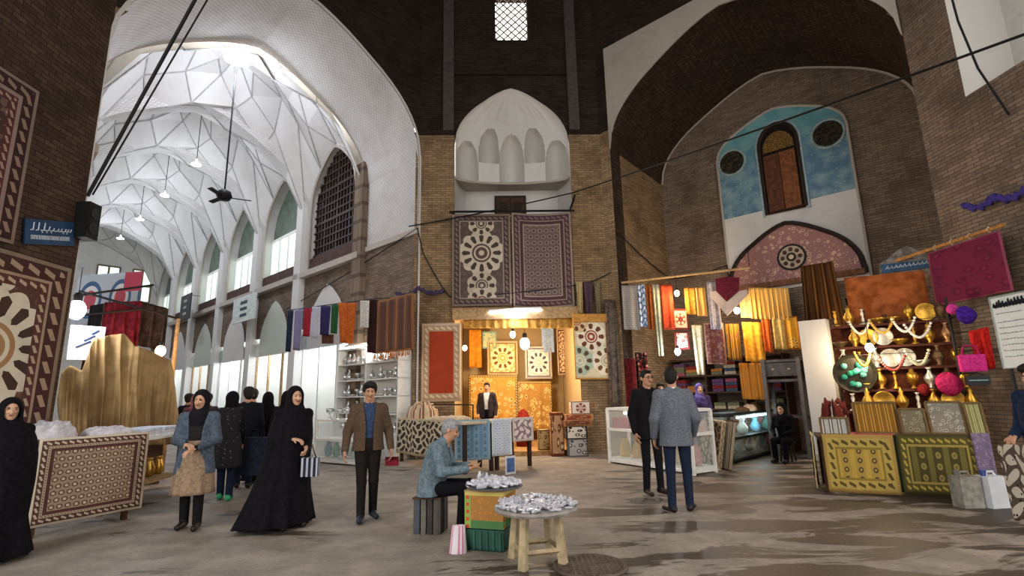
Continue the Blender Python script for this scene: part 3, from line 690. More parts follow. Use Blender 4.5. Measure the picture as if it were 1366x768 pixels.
BLACKC = cloth('#17161a', '#0e0d11', 25); NAVYC = cloth('#20283c', '#171d2d', 40)
def hair_prims(c, R, kind, sc=1.0):
    c = np.array(c, float); T = lambda x, y, z: c+R@np.array([x, y, z])*sc; e = lambda x, y, z, r, k=.012: ('e', T(x, y, z), tuple(q*sc for q in r), 0, k, R)
    P = [e(0, .024, .05, (.083, .094, .083)), e(0, .05, .0, (.076, .066, .09)), e(.062, .01, .03, (.022, .05, .045)), e(-.062, .01, .03, (.022, .05, .045))]
    if kind == 'full': P += [e(.035, -.045, .098, (.05, .05, .036), .02), e(-.035, -.045, .1, (.05, .05, .036), .02), e(0, .01, .115, (.075, .085, .042), .02), e(.07, .02, .06, (.03, .06, .055), .02), e(-.07, .02, .06, (.03, .06, .055), .02)]
    if kind == 'short': P += [e(0, -.04, .1, (.06, .05, .022), .02)]
    return P
def body_prims(J, skin, top, leg, shoe, w=1.0, girth=1.0, bust=0.0):
    """J: joint dictionary in metres. Returns one continuous figure."""
    P = []; n = np.array
    ch, pe, nk = n(J['chest']), n(J['pelvis']), n(J['neck']); up = unit(ch-pe)
    P += [('e', tuple(ch), (.165*w, .112*girth, .19), top, .05), ('e', tuple((ch+pe)/2), (.148*w, .108*girth, .19), top, .06), ('e', tuple(pe), (.165*w, .122*girth, .13), leg, .05)]
    if bust: P += [('e', tuple(ch+n([s*.075, -.085, .0])), (.065, .055, .065), top, .05) for s in (-1, 1)]
    sl, sr = n(J['shl']), n(J['shr'])
    P += [('c', sl, sr, .062, .062, top, .06), ('c', nk-n([0, 0, .05]), n(J['head'])-n([0, -.01, .06]), .055, .05, skin, .03), ('c', (sl+sr)/2, nk, .075, .055, top, .05)]
    for s in 'lr':
        a, b, c = n(J['sh'+s]), n(J['el'+s]), n(J['wr'+s]); m = J.get('arm_m', top)
        P += [('c', a, b, .056, .043, m, .03), ('c', b, c, .042, .030, m, .015)]
        h, k, f, t = n(J['hip'+s]), n(J['kn'+s]), n(J['an'+s]), n(J['toe'+s])
        P += [('c', h, k, .088*girth, .062, leg, .04), ('c', k, f, .062, J.get('cuff', .052), leg, .02)]
        P += [('c', f-n([0, 0, .035]), t, .042, .036, shoe, .02), ('c', f-n([0, 0, .035])-unit(t-f)*.04*n([1, 1, 0]), f-n([0, 0, .03]), .042, .04, shoe, .02)]
    return P
def std_joints(**k):
    J = dict(pelvis=(0, 0, .95), chest=(0, 0, 1.27), neck=(0, .01, 1.47), head=(0, -.01, 1.63), shl=(.175, 0, 1.41), shr=(-.175, 0, 1.41), ell=(.24, .02, 1.12), elr=(-.24, .02, 1.12), wrl=(.25, -.06, .87), wrr=(-.25, -.06, .87),
             hipl=(.088, 0, .90), hipr=(-.088, 0, .90), knl=(.095, -.02, .49), knr=(-.095, -.02, .49), anl=(.1, .02, .09), anr=(-.1, .02, .09), toel=(.12, -.16, .045), toer=(-.12, -.16, .045))
    J.update(k); return J
def scaleJ(J, s): return {k: (tuple(np.array(v)*s) if isinstance(v, tuple) else v) for k, v in J.items()}
def person(label, loc, face, H, J, mats, hyaw=0.0, hpit=0.0, hair='full', hairm=None, vox=.009, hands=True, curl=.6, jacket=None, skirt=None, group=None, girth=1.0, w=1.0, bust=0, scarf=None, hdir=None):
    """mats: dict skin, top, leg, shoe. face = degrees, 0 looks at the camera, positive turns to the picture's right"""
    s = H/1.75; J = scaleJ(J, s) if abs(s-1) > .01 else dict(J); R = rotm(radians(hyaw), radians(hpit))
    ml = [mats['skin'], mats['top'], mats['leg'], mats['shoe'], EYE_M, LIP, hairm or HAIR]
    P = body_prims(J, 0, 1, 2, 3, w*s, girth, bust)+head(J['head'], R, 0, 4, 5, 6, s)
    if hands:
        for q, sd in (('l', 1), ('r', -1)):
            wr, el = np.array(J['wr'+q]), np.array(J['el'+q]); d = unit(wr-el)
            if hdir and q in hdir: d, nn = hdir[q]
            else: nn = (-sd*1.0, 0, 0) if abs(d[2]) > .5 else (0, 0, -1)
            P += hand(wr+unit(d)*.01, d, nn, (1 if np.dot(np.cross(unit(d), unit(nn)), (0, -1, .3)) > 0 else -1), 0, curl, s)
    o = sdf_obj('person', P, vox, ml, None, loc, radians(face)+atan2(-loc[0], loc[1])); tag(o, label, 'person', group)
    if hair: sdf_obj('hair', hair_prims(J['head'], R, hair, s), vox, [hairm or HAIR], o)
    if scarf:
        c = np.array(J['head']); T = lambda x, y, z: tuple(c+R@np.array([x, y, z])*s); nk = np.array(J['neck'])
        SP = [('e', T(0, .03, .035), (.105*s, .112*s, .12*s), 0, .02, R), ('e', T(0, .03, -.07), (.098*s, .098*s, .1*s), 0, .04, R), ('e', tuple(nk+np.array([0, -.0, -.02])), (.13*s, .115*s, .09*s), 0, .05), ('e', tuple(nk+np.array([0, -.055, -.1])), (.12*s, .085*s, .12*s), 0, .05)]
        def face_hole(X, Y, Z):
            x, y, z = X-c[0], Y-c[1], Z-c[2]; a1 = R[0][0]*x+R[1][0]*y+R[2][0]*z; b1 = R[0][1]*x+R[1][1]*y+R[2][1]*z; c1 = R[0][2]*x+R[1][2]*y+R[2][2]*z
            return np.maximum((np.sqrt((a1/(.066*s))**2+((c1+.012*s)/(.092*s))**2)-1)*.07, b1+.02*s)
        sdf_obj('headscarf', SP+[('-', face_hole)], vox, [scarf], o)
    if jacket:
        m, hem, openw, loose = jacket; n = np.array; ch, pe = n(J['chest']), n(J['pelvis']); JP = []
        JP += [('e', tuple(ch), (.187*w*s, .142*girth*s, .21*s), 0, .05), ('e', tuple((ch*1.1+pe*.9)/2), (.178*w*s, .145*girth*s, .2*s), 0, .06), *[('c', tuple(pe+n([q_*.065*w, 0, .06])), (pe[0]+q_*(.07+loose)*w, pe[1], hem), (.118+loose*.5)*s, (.125+loose*.5)*s, 0, .07) for q_ in (-1, 1)]]
        JP += [('c', J['shl'], J['shr'], .074*s, .074*s, 0, .05), ('c', tuple(n(J['neck'])-n([.05, -.01, .015])), tuple(n(J['neck'])-n([-.05, -.01, .015])), .06*s, .06*s, 0, .03)]
        for q in 'lr':
            a, b, c = n(J['sh'+q]), n(J['el'+q]), n(J['wr'+q]); JP += [('c', a, b, .071*s, .062*s, 0, .03), ('c', b, c-(c-b)*.08, .060*s, .047*s, 0, .02)]
        yo = pe[1]; zc = hem; fy = ch[1]
        JP.append(('-', lambda X, Y, Z: Z-hem+0*X+0*Y))                                   # cut the hem level
        if openw > 0: JP.append(('-', lambda X, Y, Z: np.maximum(np.abs(X)-openw*s-np.clip(Z-1.2*s, 0, .3)*.12, Y-(fy-.03*s))))
        jk = sdf_obj('jacket', JP, vox, [m], o); nk = n(J['neck'])
        ring = [Vector((nk[0]+sin(a_)*.082*s, nk[1]-cos(a_)*.075*s-.012+.02*s*abs(cos(a_/2)), nk[2]-.012*s-.06*s*max(0, cos(a_))+.012*s)) for a_ in [radians(38+(322-38)*i_/16) for i_ in range(17)]]
        g = G(); g.tube(ring, [.016*s]*17, 7); g.build('collar', m, jk, True, origin=(0, 0, 0))
    return o
def loft(name, o, table, mat, folds=9, amp=.05, hole=None, lean=(0, 0), nu=72, nv=46, phase=0.0, base=0.0, yshift=None):
    """cloth hanging round a figure: table rows (z, half width, front depth, back depth), bottom first"""
    zs = [t[0] for t in table]; z0, z1 = zs[0], zs[-1]
    def fn(u, v):
        z = z0+(z1-z0)*v; a, f, b = (float(np.interp(z, zs, [t[i] for t in table])) for i in (1, 2, 3)); an = 2*pi*u; k = (1-v)**1.3*amp
        m = 1+k*sin(an*folds+phase+2.2*sin(an*2+v*2))+k*.5*sin(an*folds*2.3+v*5); y = -cos(an)
        sh = float(np.interp(z, zs, yshift)) if yshift else 0
        return Vector((sin(an)*a*m+lean[0]*(1-v)**1.5, (y*f if y < 0 else y*b)*m+lean[1]*(1-v)**1.5+sh, z+base))
    g = G(); sk = None
    if hole: zc, hz, ha = hole; sk = lambda u, v: (((min(u, 1-u)*2*pi)/ha)**2+((z0+(z1-z0)*v-zc)/hz)**2) < 1
    g.grid(fn, nu, nv, closed=True, skip=sk); c = g.build(name, mat, o, True, origin=(0, 0, 0))
    m = c.modifiers.new('thickness', 'SOLIDIFY'); m.thickness = .008; return c
def chador(o, H, mat=None, flare=.42, lean=(0, 0), hem=.05, phase=0.0, fold=8):
    k = H/1.75; hd = 1.63*k
    T = [(hem, flare, flare*.72, flare*.8), (.45*k, flare*.78, flare*.6, flare*.66), (.85*k, .285, .23, .25), (1.12*k, .275, .215, .2), (1.3*k, .25, .17, .17), (1.4*k, .215, .13, .145), (1.46*k, .15, .115, .13),
         (1.52*k, .112, .105, .125), (1.58*k, .106, .11, .14), (1.66*k, .105, .105, .145), (1.715*k, .088, .085, .12), (1.755*k, .05, .05, .07), (1.772*k, .005, .005, .01)]
    c = loft('chador', o, T, mat or BLACKC, fold, .07, (hd-.012, .105, .78), lean, 84, 64, phase); return c

def P_(px, py): return ground(px, py)
# ---- woman in a chador at the left edge
m_black = dict(skin=SKINL, top=BLACKC, leg=BLACKC, shoe=flat('#141414', .5))
def veiled(label, px, py, H, face, flare=.42, vox=.011, hands=True, J=None, lean=(0, 0), hyaw=0, group=None, phase=0.0, mat=None, loc=None, hpit=0):
    J = J or std_joints(ell=(.2, -.1, 1.14), elr=(-.2, -.1, 1.14), wrl=(.07, -.22, 1.08), wrr=(-.07, -.22, 1.06))
    o = person(label, loc or P_(px, py), face, H, J, m_black, hyaw, hpit, None, vox=vox, hands=hands, scarf=BLACKC, group=group, bust=1)
    chador(o, H, mat, flare, lean, phase=phase); return o
veiled('person wrapped in a black chador standing beside the printed cloth stall', -20, 752, 1.60, 12, .36, .009, hands=False, J=std_joints(ell=(.2, 0, 1.14), elr=(-.2, 0, 1.14), wrl=(.1, -.1, 1.0), wrr=(-.1, -.1, 1.0)), hyaw=-5)
# ---- woman in grey-blue shawl, black scarf and beige skirt
J = std_joints(elr=(-.23, -.03, 1.12), wrr=(-.06, -.23, 1.08), ell=(.24, -.02, 1.12), wrl=(.03, -.25, 1.02), knl=(.09, -.06, .49), anl=(.09, -.03, .09), toel=(.1, -.2, .045), knr=(-.09, .03, .49), anr=(-.1, .12, .09), toer=(-.12, -.06, .045))
wb_ = person('person in grey blue shawl, black headscarf and beige skirt walking past the covered stall', P_(252, 706), -14, 1.66, J, dict(skin=SKINL, top=cloth('#2a2728', None, 40), leg=cloth('#1d1a1c', None, 30), shoe=flat('#1c1412', .5)), -6, 4, None, scarf=cloth('#1d1c20', None, 25), bust=0, jacket=(cloth('#56616f', '#424b58', 30), .66, .075, .03))
loft('skirt', wb_, [(.42, .245, .2, .2), (.7, .215, .17, .18), (.92, .185, .14, .155), (1.06, .165, .135, .13)], cloth('#97806a', '#7d6955', 30), 11, .05, nu=60, nv=16)
# ---- woman in a black coat with green shoes, seen from behind
J = std_joints(elr=(-.22, .02, 1.12), wrr=(-.2, -.12, .9), knl=(.08, -.05, .49), anl=(.08, -.1, .09), toel=(.09, -.25, .045), knr=(-.08, 0, .49), anr=(-.09, .08, .09), toer=(-.1, -.07, .045))
wg = person('person in black patterned coat and bright green shoes walking away down the passage', P_(298, 667), 168, 1.66, J, dict(skin=SKIN, top=BLACKC, leg=NAVYC, shoe=flat('#2fa06a', .5)), 25, 0, None, vox=.011, scarf=BLACKC, bust=1)
M = Mt('black_flowered_coat', .9); v = M.voro(16); M.col(M.mix((v < .16), '#19181c', '#6d6a6c')); FLC = M.m
loft('coat', wg, [(.5, .23, .2, .2), (.8, .2, .165, .17), (1.1, .175, .15, .14), (1.32, .2, .15, .14), (1.43, .17, .11, .11)], FLC, 8, .04, nu=48, nv=20)
# ---- man in dark jacket behind her carrying the bag, two veiled women further off
J = std_joints(wrr=(-.27, -.02, .86), knl=(.09, -.08, .49), anl=(.09, -.12, .09), toel=(.1, -.27, .045))
mb = person('person in dark jacket with bare head walking away beside the black bag', P_(322, 652), 176, 1.74, J, dict(skin=SKIN, top=BLACKC, leg=NAVYC, shoe=flat('#141414', .5)), 10, 0, 'full', vox=.012, jacket=(cloth('#1b1d24', None, 30), .8, 0, .01))
veiled('person in a long black chador walking away behind the black bag', 350, 642, 1.66, 178, .36, .014, hands=False, phase=1)
veiled('person in a black chador walking away beside the hanging scarves', 376, 652, 1.66, 170, .36, .014, hands=False, phase=2)
# ---- woman striding in a wide chador with a handbag
J = std_joints(ell=(.2, -.02, 1.12), wrl=(.11, -.24, .98), elr=(-.2, -.06, 1.14), wrr=(-.05, -.22, 1.1), knl=(.08, -.1, .49), anl=(.1, -.06, .09), toel=(.13, -.22, .045), knr=(-.07, -.02, .49), anr=(-.09, -.12, .09), toer=(-.12, -.28, .045))
wch = veiled('person striding in a wide black chador with a pale handbag in front', 384, 702, 1.68, 14, .46, .009, True, J, (-.14, .05), 6, phase=.7)
# ---- man in brown jacket walking towards us
J = std_joints(knl=(.08, -.03, .49), anl=(.09, .06, .1), toel=(.12, -.11, .05), knr=(-.08, -.08, .49), anr=(-.08, -.1, .09), toer=(-.11, -.27, .045), ell=(.27, .03, 1.12), wrl=(.29, -.08, .88), elr=(-.27, .03, 1.12), wrr=(-.30, -.05, .88))
mbj = person('person in open brown jacket and blue shirt walking towards the round stall table', P_(488, 693), 6, 1.72, J, dict(skin=SKIN, top=cloth('#3a4a66', '#2c3a54', 40), leg=cloth('#24211f', '#1a1817', 40), shoe=flat('#1d2a33', .5)), -4, 2, 'full', jacket=(cloth('#5b4a3c', '#4e3f33', 40), .86, .05, .012), girth=1.03)
# ---- old man sitting on a crate, denim jacket
J = std_joints(pelvis=(0, .02, .52), chest=(0, -.07, .84), neck=(0, -.14, 1.05), head=(0, -.22, 1.17), shl=(.175, -.1, .97), shr=(-.175, -.1, .97), ell=(.235, -.17, .70), elr=(-.235, -.17, .70), wrl=(.075, -.44, .74), wrr=(-.07, -.46, .72),
    hipl=(.09, -.02, .49), hipr=(-.09, -.02, .49), knl=(.12, -.43, .52), knr=(-.12, -.42, .5), anl=(.11, -.40, .1), anr=(-.11, -.38, .1), toel=(.13, -.58, .05), toer=(-.13, -.56, .05))
old_loc = P_(577, 708)
old = person('person with grey hair in denim jacket sitting on a crate and counting in the hands', old_loc, 72, 1.70, J, dict(skin=SKIN, top=cloth('#36404c', None, 30), leg=cloth('#15151a', None, 30), shoe=flat('#1a1614', .5)), 8, 24, 'short', GREYH, jacket=(cloth('#71828b', '#566873', 22), .405, .03, .035), girth=1.1, hdir={'l': ((-.45, -.85, .1), (-.3, 0, -.9)), 'r': ((.5, -.8, .12), (.2, .1, .9))}, curl=.5)
# ---- the two men talking in front of the glass cases
J = std_joints(ell=(.25, .02, 1.12), wrl=(.27, -.04, .86), elr=(-.25, .04, 1.12), wrr=(-.24, -.02, .86), anl=(.11, .0, .09), toel=(.15, -.17, .045))
msu = person('person in black suit and glasses standing beside the white glass case', P_(873, 660), 28, 1.86, J, dict(skin=SKIN, top=BLACKC, leg=cloth('#1a1a1e', None, 30), shoe=flat('#2a1a14', .4)), 8, 0, 'short', jacket=(cloth('#1c1b1d', None, 30), .82, .03, .008))
J = std_joints(ell=(.26, .02, 1.12), wrl=(.25, -.08, .88), elr=(-.26, .03, 1.12), wrr=(-.25, -.12, .9), anl=(.12, .03, .09), toel=(.17, -.14, .045), anr=(-.11, -.02, .09), toer=(-.2, -.18, .045), knr=(-.11, -.03, .49))
person('person in grey blazer and navy trousers seen from behind facing the cloth counter', P_(910, 684), 196, 1.84, J, dict(skin=SKIN, top=WHITEM, leg=cloth('#232c3e', '#1a2233', 40), shoe=flat('#1a1513', .4)), -22, 0, 'short', jacket=(cloth('#6c7078', '#585c66', 45), .83, 0, .012), girth=1.04, w=1.04)

def glasses(o, H, hyaw, c=(0, -.01, 1.63)):
    k = H/1.75; R = Matrix(rotm(radians(hyaw), 0).tolist()); c = Vector(c)*k; q = empty('glasses', (0, 0, 0)); q.parent = o
    for sd in (-1, 1):
        g = G(); g.tube([c+R@Vector((sd*.032+.021*cos(a), -.1, .012+.017*sin(a)))*k for a in [2*pi*i/14 for i in range(15)]], .0035, 5); g.build('rim', IRON, q, origin=(0, 0, 0))
        g = G(); g.tube([c+R@Vector((sd*.053, -.098, .016))*k, c+R@Vector((sd*.082, .01, .012))*k], .003, 5); g.build('temple', IRON, q, origin=(0, 0, 0))
glasses(msu, 1.86, 8)
hr_ = mbj.matrix_basis @ Vector((.3, -.1, .74)); hr_.z = .68
rp = empty('pouch', hr_, 'small dark red pouch in the hand of the person in brown jacket', 'pouch')
g = G(); g.box(hr_+ZUP*.03, (.17, .05, .11)); o = g.build('body', cloth('#7a2630', None, 20), rp); bv = o.modifiers.new('edge', 'BEVEL'); bv.width = .015; bv.segments = 2
g = G(); g.box(hr_+ZUP*.07+Vector((0, -.027, 0)), (.17, .006, .035)); g.build('flap', cloth('#5c1a24', None, 20), rp)
# ================================================================ TEXTILE PATTERNS
def textile(name, w, h, field, bands=(), motif='cells', p=.12, cols=('#caa', '#ccc'), rough=.95, medal=None, vscale=8.0):
    """bands: (width, colour, mark colour or None) from the edge inwards"""
    M = Mt(name, rough, 0, .1); x, y = M.uv(w, h); c = field
    d = x.mn(w-x).mn(y.mn(h-y))
    if motif == 'cells':
        row = (y/p).floor(); cx = (x/p+row*.5).frac()-.5; cy = (y/p).frac()-.5; r = (cx*cx+cy*cy*1.2).sqrt()
        c = M.mix(r < .40, c, cols[0]); c = M.mix(r < .22, c, cols[1]); c = M.mix(((cx-.12).abs()+(cy-.1).abs()) < .1, c, field)
    elif motif == 'flowers':
        v = M.voro(vscale, M.vec(x, y)); e = M.voro(vscale*2.3, M.vec(x, y))
        c = M.mix(v < .42, c, cols[0]); c = M.mix(v < .2, c, cols[1]); c = M.mix(e < .16, c, cols[-1])
    elif motif == 'leaves':
        a = ((x*19.0+(y*23.0).sin()*.8).sin()*(y*21.0+(x*16.0).sin()).sin()); c = M.mix(a.abs() > .36, c, cols[0]); c = M.mix(M.voro(vscale*2, M.vec(x, y)) < .2, c, cols[1])
    elif motif == 'stripes':
        t = (x/p).frac(); c = M.mix(t < .5, c, cols[0]); c = M.mix(((t-.25).abs() < .06), c, cols[1])
    elif motif == 'columns':
        t = (x/p).frac()-.5; s = (y/(p*.62)).frac()-.5; c = M.mix(t.abs() < .32, c, cols[0]); c = M.mix(((t*t*3.0+s*s).sqrt() < .3), c, cols[1]); c = M.mix(((t*t*3.0+s*s).sqrt() < .13), c, field)
    if medal:
        for (mx, my, R, n, c1, c2, c3) in medal:
            dx = x-mx; dy = y-my; r = (dx*dx+dy*dy).sqrt()/R; th = M.math('ARCTAN2', dy, dx); pet = (th*(n*.5)).sin().abs()
            c = M.mix((r+pet*-.12) < .90, c, c1)
            ln = (pet < .72)*(r > .48)*(r < .86); c = M.mix(ln*((r-.67).abs() < (.2-pet*.1)), c, c2)
            c = M.mix((r < .42), c, c3); c = M.mix(((r-.3).abs() < .035), c, c1); c = M.mix((r < .12), c, c1)
    acc = 0.0
    out = None
    for (bw, bc, mk) in bands:
        msk = (d < acc+bw)*(d > acc-.0001) if acc else (d < bw)
        c = M.mix(msk, c, bc)
        if mk:
            t = ((x+y)/(bw*1.1)).frac()-.5; u2 = (d-(acc+bw/2)).abs(); c = M.mix(msk*((t.abs()*bw+u2) < bw*.36), c, mk)
        acc += bw
    n = M.noise(3.0, 4); c = M.mix(M.step(n, .45, .8)*.25, c, '#3a3029'); M.col(c); M.bump(M.noise(60, 2), .2, .004); return M.m

def hang(name, label, cat, A, B, drop, mat, group=None, folds=4, amp=.03, thick=.012, nu=28, nv=12, out=None, taper=0.0, sag=0.0, phase=None, parent=None):
    """cloth hanging from the line A-B"""
    A, B = Vector(A), Vector(B); X = (B-A); L = X.length; Xn = X.normalized(); N = Xn.cross(ZUP).normalized()
    if N.dot(CAM-A) < 0: N = -N
    ph = random.random()*6 if phase is None else phase; base = (A+B)/2-ZUP*drop
    def fn(u, v):
        v = 1-v
        k = amp*(.35+.65*v); s = sin(u*pi*2*folds+ph+.7*sin(u*5+v*1.3))*k+.4*sin(u*pi*2*folds*1.7+ph*2+v)*k
        uu = .5+(u-.5)*(1-taper*v)
        return A+X*uu-ZUP*(drop*v+sag*sin(pi*u)*(1-v*.3))+N*(s+amp+.015)
    g = G(); g.grid(fn, nu, nv); o = g.build(name, mat, parent, True, origin=None if parent else base)
    m = o.modifiers.new('thickness', 'SOLIDIFY'); m.thickness = thick; m.offset = 0
    if not parent: tag(o, label, cat, group)
    return o
def hpx(name, label, cat, x0, x1, yt, yb, P, mat, yt1=None, **k):
    A = P(x0, yt); B = P(x1, yt if yt1 is None else yt1); return hang(name, label, cat, A, B, A.z-P(x0, yb).z, mat, **k)
def fringe_of(o, A, B, z, n, mat, L=.12):
    A, B = Vector(A), Vector(B); N = (B-A).cross(ZUP).normalized()
    if N.dot(CAM-A) < 0: N = -N
    g = G()
    for i in range(n):
        p = A.lerp(B, (i+.5)/n); p = Vector((p.x, p.y, z))+N*.045; g.tube([p+ZUP*.02, p-ZUP*L*(.7+.5*random.random())+N*.02*random.random()], [.012, .018], 5)
    return g.build('fringe', mat, o, origin=o.location)
def on_lp(x, y, n=0.0): d = ray(x, y); return CAM+d*(((1.17-11.05)*c45+n)/d.dot(QX))
def on_rp(x, y, n=0.0): d = ray(x, y); return CAM+d*(((11.8-.44)*c45-n)/d.dot(QX))
PRN = lambda r: (lambda x, y: on_r(x, y, r))
PLN = lambda l: (lambda x, y: on_l(x, y, l))
PCN = lambda n: (lambda x, y: on_c(x, y, n))

CREAM, BROWN, MAROON = '#c9bba3', '#4d382f', '#5a2f33'
# ---------------------------------------------------------------- left pier: sign, hanging carpets, horn box
RUGM = textile('medallion_rug', 2.3, 3.3, '#5a4038', ((.07, '#8d7a68', None), (.26, '#4a302e', '#a58f78'), (.05, '#a58f78', None), (.16, '#5d3a38', '#b7a48c')), 'flowers', cols=('#6b4c40', '#7c5c4c'), vscale=6, medal=((1.1, 1.75, .98, 14, '#d9d0bd', '#4a3a33', '#a8815c'), (1.1, 3.05, .42, 8, '#d2c8b4', '#4a3a33', '#6d5142'), (1.1, .45, .42, 8, '#d2c8b4', '#4a3a33', '#6d5142')))
A = on_lp(-62, 352, .06); B = on_lp(88, 364, .06); B.z = A.z = 3.75
A = PLP(2.5, .06, 3.7); B = PLP(.2, .06, 3.7)
o = hang('wall_carpet', 'large printed wall hanging with white flower medallion on the dark brick pier', 'carpet', A, B, 2.9, RUGM, folds=1.5, amp=.012)
A2 = on_lp(44, 120, .05)
s0 = 1.28
hang('wall_carpet', 'tall narrow carpet hung high on the dark brick pier above the medallion hanging', 'carpet', PLP(3.3, .06, 6.22), PLP(s0, .06, 6.22), 2.42,
     textile('dark_carpet', 2.0, 2.42, '#4f3a36', ((.05, '#8d7d72', None), (.18, '#3d2a2a', '#8f7a6a'), (.06, '#93807a', None), (.12, '#5a3536', '#a08c7c')), 'flowers', cols=('#6f5a52', '#9c8a7a'), vscale=7), folds=1, amp=.01)
# blue street sign
sg = empty('street_sign', on_lp(66, 325, .05), 'blue street sign with white lettering on the dark brick pier', 'sign')
a, b, c_, d_ = on_lp(34, 291, .06), on_lp(99, 297, .06), on_lp(99, 328, .06), on_lp(33, 325, .06)
g = G(); Nn = QX; g.face([d_, c_, b, a], [(0, 0), (1, 0), (1, 1), (0, 1)]); g.face([p-Nn*.03 for p in (a, b, c_, d_)])
for p, q in ((a, b), (b, c_), (c_, d_), (d_, a)): g.face([p, q, q-Nn*.03, p-Nn*.03])
g.build('plate', flat('#27466b', .4), sg)
def sign_pt(u, v): return (d_.lerp(c_, u)).lerp(a.lerp(b, u), v)+Nn*.012
g = G(); random.seed(4); u = .92
while u > .12:                                      # cursive right-to-left strokes, upper line
    w_ = .05+.05*random.random(); h_ = random.choice((.1, .16, .3)); g.tube([sign_pt(u, .58+h_), sign_pt(u-w_*.3, .58), sign_pt(u-w_, .57)], .010, 4)
    if random.random() < .6: g.tube([sign_pt(u-w_*.6, .50), sign_pt(u-w_*.75, .50)], .012, 4)
    u -= w_+(.035 if random.random() < .25 else 0)
g.build('lettering', flat('#c9d3dc', .6), sg)
g = G(); u = .1
while u < .88: w_ = .025+.015*random.random(); g.tube([sign_pt(u, .2), sign_pt(u, .36), sign_pt(u+w_, .36), sign_pt(u+w_, .2)], .007, 4); u += w_+.03
g.build('small_lettering', flat('#c9d3dc', .6), sg)
# black loudspeaker on the pier edge
hb = empty('loudspeaker', PLP(.12, .12, 4.25), 'black loudspeaker box mounted on the edge of the dark brick pier', 'loudspeaker')
g = G(); g.box(PLP(.1, .14, 4.55), (.26, .22, .62), ((RX+LX).normalized(), QX, ZUP)); g.build('case', flat('#151614', .6), hb)
for z in (4.42, 4.68): g = G(); g.lathe([(.1, 0), (.1, .02), (.05, .015), (.001, .02)], PLP(.1, .25, z), 18, ((RX+LX).normalized(), ZUP, QX)); g.build('cone', flat('#26282a', .5), hb)
g = G(); g.tube([PLP(.1, .01, 4.55), PLP(.1, .08, 4.55)], .03); g.build('bracket', IRON, hb)

# ---------------------------------------------------------------- left stall: trestle with printed cloth in front
q0, q1 = ground(34, 722), ground(180, 692); dv = (q1-q0).normalized(); nb = Vector((-dv.y, dv.x, 0))
if nb.x > 0: nb = -nb
def LS(u, d, z): return q0+dv*u+nb*d+ZUP*z
Lw = (q1-q0).length
t = empty('trestle_table', LS(Lw/2, .4, 0), 'wooden trestle table under the white folded cloths beside the medallion hanging', 'table')
g = G(); g.box(LS(Lw/2, .42, 1.1), (Lw, .72, .04), (dv, nb, ZUP)); g.build('table_top', WOOD, t)
for u in (.08, Lw-.08):
    for d in (.12, .72): g = G(); g.box(LS(u, d, .54), (.06, .06, 1.08), (dv, nb, ZUP)); g.build('leg', WOOD, t)
GHAL = textile('block_print_cloth', 1.25, 1.08, '#a08c78', ((.03, '#cfc4b0', None), (.07, '#5b3f38', '#c3b6a0'), (.03, '#b9ab93', '#6b4a40'), (.04, '#593a36', None)), 'cells', .085, ('#67483f', '#cbbca4'))
hang('printed_cloth', 'brown and cream block printed cloth hung over the front of the trestle table', 'cloth', LS(-.03, -.02, 1.14), LS(Lw+.03, -.02, 1.14), 1.0, GHAL, folds=2, amp=.012)
hang('printed_cloth', 'narrow dark printed cloth at the end of the trestle table', 'cloth', LS(Lw+.05, .02, 1.12), LS(Lw+.05, .62, 1.12), .98, textile('dark_print', .6, 1, '#4a3530', ((.05, '#cabfae', None),), 'cells', .09, ('#8c7462', '#4a3530')), folds=2, amp=.012)
def heap(name, label, c, rx, ry, h, mat, group=None, seed=0, n=26, cat='cloth'):
    g = G(); rnd = random.Random(seed); ph = [rnd.random()*6 for _ in range(6)]
    def fn(u, v):
        a = 2*pi*u; r = sin(pi/2*min(1, v*1.02)); z = h*cos(pi/2*v)**.7; m = 1+.12*sin(a*3+ph[0])+.08*sin(a*7+ph[1]); q = .22*h*(sin(a*5+v*9+ph[2])*sin(v*11+ph[3])+.5*sin(a*9+ph[4]+v*4))*sin(pi*v)
        return Vector(c)+Vector((cos(a)*rx*r*m, sin(a)*ry*r*m, max(0.002, z+q)))
    g.grid(fn, n, 12, closed=True); return tag(g.build(name, mat, None, True, origin=c), label, cat, group)
WCL = cloth('#d9d6da', '#b9b4bd', 12)
heap('cloth_heap', 'crumpled heap of white cloth on the trestle table beside the black chador', LS(.2, .3, 1.125), .22, .3, .2, WCL, seed=1)
heap('cloth_heap', 'low white cloth bundle on the trestle table under the tan tarpaulin', LS(.85, .35, 1.125), .3, .26, .1, WCL, seed=2)
# tan tarpaulin thrown over a closed stall
TARP = cloth('#a98d62', '#8e744f', 3.5)
tops = [(78, 500), (92, 487), (108, 494), (124, 452), (150, 446), (166, 445), (178, 462), (200, 468), (228, 480), (232, 492)]
g = G()
def tarp(u, v):
    x = 76+156*u; yt = float(np.interp(x, [q[0] for q in tops], [q[1] for q in tops])); y = yt+(592-yt)*(1-v); p = on_l(x, y, 12.0)
    k = (.25+.75*(1-v)); w1 = abs(sin(u*9.5+.9*sin(u*5)+(1-v)*.8)); w2 = abs(sin(u*23+(1-v)*1.7)); w3 = abs(sin(u*47+3*sin(u*6)+(1-v)*4)); s = (.34*(1-w1)**1.6+.2*(1-w2)**2+.07*(1-w3)**2)*k+.05*sin(u*11-(1-v)*6)
    return p-LX*(s+.25*(1-v)*(1-.4*u))
g.grid(tarp, 150, 30); o = g.build('tarpaulin', TARP, None, True, origin=on_l(150, 592, 11.8)); tag(o, 'tan tarpaulin draped over a closed stall at the mouth of the passage', 'tarpaulin'); m = o.modifiers.new('thickness', 'SOLIDIFY'); m.thickness = .015
cs = empty('covered_stall', on_l(150, 600, 12.4), 'dark wooden stall frame hidden under the tan tarpaulin', 'stall'); cs.location.z = 0
base = cs.location
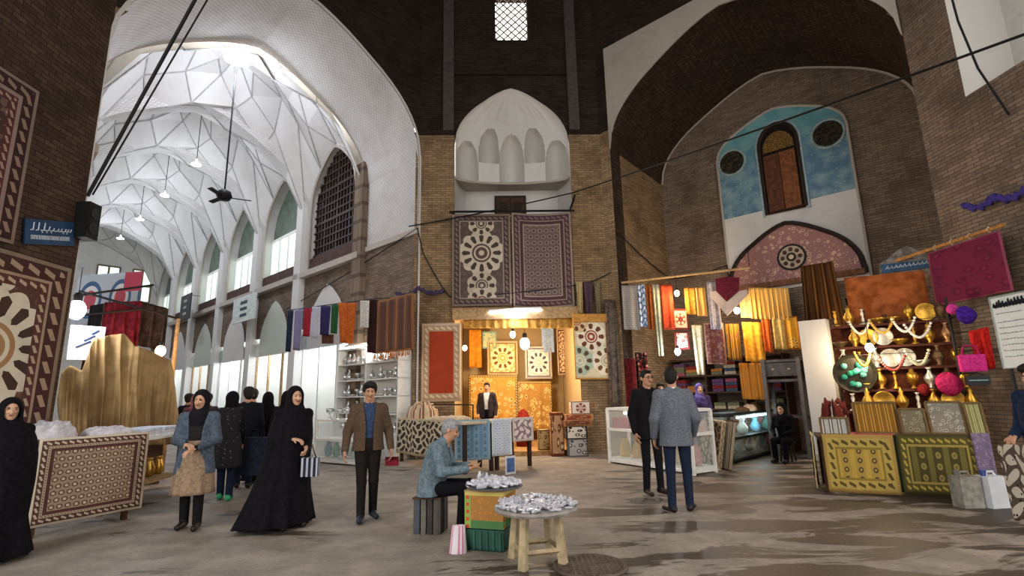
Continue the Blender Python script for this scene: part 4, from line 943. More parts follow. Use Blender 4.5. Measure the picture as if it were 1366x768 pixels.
g = G(); g.box(base+ZUP*.5+LX*.2, (1.5, .9, 1.0), (RX, LX, ZUP)); g.build('counter_body', WOOD, cs)
for s in (-1, 1): g = G(); g.tube([base+RX*s*.65+LX*.2+ZUP*1, base+RX*s*.55+LX*.2+ZUP*2.6], .03); g.build('post', WOOD, cs)
# white table behind with warm-lit goods below
w0, w1 = ground(186, 676), ground(240, 656); dw2 = (w1-w0).normalized(); nw = Vector((-dw2.y, dw2.x, 0))
if nw.x > 0: nw = -nw
def WS(u, d, z): return w0+dw2*u+nw*d+ZUP*z
Ww = (w1-w0).length
t = empty('sales_table', WS(Ww/2, .35, 0), 'low sales table piled with white linen beside the tan tarpaulin', 'table')
for z, m in ((.98, WHITEM), (.32, WOODL)): g = G(); g.box(WS(Ww/2, .35, z), (Ww, .7, .04), (dw2, nw, ZUP)); g.build('table_top' if z > .5 else 'lower_shelf', m, t)
for u in (.04, Ww-.04):
    for d in (.04, .66): g = G(); g.box(WS(u, d, .48), (.05, .05, .96), (dw2, nw, ZUP)); g.build('leg', WHITEM, t)
for k in range(6):
    g = G(); rnd = random.Random(k); w = Ww*.42; c = WS(Ww*(.25+.5*(k % 2)), .35, 1.0+.022+.045*(k//2)); g.box(c, (w, .55, .04), (dw2, nw, ZUP)); o = g.build('folded_linen', flat(('#dfe3ea', '#d5d2d8', '#c9d4e2')[k//2], .9), None, origin=c-ZUP*.02); bv = o.modifiers.new('edge', 'BEVEL'); bv.width = .015; bv.segments = 2
    tag(o, ('folded white linen at the bottom of the stacks on the low sales table', 'folded greyish linen in the middle of the stacks on the low sales table', 'folded pale blue linen on top of the stacks on the low sales table')[k//2], 'linen', 'folded linen on the sales table')
for k in range(4):
    c = WS(Ww*(.15+.23*k), .3, .342); g = G(); g.lathe([(.05, 0), (.08, .05), (.09, .14), (.05, .22), (.04, .27), (.06, .29)], c, 14); tag(g.build('brass_pot', flat('#c79b4a', .35, .8), None, True, origin=c), 'brass pot on the lower shelf of the low sales table', 'pot', 'brass pots under the sales table')
# ---------------------------------------------------------------- lamps
def bulb(label, p, watts, hexc, st, r=.05, cord=.5, name='light_bulb', group=None):
    o = empty(name, p, label, 'lamp', group); p = Vector(p)
    g = G(); g.ball(p, (r, r, r*1.25)); g.build('bulb', glow('lit_bulb', hexc, st), o, True)
    g = G(); g.lathe([(r*.45, 0), (r*.5, r*.8), (r*.3, r*1.1)], p+ZUP*r*1.1, 10); g.build('socket', IRON, o)
    g = G(); g.tube([p+ZUP*r*2.0, p+ZUP*(cord+r*2)], .006, 5); g.build('cord', IRON, o)
    if watts: lamp('bulb_light', p-ZUP*(r*1.6+.03), watts, hexc, o, r)
    return o
def tube_light(label, A, B, watts, hexc='#f4f8ff', st=9, group=None):
    A, B = Vector(A), Vector(B); o = empty('fluorescent_lamp', (A+B)/2, label, 'lamp', group); d = (B-A).normalized()
    g = G(); g.tube([A, B], .022, 8); g.build('tube', glow('fluorescent_tube', hexc, st), o)
    g = G(); g.box((A+B)/2+ZUP*.05, ((B-A).length, .08, .05), (d, d.cross(ZUP).normalized(), ZUP)); g.build('batten', WHITEM, o)
    if watts: lamp('tube_light', (A+B)/2-ZUP*.1, watts, hexc, o, .15)
    return o
def pendant(label, p, rad, watts, rod, hexc='#f6f7ff', group=None):
    p = Vector(p); o = empty('pendant_lamp', p, label, 'lamp', group)
    g = G(); g.lathe([(.001, 0), (rad, .02), (rad, .05)], p, 24); g.build('diffuser', glow('pendant_disc', hexc, 25), o)
    g = G(); g.lathe([(rad*.4, .05), (rad*.35, .12), (rad*.2, .22), (.03, .26)], p, 24); g.build('shade', WHITEM, o, True)
    g = G(); g.tube([p+ZUP*.26, p+ZUP*(.26+rod)], .012, 6); g.build('rod', IRON, o)
    lamp('pendant_light', p-ZUP*.3, watts, hexc, o, rad*.8)
    return o
pl = on_l(317, 80, 14.6)
pendant('large round white pendant lamp under the first vault of the passage', pl, .36, 175, .4, '#eaf0ff')
for k in (1, 2, 3, 4):  # extra pendants, added to brighten the vaults of the deeper bays
    pendant('added round white pendant lamp brightening the deeper passage', W(LC+.3, BAY0+PIT*(k+.5), 9.8), .15, 85, 2.3, '#eaf0ff', group='added pendant lamps along the passage')
# hanging iron lamp cluster / ceiling fan on a long rod
fp = at_dist(299, 262, 15.6)
fan = empty('ceiling_fan', fp, 'black ceiling fan on a long rod hanging in the passage', 'fan')
g = G(); g.tube([fp+ZUP*.15, Vector((fp.x, fp.y, 11.6))], .022, 6); g.build('rod', IRON, fan)
g = G(); g.lathe([(.05, .2), (.16, .14), (.2, .0), (.14, -.1), (.02, -.12)], fp, 16); g.build('motor', IRON, fan, True)
for k in range(3):
    a = 2*pi*k/3+.5; X = Vector((cos(a), sin(a), 0)); Y = Vector((-sin(a), cos(a), 0)); g = G(); g.box(fp+X*.42-ZUP*.02, (.5, .13, .015), (X, (Y+ZUP*.2).normalized(), ZUP)); g.build('blade', IRON, fan)
# ================================================================ PASSAGE SHOPS
SHOPW = plastermat('shop_white', '#e3e3de', '#c4c0b6', .3)
rnd = random.Random(3)
for b in range(NB):
    l0 = BAY0+b*PIT+.3; l1 = BAY0+(b+1)*PIT-.2; c = (l0+l1)/2
    sh = empty('wall_shop_interior', PC(c, 1, 0), kind='structure')
    g = G(); g.face([PC(l0, 1.8, 0), PC(l1, 1.8, 0), PC(l1, 1.8, 3.9), PC(l0, 1.8, 3.9)], [(0, 0), (3.5, 0), (3.5, 3.9), (0, 3.9)])
    g.face([PC(l0-.3, 0, 3.9), PC(l1+.3, 0, 3.9), PC(l1+.3, 1.8, 3.9), PC(l0-.3, 1.8, 3.9)])
    for l in (l0, l1): g.face([PC(l, 0, 0), PC(l, 1.8, 0), PC(l, 1.8, 3.9), PC(l, 0, 3.9)])
    g.build('plaster_box', SHOPW, sh)
    g = G(); g.box(PC(c, .1, 3.45), (l1-l0, .2, .5), (LX, RX, ZUP)); g.build('fascia', SHOPW if b % 2 else flat('#a8b3b0', .6), sh)
    for k in range(4): g = G(); g.box(PC(l0+(l1-l0)*k/3, .12, 1.6), (.07, .07, 3.2), (LX, RX, ZUP)); g.build('shopfront_post', WHITEM if b % 2 == 0 else WOODL, sh)
    for z in (.7, 1.3, 1.9, 2.5): g = G(); g.box(PC(c, 1.62, z), (l1-l0, .3, .03), (LX, RX, ZUP)); g.build('shelf', WHITEM, sh)
    tube_light('fluorescent tube over the open shop in the passage', PC(c-.6, .7, 3.35), PC(c+.6, .7, 3.35), 85 if b < 3 else 50, '#f2f8ff', 9, 'fluorescent tubes of the passage shops')
    if b < 3:
        for k in range(10):
            p = PC(l0+.3+rnd.random()*(l1-l0-.6), 1.58, rnd.choice((.717, 1.317, 1.917, 2.517))); h = .2+.15*rnd.random(); g = G()
            g.lathe([(.05, 0), (.08, .08*h/.3), (.06, .2*h/.3), (.03, .26*h/.3), (.05, h)], p, 10); tag(g.build('vase', flat(rnd.choice(('#9db7c4', '#c9c2b2', '#7d98a8', '#b98d5a')), .4), None, True, origin=p), 'small vase on the shelves of a passage shop', 'vase', 'vases in the passage shops')
# ---- silverware shop on the inside of the left arch: bright shelves
def PJ(l, d, z): return W(8.15-d, l, z)          # d out of the jamb face
sv = empty('showcase', PJ(12.7, .2, 0), 'tall bright white showcase of silverware against the inside of the left arch', 'showcase')
g = G(); g.box(PJ(12.75, .03, 1.75), (3.1, .05, 2.3), (LX, RX, ZUP)); g.build('back_panel', SHOPW, sv)
g = G(); g.box(PJ(12.75, .23, .3), (3.1, .45, .6), (LX, RX, ZUP)); g.build('base', WHITEM, sv)
for z in (.62, 1.1, 1.55, 2.0, 2.45, 2.9): g = G(); g.box(PJ(12.75, .23, z), (3.1, .43, .03), (LX, RX, ZUP)); g.build('shelf', WHITEM, sv)
for l in (11.22, 12.75, 14.28): g = G(); g.box(PJ(l, .23, 1.75), (.04, .43, 2.3), (LX, RX, ZUP)); g.build('upright', WHITEM, sv)
SILVER = flat('#d9dcdc', .22, .85, .05)
protos = []
for pr in ([(.05, 0), (.06, .01), (.02, .04), (.02, .08), (.08, .14), (.09, .2)], [(.04, 0), (.09, .06), (.1, .12), (.05, .2), (.03, .28), (.05, .32)], [(.1, 0), (.13, .02), (.15, .05)], [(.06, 0), (.08, .1), (.07, .18), (.02, .22), (.001, .27)]):
    protos.append(pr)
names = ('goblet', 'ewer', 'bowl', 'sugar_pot'); first = {}
for z in (.62, 1.1, 1.55, 2.0, 2.45):
    for k in range(13):
        l = 11.35+k*.235; q = rnd.randrange(4); p = PJ(l, .24, z+.016)
        if q not in first:
            g = G(); g.lathe(protos[q], p, 14); o = g.build(names[q], SILVER, None, True, origin=p); first[q] = tag(o, 'silver %s on the shelves of the bright showcase' % names[q].replace('_', ' '), names[q].replace('_', ' '), 'silverware in the bright showcase')
        else: copy_tree(first[q], p)
tube_light('long fluorescent tube at the top of the silverware showcase', PJ(11.5, .35, 2.96), PJ(14.0, .35, 2.96), 170, '#fffaf2', 10)
# low glass cabinet in front of it
def glass_case(label, A, B, depth, H, frame, shelfm, rail=.05, mid=.55, goods=None, top=True):
    """glazed counter, front edge A-B on the ground, depth goes away from the camera"""
    A, B = Vector(A), Vector(B); X = (B-A).normalized(); L = (B-A).length; N = X.cross(ZUP).normalized()
    if N.dot(A-CAM) < 0: N = -N
    o = empty('glass_counter', (A+B)/2+N*depth/2, label, 'counter'); ax = (X, N, ZUP); at = lambda u, d, z: A+X*u+N*d+ZUP*z
    for u in (0, L):
        for d in (0, depth): g = G(); g.box(at(u, d, H/2), (rail, rail, H), ax); g.build('post', frame, o)
    for z in (.06, H*mid, H):
        for d in (0, depth): g = G(); g.box(at(L/2, d, z), (L, rail, rail), ax); g.build('rail', frame, o)
        for u in (0, L): g = G(); g.box(at(u, depth/2, z), (rail, depth, rail), ax); g.build('rail', frame, o)
    g = G(); g.box(at(L/2, depth/2, .1), (L-.02, depth-.02, .06), ax); g.build('bottom', shelfm, o)
    g = G(); g.box(at(L/2, depth/2, H*mid), (L-.06, depth-.06, .015), ax); g.build('shelf', shelfm, o)
    gm = glass()
    g = G(); g.box(at(L/2, -.0, H/2), (L, .008, H-.1), ax); g.build('front_pane', gm, o)
    g = G(); g.box(at(L/2, depth/2, H), (L, depth, .01), ax); g.build('top_pane', gm, o)
    for u in (0, L): g = G(); g.box(at(u, depth/2, H/2), (.008, depth, H-.1), ax); g.build('side_pane', gm, o)
    return o, at, L
ca, cb = ground(420, 617), ground(478, 622)
o, at, L = glass_case('white framed glass counter below the bright silverware showcase', ca, cb, .5, 1.0, WHITEM, WHITEM)
for k in range(5):
    p = at(L*(k+.5)/5, .25, .131); g = G(); g.lathe([(.05, 0), (.09, .08), (.1, .2), (.04, .3), (.06, .35)], p, 12); tag(g.build('glass_vase', flat(('#6fa8b8', '#8fc0b0', '#5d8fae', '#a9c9c4', '#7fb39a')[k], .3), None, True, origin=p), ('blue', 'sea green', 'deep blue', 'pale', 'green')[k]+' glass vase inside the white framed glass counter', 'vase')
for k in range(5):
    p = at(L*(k+.5)/5, .25, 1.006); g = G(); g.lathe([(.06, 0), (.07, .02), (.02, .06), (.02, .14), (.09, .2), (.1, .28)], p, 14); tag(g.build('silver_cup', SILVER, None, True, origin=p), 'silver footed cup standing on the white framed glass counter', 'cup', 'silver cups on the glass counter')
# ---- scarves hung in a row by the passage mouth, brown shawl
pole = empty('hanging_pole', on_r(450, 402, 7.4), 'thin dark pole carrying a row of coloured scarves beside the left arch', 'pole')
g = G(); g.tube([on_r(382, 414, 7.4), on_r(502, 398, 7.4)], .018, 6); g.build('rod', IRON, pole)
for x in (384, 500):
    p = on_r(x, 413 if x < 400 else 398, 7.4); g = G(); g.tube([p, p+RX*.72+ZUP*.1], .012, 6); g.build('bracket', IRON, pole)
P74 = PRN(7.33)
for (x0, x1, yt, yb, c, nm) in ((386, 393, 414, 468, '#2c3348', 'narrow navy'), (395, 406, 412, 466, '#8d86a8', 'lilac'), (408, 417, 411, 448, '#a52a3c', 'red'), (418, 430, 409, 450, '#c9c9d6', 'white and pale blue'), (430, 443, 408, 446, '#35305a', 'dark purple'), (444, 454, 406, 444, '#2d5a35', 'dark green'), (482, 494, 401, 436, '#d6d3cb', 'white')):
    hpx('scarf', nm+' scarf hanging from the thin pole beside the left arch', 'scarf', x0, x1, yt, yb, P74, cloth(c, None, 20), folds=2, amp=.02, nu=14, taper=.1)
hpx('scarf', 'wide orange scarf gathered on the thin pole beside the left arch', 'scarf', 455, 477, 404, 456, P74, cloth('#c5672d', '#a85422', 12), folds=2.5, amp=.05, taper=.35)
hpx('scarf', 'brown fringed scarf end below the dark green scarf', 'scarf', 431, 447, 446, 458, PRN(7.36), cloth('#5a3a2c', None, 20), folds=2, amp=.02, nu=12)
BRS = textile('brown_shawl', 1.2, 1.5, '#5d4238', ((.06, '#8a6040', None),), 'stripes', .3, ('#6b5046', '#9a6a3c'))
A, B = on_r(505, 402, 7.5), on_r(553, 398, 7.5); B.z = A.z
sw = hang('shawl', 'large brown striped shawl with orange fringe hanging beside the far pier', 'shawl', A, B, A.z-on_r(505, 472, 7.5).z, BRS, folds=3, amp=.03)
fringe_of(sw, A-RX*.06, B-RX*.06, on_r(505, 472, 7.5).z, 22, cloth('#b8763c', None, 20), .16)
hpx('shawl', 'dark maroon shawl hanging beside the large brown striped shawl', 'shawl', 494, 506, 400, 470, PRN(7.5), cloth('#3d2626', '#2a1a1b', 20), folds=2, amp=.02, nu=14)
# ================================================================ FAR PIER: carpets, shop
CARP1 = textile('lobed_carpet', 1.58, 2.55, '#5b4f4b', ((.05, '#8b7a6c', None), (.14, '#4d4140', '#7c6c64'), (.03, '#95857a', None)), 'flowers', cols=('#655853', '#6d5f58', '#51464a'), vscale=9, medal=((.79, 1.45, .62, 12, '#c4b8a4', '#4b403c', '#5b4d48'), (.79, 2.28, .36, 8, '#bfb39f', '#4b403c', '#5b4f4b'), (.79, .55, .4, 8, '#b9ac98', '#4b403c', '#5b4f4b'), (.79, .1, .4, 8, '#bfb39f', '#4b403c', '#7a4a3c')))
CARP2 = textile('boteh_carpet', 1.62, 2.6, '#6c5c58', ((.05, '#9c8d80', None), (.14, '#553f43', '#7d6968'), (.03, '#8f7f78', None), (.08, '#4f3a3c', None), (.03, '#9d8d80', None)), 'cells', .17, ('#8b7a74', '#52454a'))
hang('carpet', 'grey brown carpet with a white lobed medallion hung over the shop of the far pier', 'carpet', CH(-1.12, .06, 6.38), CH(.46, .06, 6.38), 2.55, CARP1, folds=1, amp=.015)
hang('carpet', 'carpet with rows of small motifs and dark border hung under the alcove', 'carpet', CH(.50, .06, 6.42), CH(2.13, .06, 6.42), 2.64, CARP2, folds=1, amp=.015, sag=.06)
rl_ = empty('carpet_rail', CH(.5, .1, 6.45), 'dark iron rail along the alcove edge carrying the two carpets', 'rail')
g = G(); g.tube([CH(-1.2, .08, 6.46), CH(2.25, .08, 6.46)], .03, 6); g.build('bar', IRON, rl_)
for s in (-1.1, .48, 2.15): g = G(); g.tube([CH(s, .08, 6.46), CH(s, .02, 6.32)], .02, 6); g.build('bracket', IRON, rl_)
g = G(); g.tube([CH(2.12, .06, 6.46), CH(2.3, -.02, 6.95)], .03, 6); g.build('stay', IRON, rl_)
# shop interior
si = empty('wall_far_shop', CH(SC0, -2, 0), kind='structure'); SW = 1.63; DP = 3.6
GOLD = plastermat('ochre_plaster', '#b59c72', '#94764a', .4)
g = G(); a0, a1 = SC0-SW, SC0+SW
g.face([CH(a0, -DP, 0), CH(a1, -DP, 0), CH(a1, -DP, 3.75), CH(a0, -DP, 3.75)], [(0, 0), (3, 0), (3, 3.7), (0, 3.7)])
for s in (a0, a1): g.face([CH(s, 0, 0), CH(s, -DP, 0), CH(s, -DP, 3.75), CH(s, 0, 3.75)], [(0, 0), (3.6, 0), (3.6, 3.7), (0, 3.7)])
g.face([CH(a0, 0, 3.75), CH(a1, 0, 3.75), CH(a1, -DP, 3.75), CH(a0, -DP, 3.75)]); g.build('plaster_box', GOLD, si)
g = G(); g.box(CH(SC0, -DP/2+.1, .06), (2*SW, DP, .12), AXC); g.build('raised_floor', flat('#b08a58', .7, 0, .3), si)
g = G(); g.box(CH(SC0, .02, 3.62), (2*SW+.1, .2, .3), AXC); g.build('lintel', WOODL, si)
PI = PCN(-1.6)
tube_light('white fluorescent tube over the entrance of the far shop', on_c(652, 417, .15), on_c(722, 413, .15), 70, '#f6f3ff', 12)
bulb('large globe bulb glowing in the middle of the far shop', on_c(700, 458, -.3), 110, '#ffe2b6', 18, .13, .6, 'globe_lamp')
bulb('small warm bulb beside the red carpet of the far shop', on_c(620, 464, -.2), 30, '#ffdcae', 14, .06, .5)
bulb('pale bulb hanging behind the large globe bulb', on_c(684, 446, -1.2), 45, '#ffe8c8', 14, .08, .5)
# goods hung in the shop
def suz(name, w, h, field, c1, c2): return textile(name, w, h, field, ((.06, c1, c2), (.04, c2, None)), 'leaves', cols=(c1, c2), vscale=6, medal=((w/2, h*.5, w*.4, 10, c1, c2, field),))
PB1 = PCN(-2.9)
for (x0, x1, yt, yb, m, lab) in ((626, 642, 440, 490, cloth('#d9912c', '#b97420', 10), 'plain orange cloth'), (643, 662, 442, 465, textile('g1', .6, .5, '#b9b98c', ((.05, '#7d9a8c', None),), 'flowers', cols=('#6f9a98', '#d9c9a0')), 'small pale green printed cloth'),
        (650, 690, 455, 500, suz('g2', 1.1, 1.2, '#c9a45a', '#e2d2a4', '#7a5228'), 'golden cloth with round flower medallion'), (700, 735, 462, 505, suz('g3', 1.0, 1.1, '#c9c2b8', '#e6e2da', '#5a5668'), 'white cloth with dark round medallion'),
        (722, 738, 437, 470, cloth('#9fb4d4', '#86a0c6', 14), 'pale blue cloth'), (742, 758, 438, 500, suz('g4', .6, 1.7, '#8a5a3a', '#d9c09a', '#4a2a20'), 'brown and cream printed cloth')):
    hpx('cloth', lab+' hanging at the back of the far shop', 'cloth', x0, x1, yt, yb, PB1, m, folds=1.5, amp=.02, nu=16)
for (x0, x1, yt, yb, c, lab) in ((625, 690, 500, 560, '#c79a4c', 'gold embroidered cloth'), (690, 735, 508, 575, '#b58a48', 'ochre folded cloth')):
    hpx('cloth', lab+' spread low along the back of the far shop', 'cloth', x0, x1, yt, yb, PB1, textile('gold'+str(x0), 1.5, 1.3, c, ((.07, '#7a5a28', '#e0c88c'),), 'flowers', cols=('#dcc07c', '#7d5426', '#a8442c'), vscale=7), folds=3, amp=.03)
# shop valance and side hangings
hpx('valance', 'pleated golden valance along the top of the far shop', 'valance', 618, 765, 424, 438, PCN(-.05), cloth('#c99a4e', '#a67a38', 12), folds=14, amp=.03, nu=90)
REDC = textile('red_felt', 1.05, 1.95, '#a8432a', ((.05, '#cdb79a', None), (.15, '#b99a78', '#d9c8ac')), 'none')
A, B = on_c(563, 432, .12), on_c(615, 424, .12); B.z = A.z
hang('carpet', 'plain red carpet with a wide cream border hung beside the far shop', 'carpet', A, B, A.z-on_c(563, 536, .12).z, REDC, folds=1, amp=.02)
A, B = on_c(763, 420, .1), on_c(808, 420, .1)
hang('cloth', 'bold brown and cream geometric cloth hung on the pier beside the far shop', 'cloth', A, B, A.z-on_c(763, 506, .1).z, textile('geo', .95, 1.75, '#d4c6a4', ((.04, '#c9974e', None),), 'none', medal=((.5, 1.15, .42, 8, '#e2d8c0', '#6a4030', '#9a4a38'), (.15, .5, .4, 8, '#a9b9a4', '#5a4a38', '#e0d6bc'), (.9, .5, .4, 8, '#e0d6bc', '#6a4a34', '#b9a98c'), (.1, 1.6, .35, 8, '#c9b48c', '#6a4030', '#a85a38'))), folds=1, amp=.015)
hang('cloth', 'plain orange top cloth folded over the geometric cloth of the far shop', 'cloth', A+Vector((0, -.03, .02)), B+Vector((0, -.03, .02)), .22, cloth('#c9924c', None, 12), folds=1, amp=.02)
for (x0, x1, c, lab) in ((768, 776, '#b9a878', 'thin straw coloured'), (777, 790, '#5a4552', 'thin purple brown'), (792, 800, '#8f8468', 'thin olive')):
    hpx('scarf', lab+' scarf knotted on the brick pier beside the two carpets', 'scarf', x0, x1, 376, 418, PCN(.12), cloth(c, None, 16), folds=2, amp=.04, nu=12, taper=.4)
hpx('cloth', 'grey brown cloth bundle hanging at the corner of the far pier', 'cloth', 806, 820, 400, 545, PCN(.12), cloth('#6d5f54', '#4a3f38', 10), folds=2, amp=.03)
# shopkeeper
J = std_joints(wrl=(.24, -.1, .88), elr=(-.24, .03, 1.13), wrr=(-.22, -.13, .92))
kp = on_c(650, 560, -.6); kp.z = .12
person('person in dark jacket and white shirt standing in the entrance of the far shop', kp, -10, 1.72, J, dict(skin=SKIN, top=flat('#d9d6d0', .9), leg=cloth('#15151a', None, 30), shoe=flat('#1a1614', .5)), 0, 0, 'short', vox=.012, jacket=(cloth('#3a3234', '#2a2426', 30), .82, .05, .01))
# chest and stacked wares to the right of the entrance
def stack_box(label, px0, px1, z0, z1, mat, n=.3, dep=.35, cat='box', nm='printed_box'):
    a = on_c(px0, 600, n); b = on_c(px1, 600, n); a.z = b.z = 0; X = (b-a).normalized(); N = NX; L = (b-a).length
    c = (a+b)/2+ZUP*(z0+z1)/2; g = G(); g.box(c, (L, dep, z1-z0), (X, N, ZUP)); o = g.build(nm, mat, None, origin=c-ZUP*(z1-z0)/2); bv = o.modifiers.new('edge', 'BEVEL'); bv.width = .012; bv.segments = 2; return tag(o, label, cat)
def prn(k, f, c1, c2): return textile('print_%s' % k, .6, .6, f, ((.04, c1, None),), 'flowers', cols=(c1, c2), vscale=6)
stack_box('grey floral printed bale at the bottom of the stack beside the far shop door', 757, 783, .0, .42, prn(1, '#a9a4a0', '#5a5658', '#d9d4cc'))
stack_box('white bale with bold black motif in the stack beside the far shop door', 755, 783, .42, .72, prn(2, '#d4ccc0', '#2a2422', '#e6e0d4'))
stack_box('brown folded blanket in the stack beside the far shop door', 752, 790, .72, .86, prn(3, '#6a4434', '#a8744c', '#3a241c'))
stack_box('rust red folded blanket in the stack beside the far shop door', 754, 792, .86, 1.0, prn(4, '#8a4436', '#c08a5c', '#4a221c'))
stack_box('white box with an oval motif on top of the stack beside the far shop door', 763, 789, 1.0, 1.32, textile('oval', .5, .35, '#ddd2c4', ((.03, '#8a6a54', None),), 'none', medal=((.25, .17, .13, 6, '#8a3c34', '#d8c8b0', '#ddd2c4'),)))
stack_box('tall rolled rug with brown blossoms leaning beside the far shop door', 735, 752, .0, 1.05, prn(5, '#b98f6a', '#6a3c28', '#e0cca4'), .15)
stack_box('small cream printed bale in front of the far shop door', 718, 733, .12, .62, prn(6, '#bca77c', '#7a5c34', '#e0d0a4'), -.2)
for (px, h, m, lab, z0) in ((698, 1.0, cloth('#8a2c24', '#6a1f1a', 14), 'dark red', .12), (672, .95, cloth('#b9823c', '#96662a', 14), 'ochre', .12)):
    p = on_c(px, 560, -1.2); p.z = z0; g = G(); g.lathe([(.2, 0), (.24, .3*h), (.22, .7*h), (.12, .92*h), (.03, h)], p, 18); tag(g.build('cloth_bale', m, None, True, origin=p), lab+' rolled cloth bale standing inside the far shop', 'bale')
# ================================================================ TABLE OF CLOTHS before the far pier
tA, tB, tC = ground(532, 615), ground(619, 633), ground(711, 621); HZ = 1.0
eA = (tA-tB).normalized(); eC = (tC-tB).normalized(); nA = (eC-eA*eC.dot(eA)).normalized(); nC = (eA-eC*eA.dot(eC)).normalized()
def plain_table(label, p, ex, L, ey, D):
    o = empty('cloth_table', p+ex*L/2+ey*D/2, label, 'table')
    g = G(); g.box(p+ex*L/2+ey*D/2+ZUP*(HZ-.025), (L, D, .05), (ex, ey, ZUP)); g.build('table_top', flat('#c9b9a0', .8), o)
    for u in (.05, L-.05):
        for v in (.05, D-.05): g = G(); g.box(p+ex*u+ey*v+ZUP*(HZ-.05)/2, (.07, .07, HZ-.05), (ex, ey, ZUP)); g.build('leg', DARKWOOD, o)
    return o
plain_table('long table under the dark leaf printed cloth before the far pier', tB, eA, (tA-tB).length, nA, .74)
plain_table('short table under the blue grey and mauve cloths before the far pier', tB+eC*.78, eC, (tC-tB).length-.78, nC, .74)
LEAF = textile('leaf_print', 1.9, .8, '#c9bda4', ((.05, '#b9a88a', None),), 'leaves', cols=('#3f3830', '#8a6a4c'), vscale=7)
hang('table_cloth', 'cream cloth with bold dark leaf print hanging from the cloth table', 'cloth', tA+ZUP*1.03, tA.lerp(tB, .8)+ZUP*1.03, .82, LEAF, folds=3, amp=.03)
hang('table_cloth', 'blue grey printed cloth hanging at the corner of the cloth table', 'cloth', tB+(tA-tB)*.12+ZUP*1.035, tB.lerp(tC, .36)+ZUP*1.035, .8, textile('blueprint', .9, .8, '#6d8aa0', ((.05, '#8fa8b4', None),), 'columns', .22, ('#7d9aac', '#55748c')), folds=3, amp=.025)
hang('table_cloth', 'pale blue and white lace cloth hanging from the cloth table', 'cloth', tB.lerp(tC, .37)+ZUP*1.035, tB.lerp(tC, .66)+ZUP*1.035, .75, textile('lace', .5, .75, '#b9c4d4', ((.04, '#d4d9e0', None),), 'cells', .1, ('#d9dee6', '#94a4bc')), folds=2, amp=.02)
hang('table_cloth', 'short mauve and white medallion cloth hanging at the end of the cloth table', 'cloth', tB.lerp(tC, .68)+ZUP*1.035, tC+ZUP*1.035, .5, textile('mauve', .6, .5, '#8a7680', ((.05, '#cabfb8', None),), 'leaves', cols=('#d9d0cc', '#6a545e'), vscale=9), folds=1, amp=.015)
heap('cloth_heap', 'cream cloth spread in folds over the top of the cloth table', tA.lerp(tB, .6)+nA*.37+ZUP*1.005, .5, .36, .08, cloth('#cfc0a8', '#b9a48a', 10), seed=5, n=40)
heap('cloth_heap', 'pile of striped bolts on the far end of the cloth table', tA.lerp(tB, .18)+nA*.37+ZUP*1.005, .36, .3, .36, textile('bolts', 1, 1, '#c9b494', (), 'stripes', .12, ('#8a5a48', '#d9ccb4')), seed=6)
fr = empty('display_rack', tA.lerp(tB, .4)+nA*.66+ZUP*1.0, 'black metal display rack behind the leaf printed cloth', 'rack')
r0, r1 = tA.lerp(tB, .05)+nA*.7+ZUP*1.0, tA.lerp(tB, .75)+nA*.7+ZUP*1.0
for p in (r0, r1): g = G(); g.tube([p, p+ZUP*.32], .018, 6); g.build('upright', IRON, fr)
g = G(); g.tube([r0+ZUP*.32, r1+ZUP*.32], .018, 6); g.build('bar', IRON, fr)
cd = ground(681, 632); g = G(); X = (tC-tB).normalized(); Nn2 = X.cross(ZUP); 
card = empty('framed_card', cd, 'small blue framed card leaning under the end of the cloth table', 'card')
g.box(cd+ZUP*.17, (.24, .02, .34), (X, Nn2, ZUP)); g.build('frame', flat('#d4d4d6', .6), card); g = G(); g.box(cd+ZUP*.17+Nn2*(.012 if Nn2.dot(CAM-cd) > 0 else -.012), (.18, .01, .26), (X, Nn2, ZUP)); g.build('picture', flat('#4a6a9c', .6), card)
# ================================================================ ROUND TABLE, CRATES, SEAT
rt_c = ground(717, 749); RT = empty('round_table', rt_c, 'low round wooden table with four thick legs scattered with white trinkets', 'table')
g = G(); g.lathe([(.39, 0), (.4, .02), (.39, .04), (.001, .04)], rt_c+ZUP*.46, 36); g.build('table_top', flat('#8f8a84', .6, 0, .2), RT)
for k in range(4):
    a = pi/4+k*pi/2+.25; d = Vector((cos(a), sin(a), 0)); g = G(); b0 = rt_c+d*.27; t0 = rt_c+d*.22+ZUP*.46; X = Vector((-d.y, d.x, 0))
    g.face([b0+d*.035+X*.035, b0+d*.035-X*.035, t0+d*.03-X*.03, t0+d*.03+X*.03]); g.face([b0-d*.035-X*.035, b0-d*.035+X*.035, t0-d*.03+X*.03, t0-d*.03-X*.03])
    g.face([b0+d*.035-X*.035, b0-d*.035-X*.035, t0-d*.03-X*.03, t0+d*.03-X*.03]); g.face([b0-d*.035+X*.035, b0+d*.035+X*.035, t0+d*.03+X*.03, t0-d*.03+X*.03]); g.face([b0+d*.035+X*.035, b0-d*.035+X*.035, b0-d*.035-X*.035, b0+d*.035-X*.035])
    g.build('leg', flat('#a89878', .75, 0, .25), RT)
    a2 = a+pi/2; e = Vector((cos(a2), sin(a2), 0)); g = G(); g.tube([rt_c+d*.255+ZUP*.13, rt_c+e*.255+ZUP*.13], .026, 4); g.build('stretcher', flat('#a08e70', .75, 0, .25), RT)
TRK = flat('#c9c9d2', .35, .25, .12, 40); TRD = flat('#77777f', .35, .4, .2, 40)
g = G(); g.box((0, 0, .006), (.06, .022, .012)); g.ball((.03, 0, .009), .014, 8, 5); g.ball((-.03, 0, .009), .014, 8, 5); pr1 = g.build('trinket', TRK, None, origin=(0, 0, 0))
g = G(); g.tube([(.022*cos(2*pi*i/10), .022*sin(2*pi*i/10), .008) for i in range(11)], .007, 5); pr2 = g.build('ring_trinket', TRK, None, origin=(0, 0, 0))
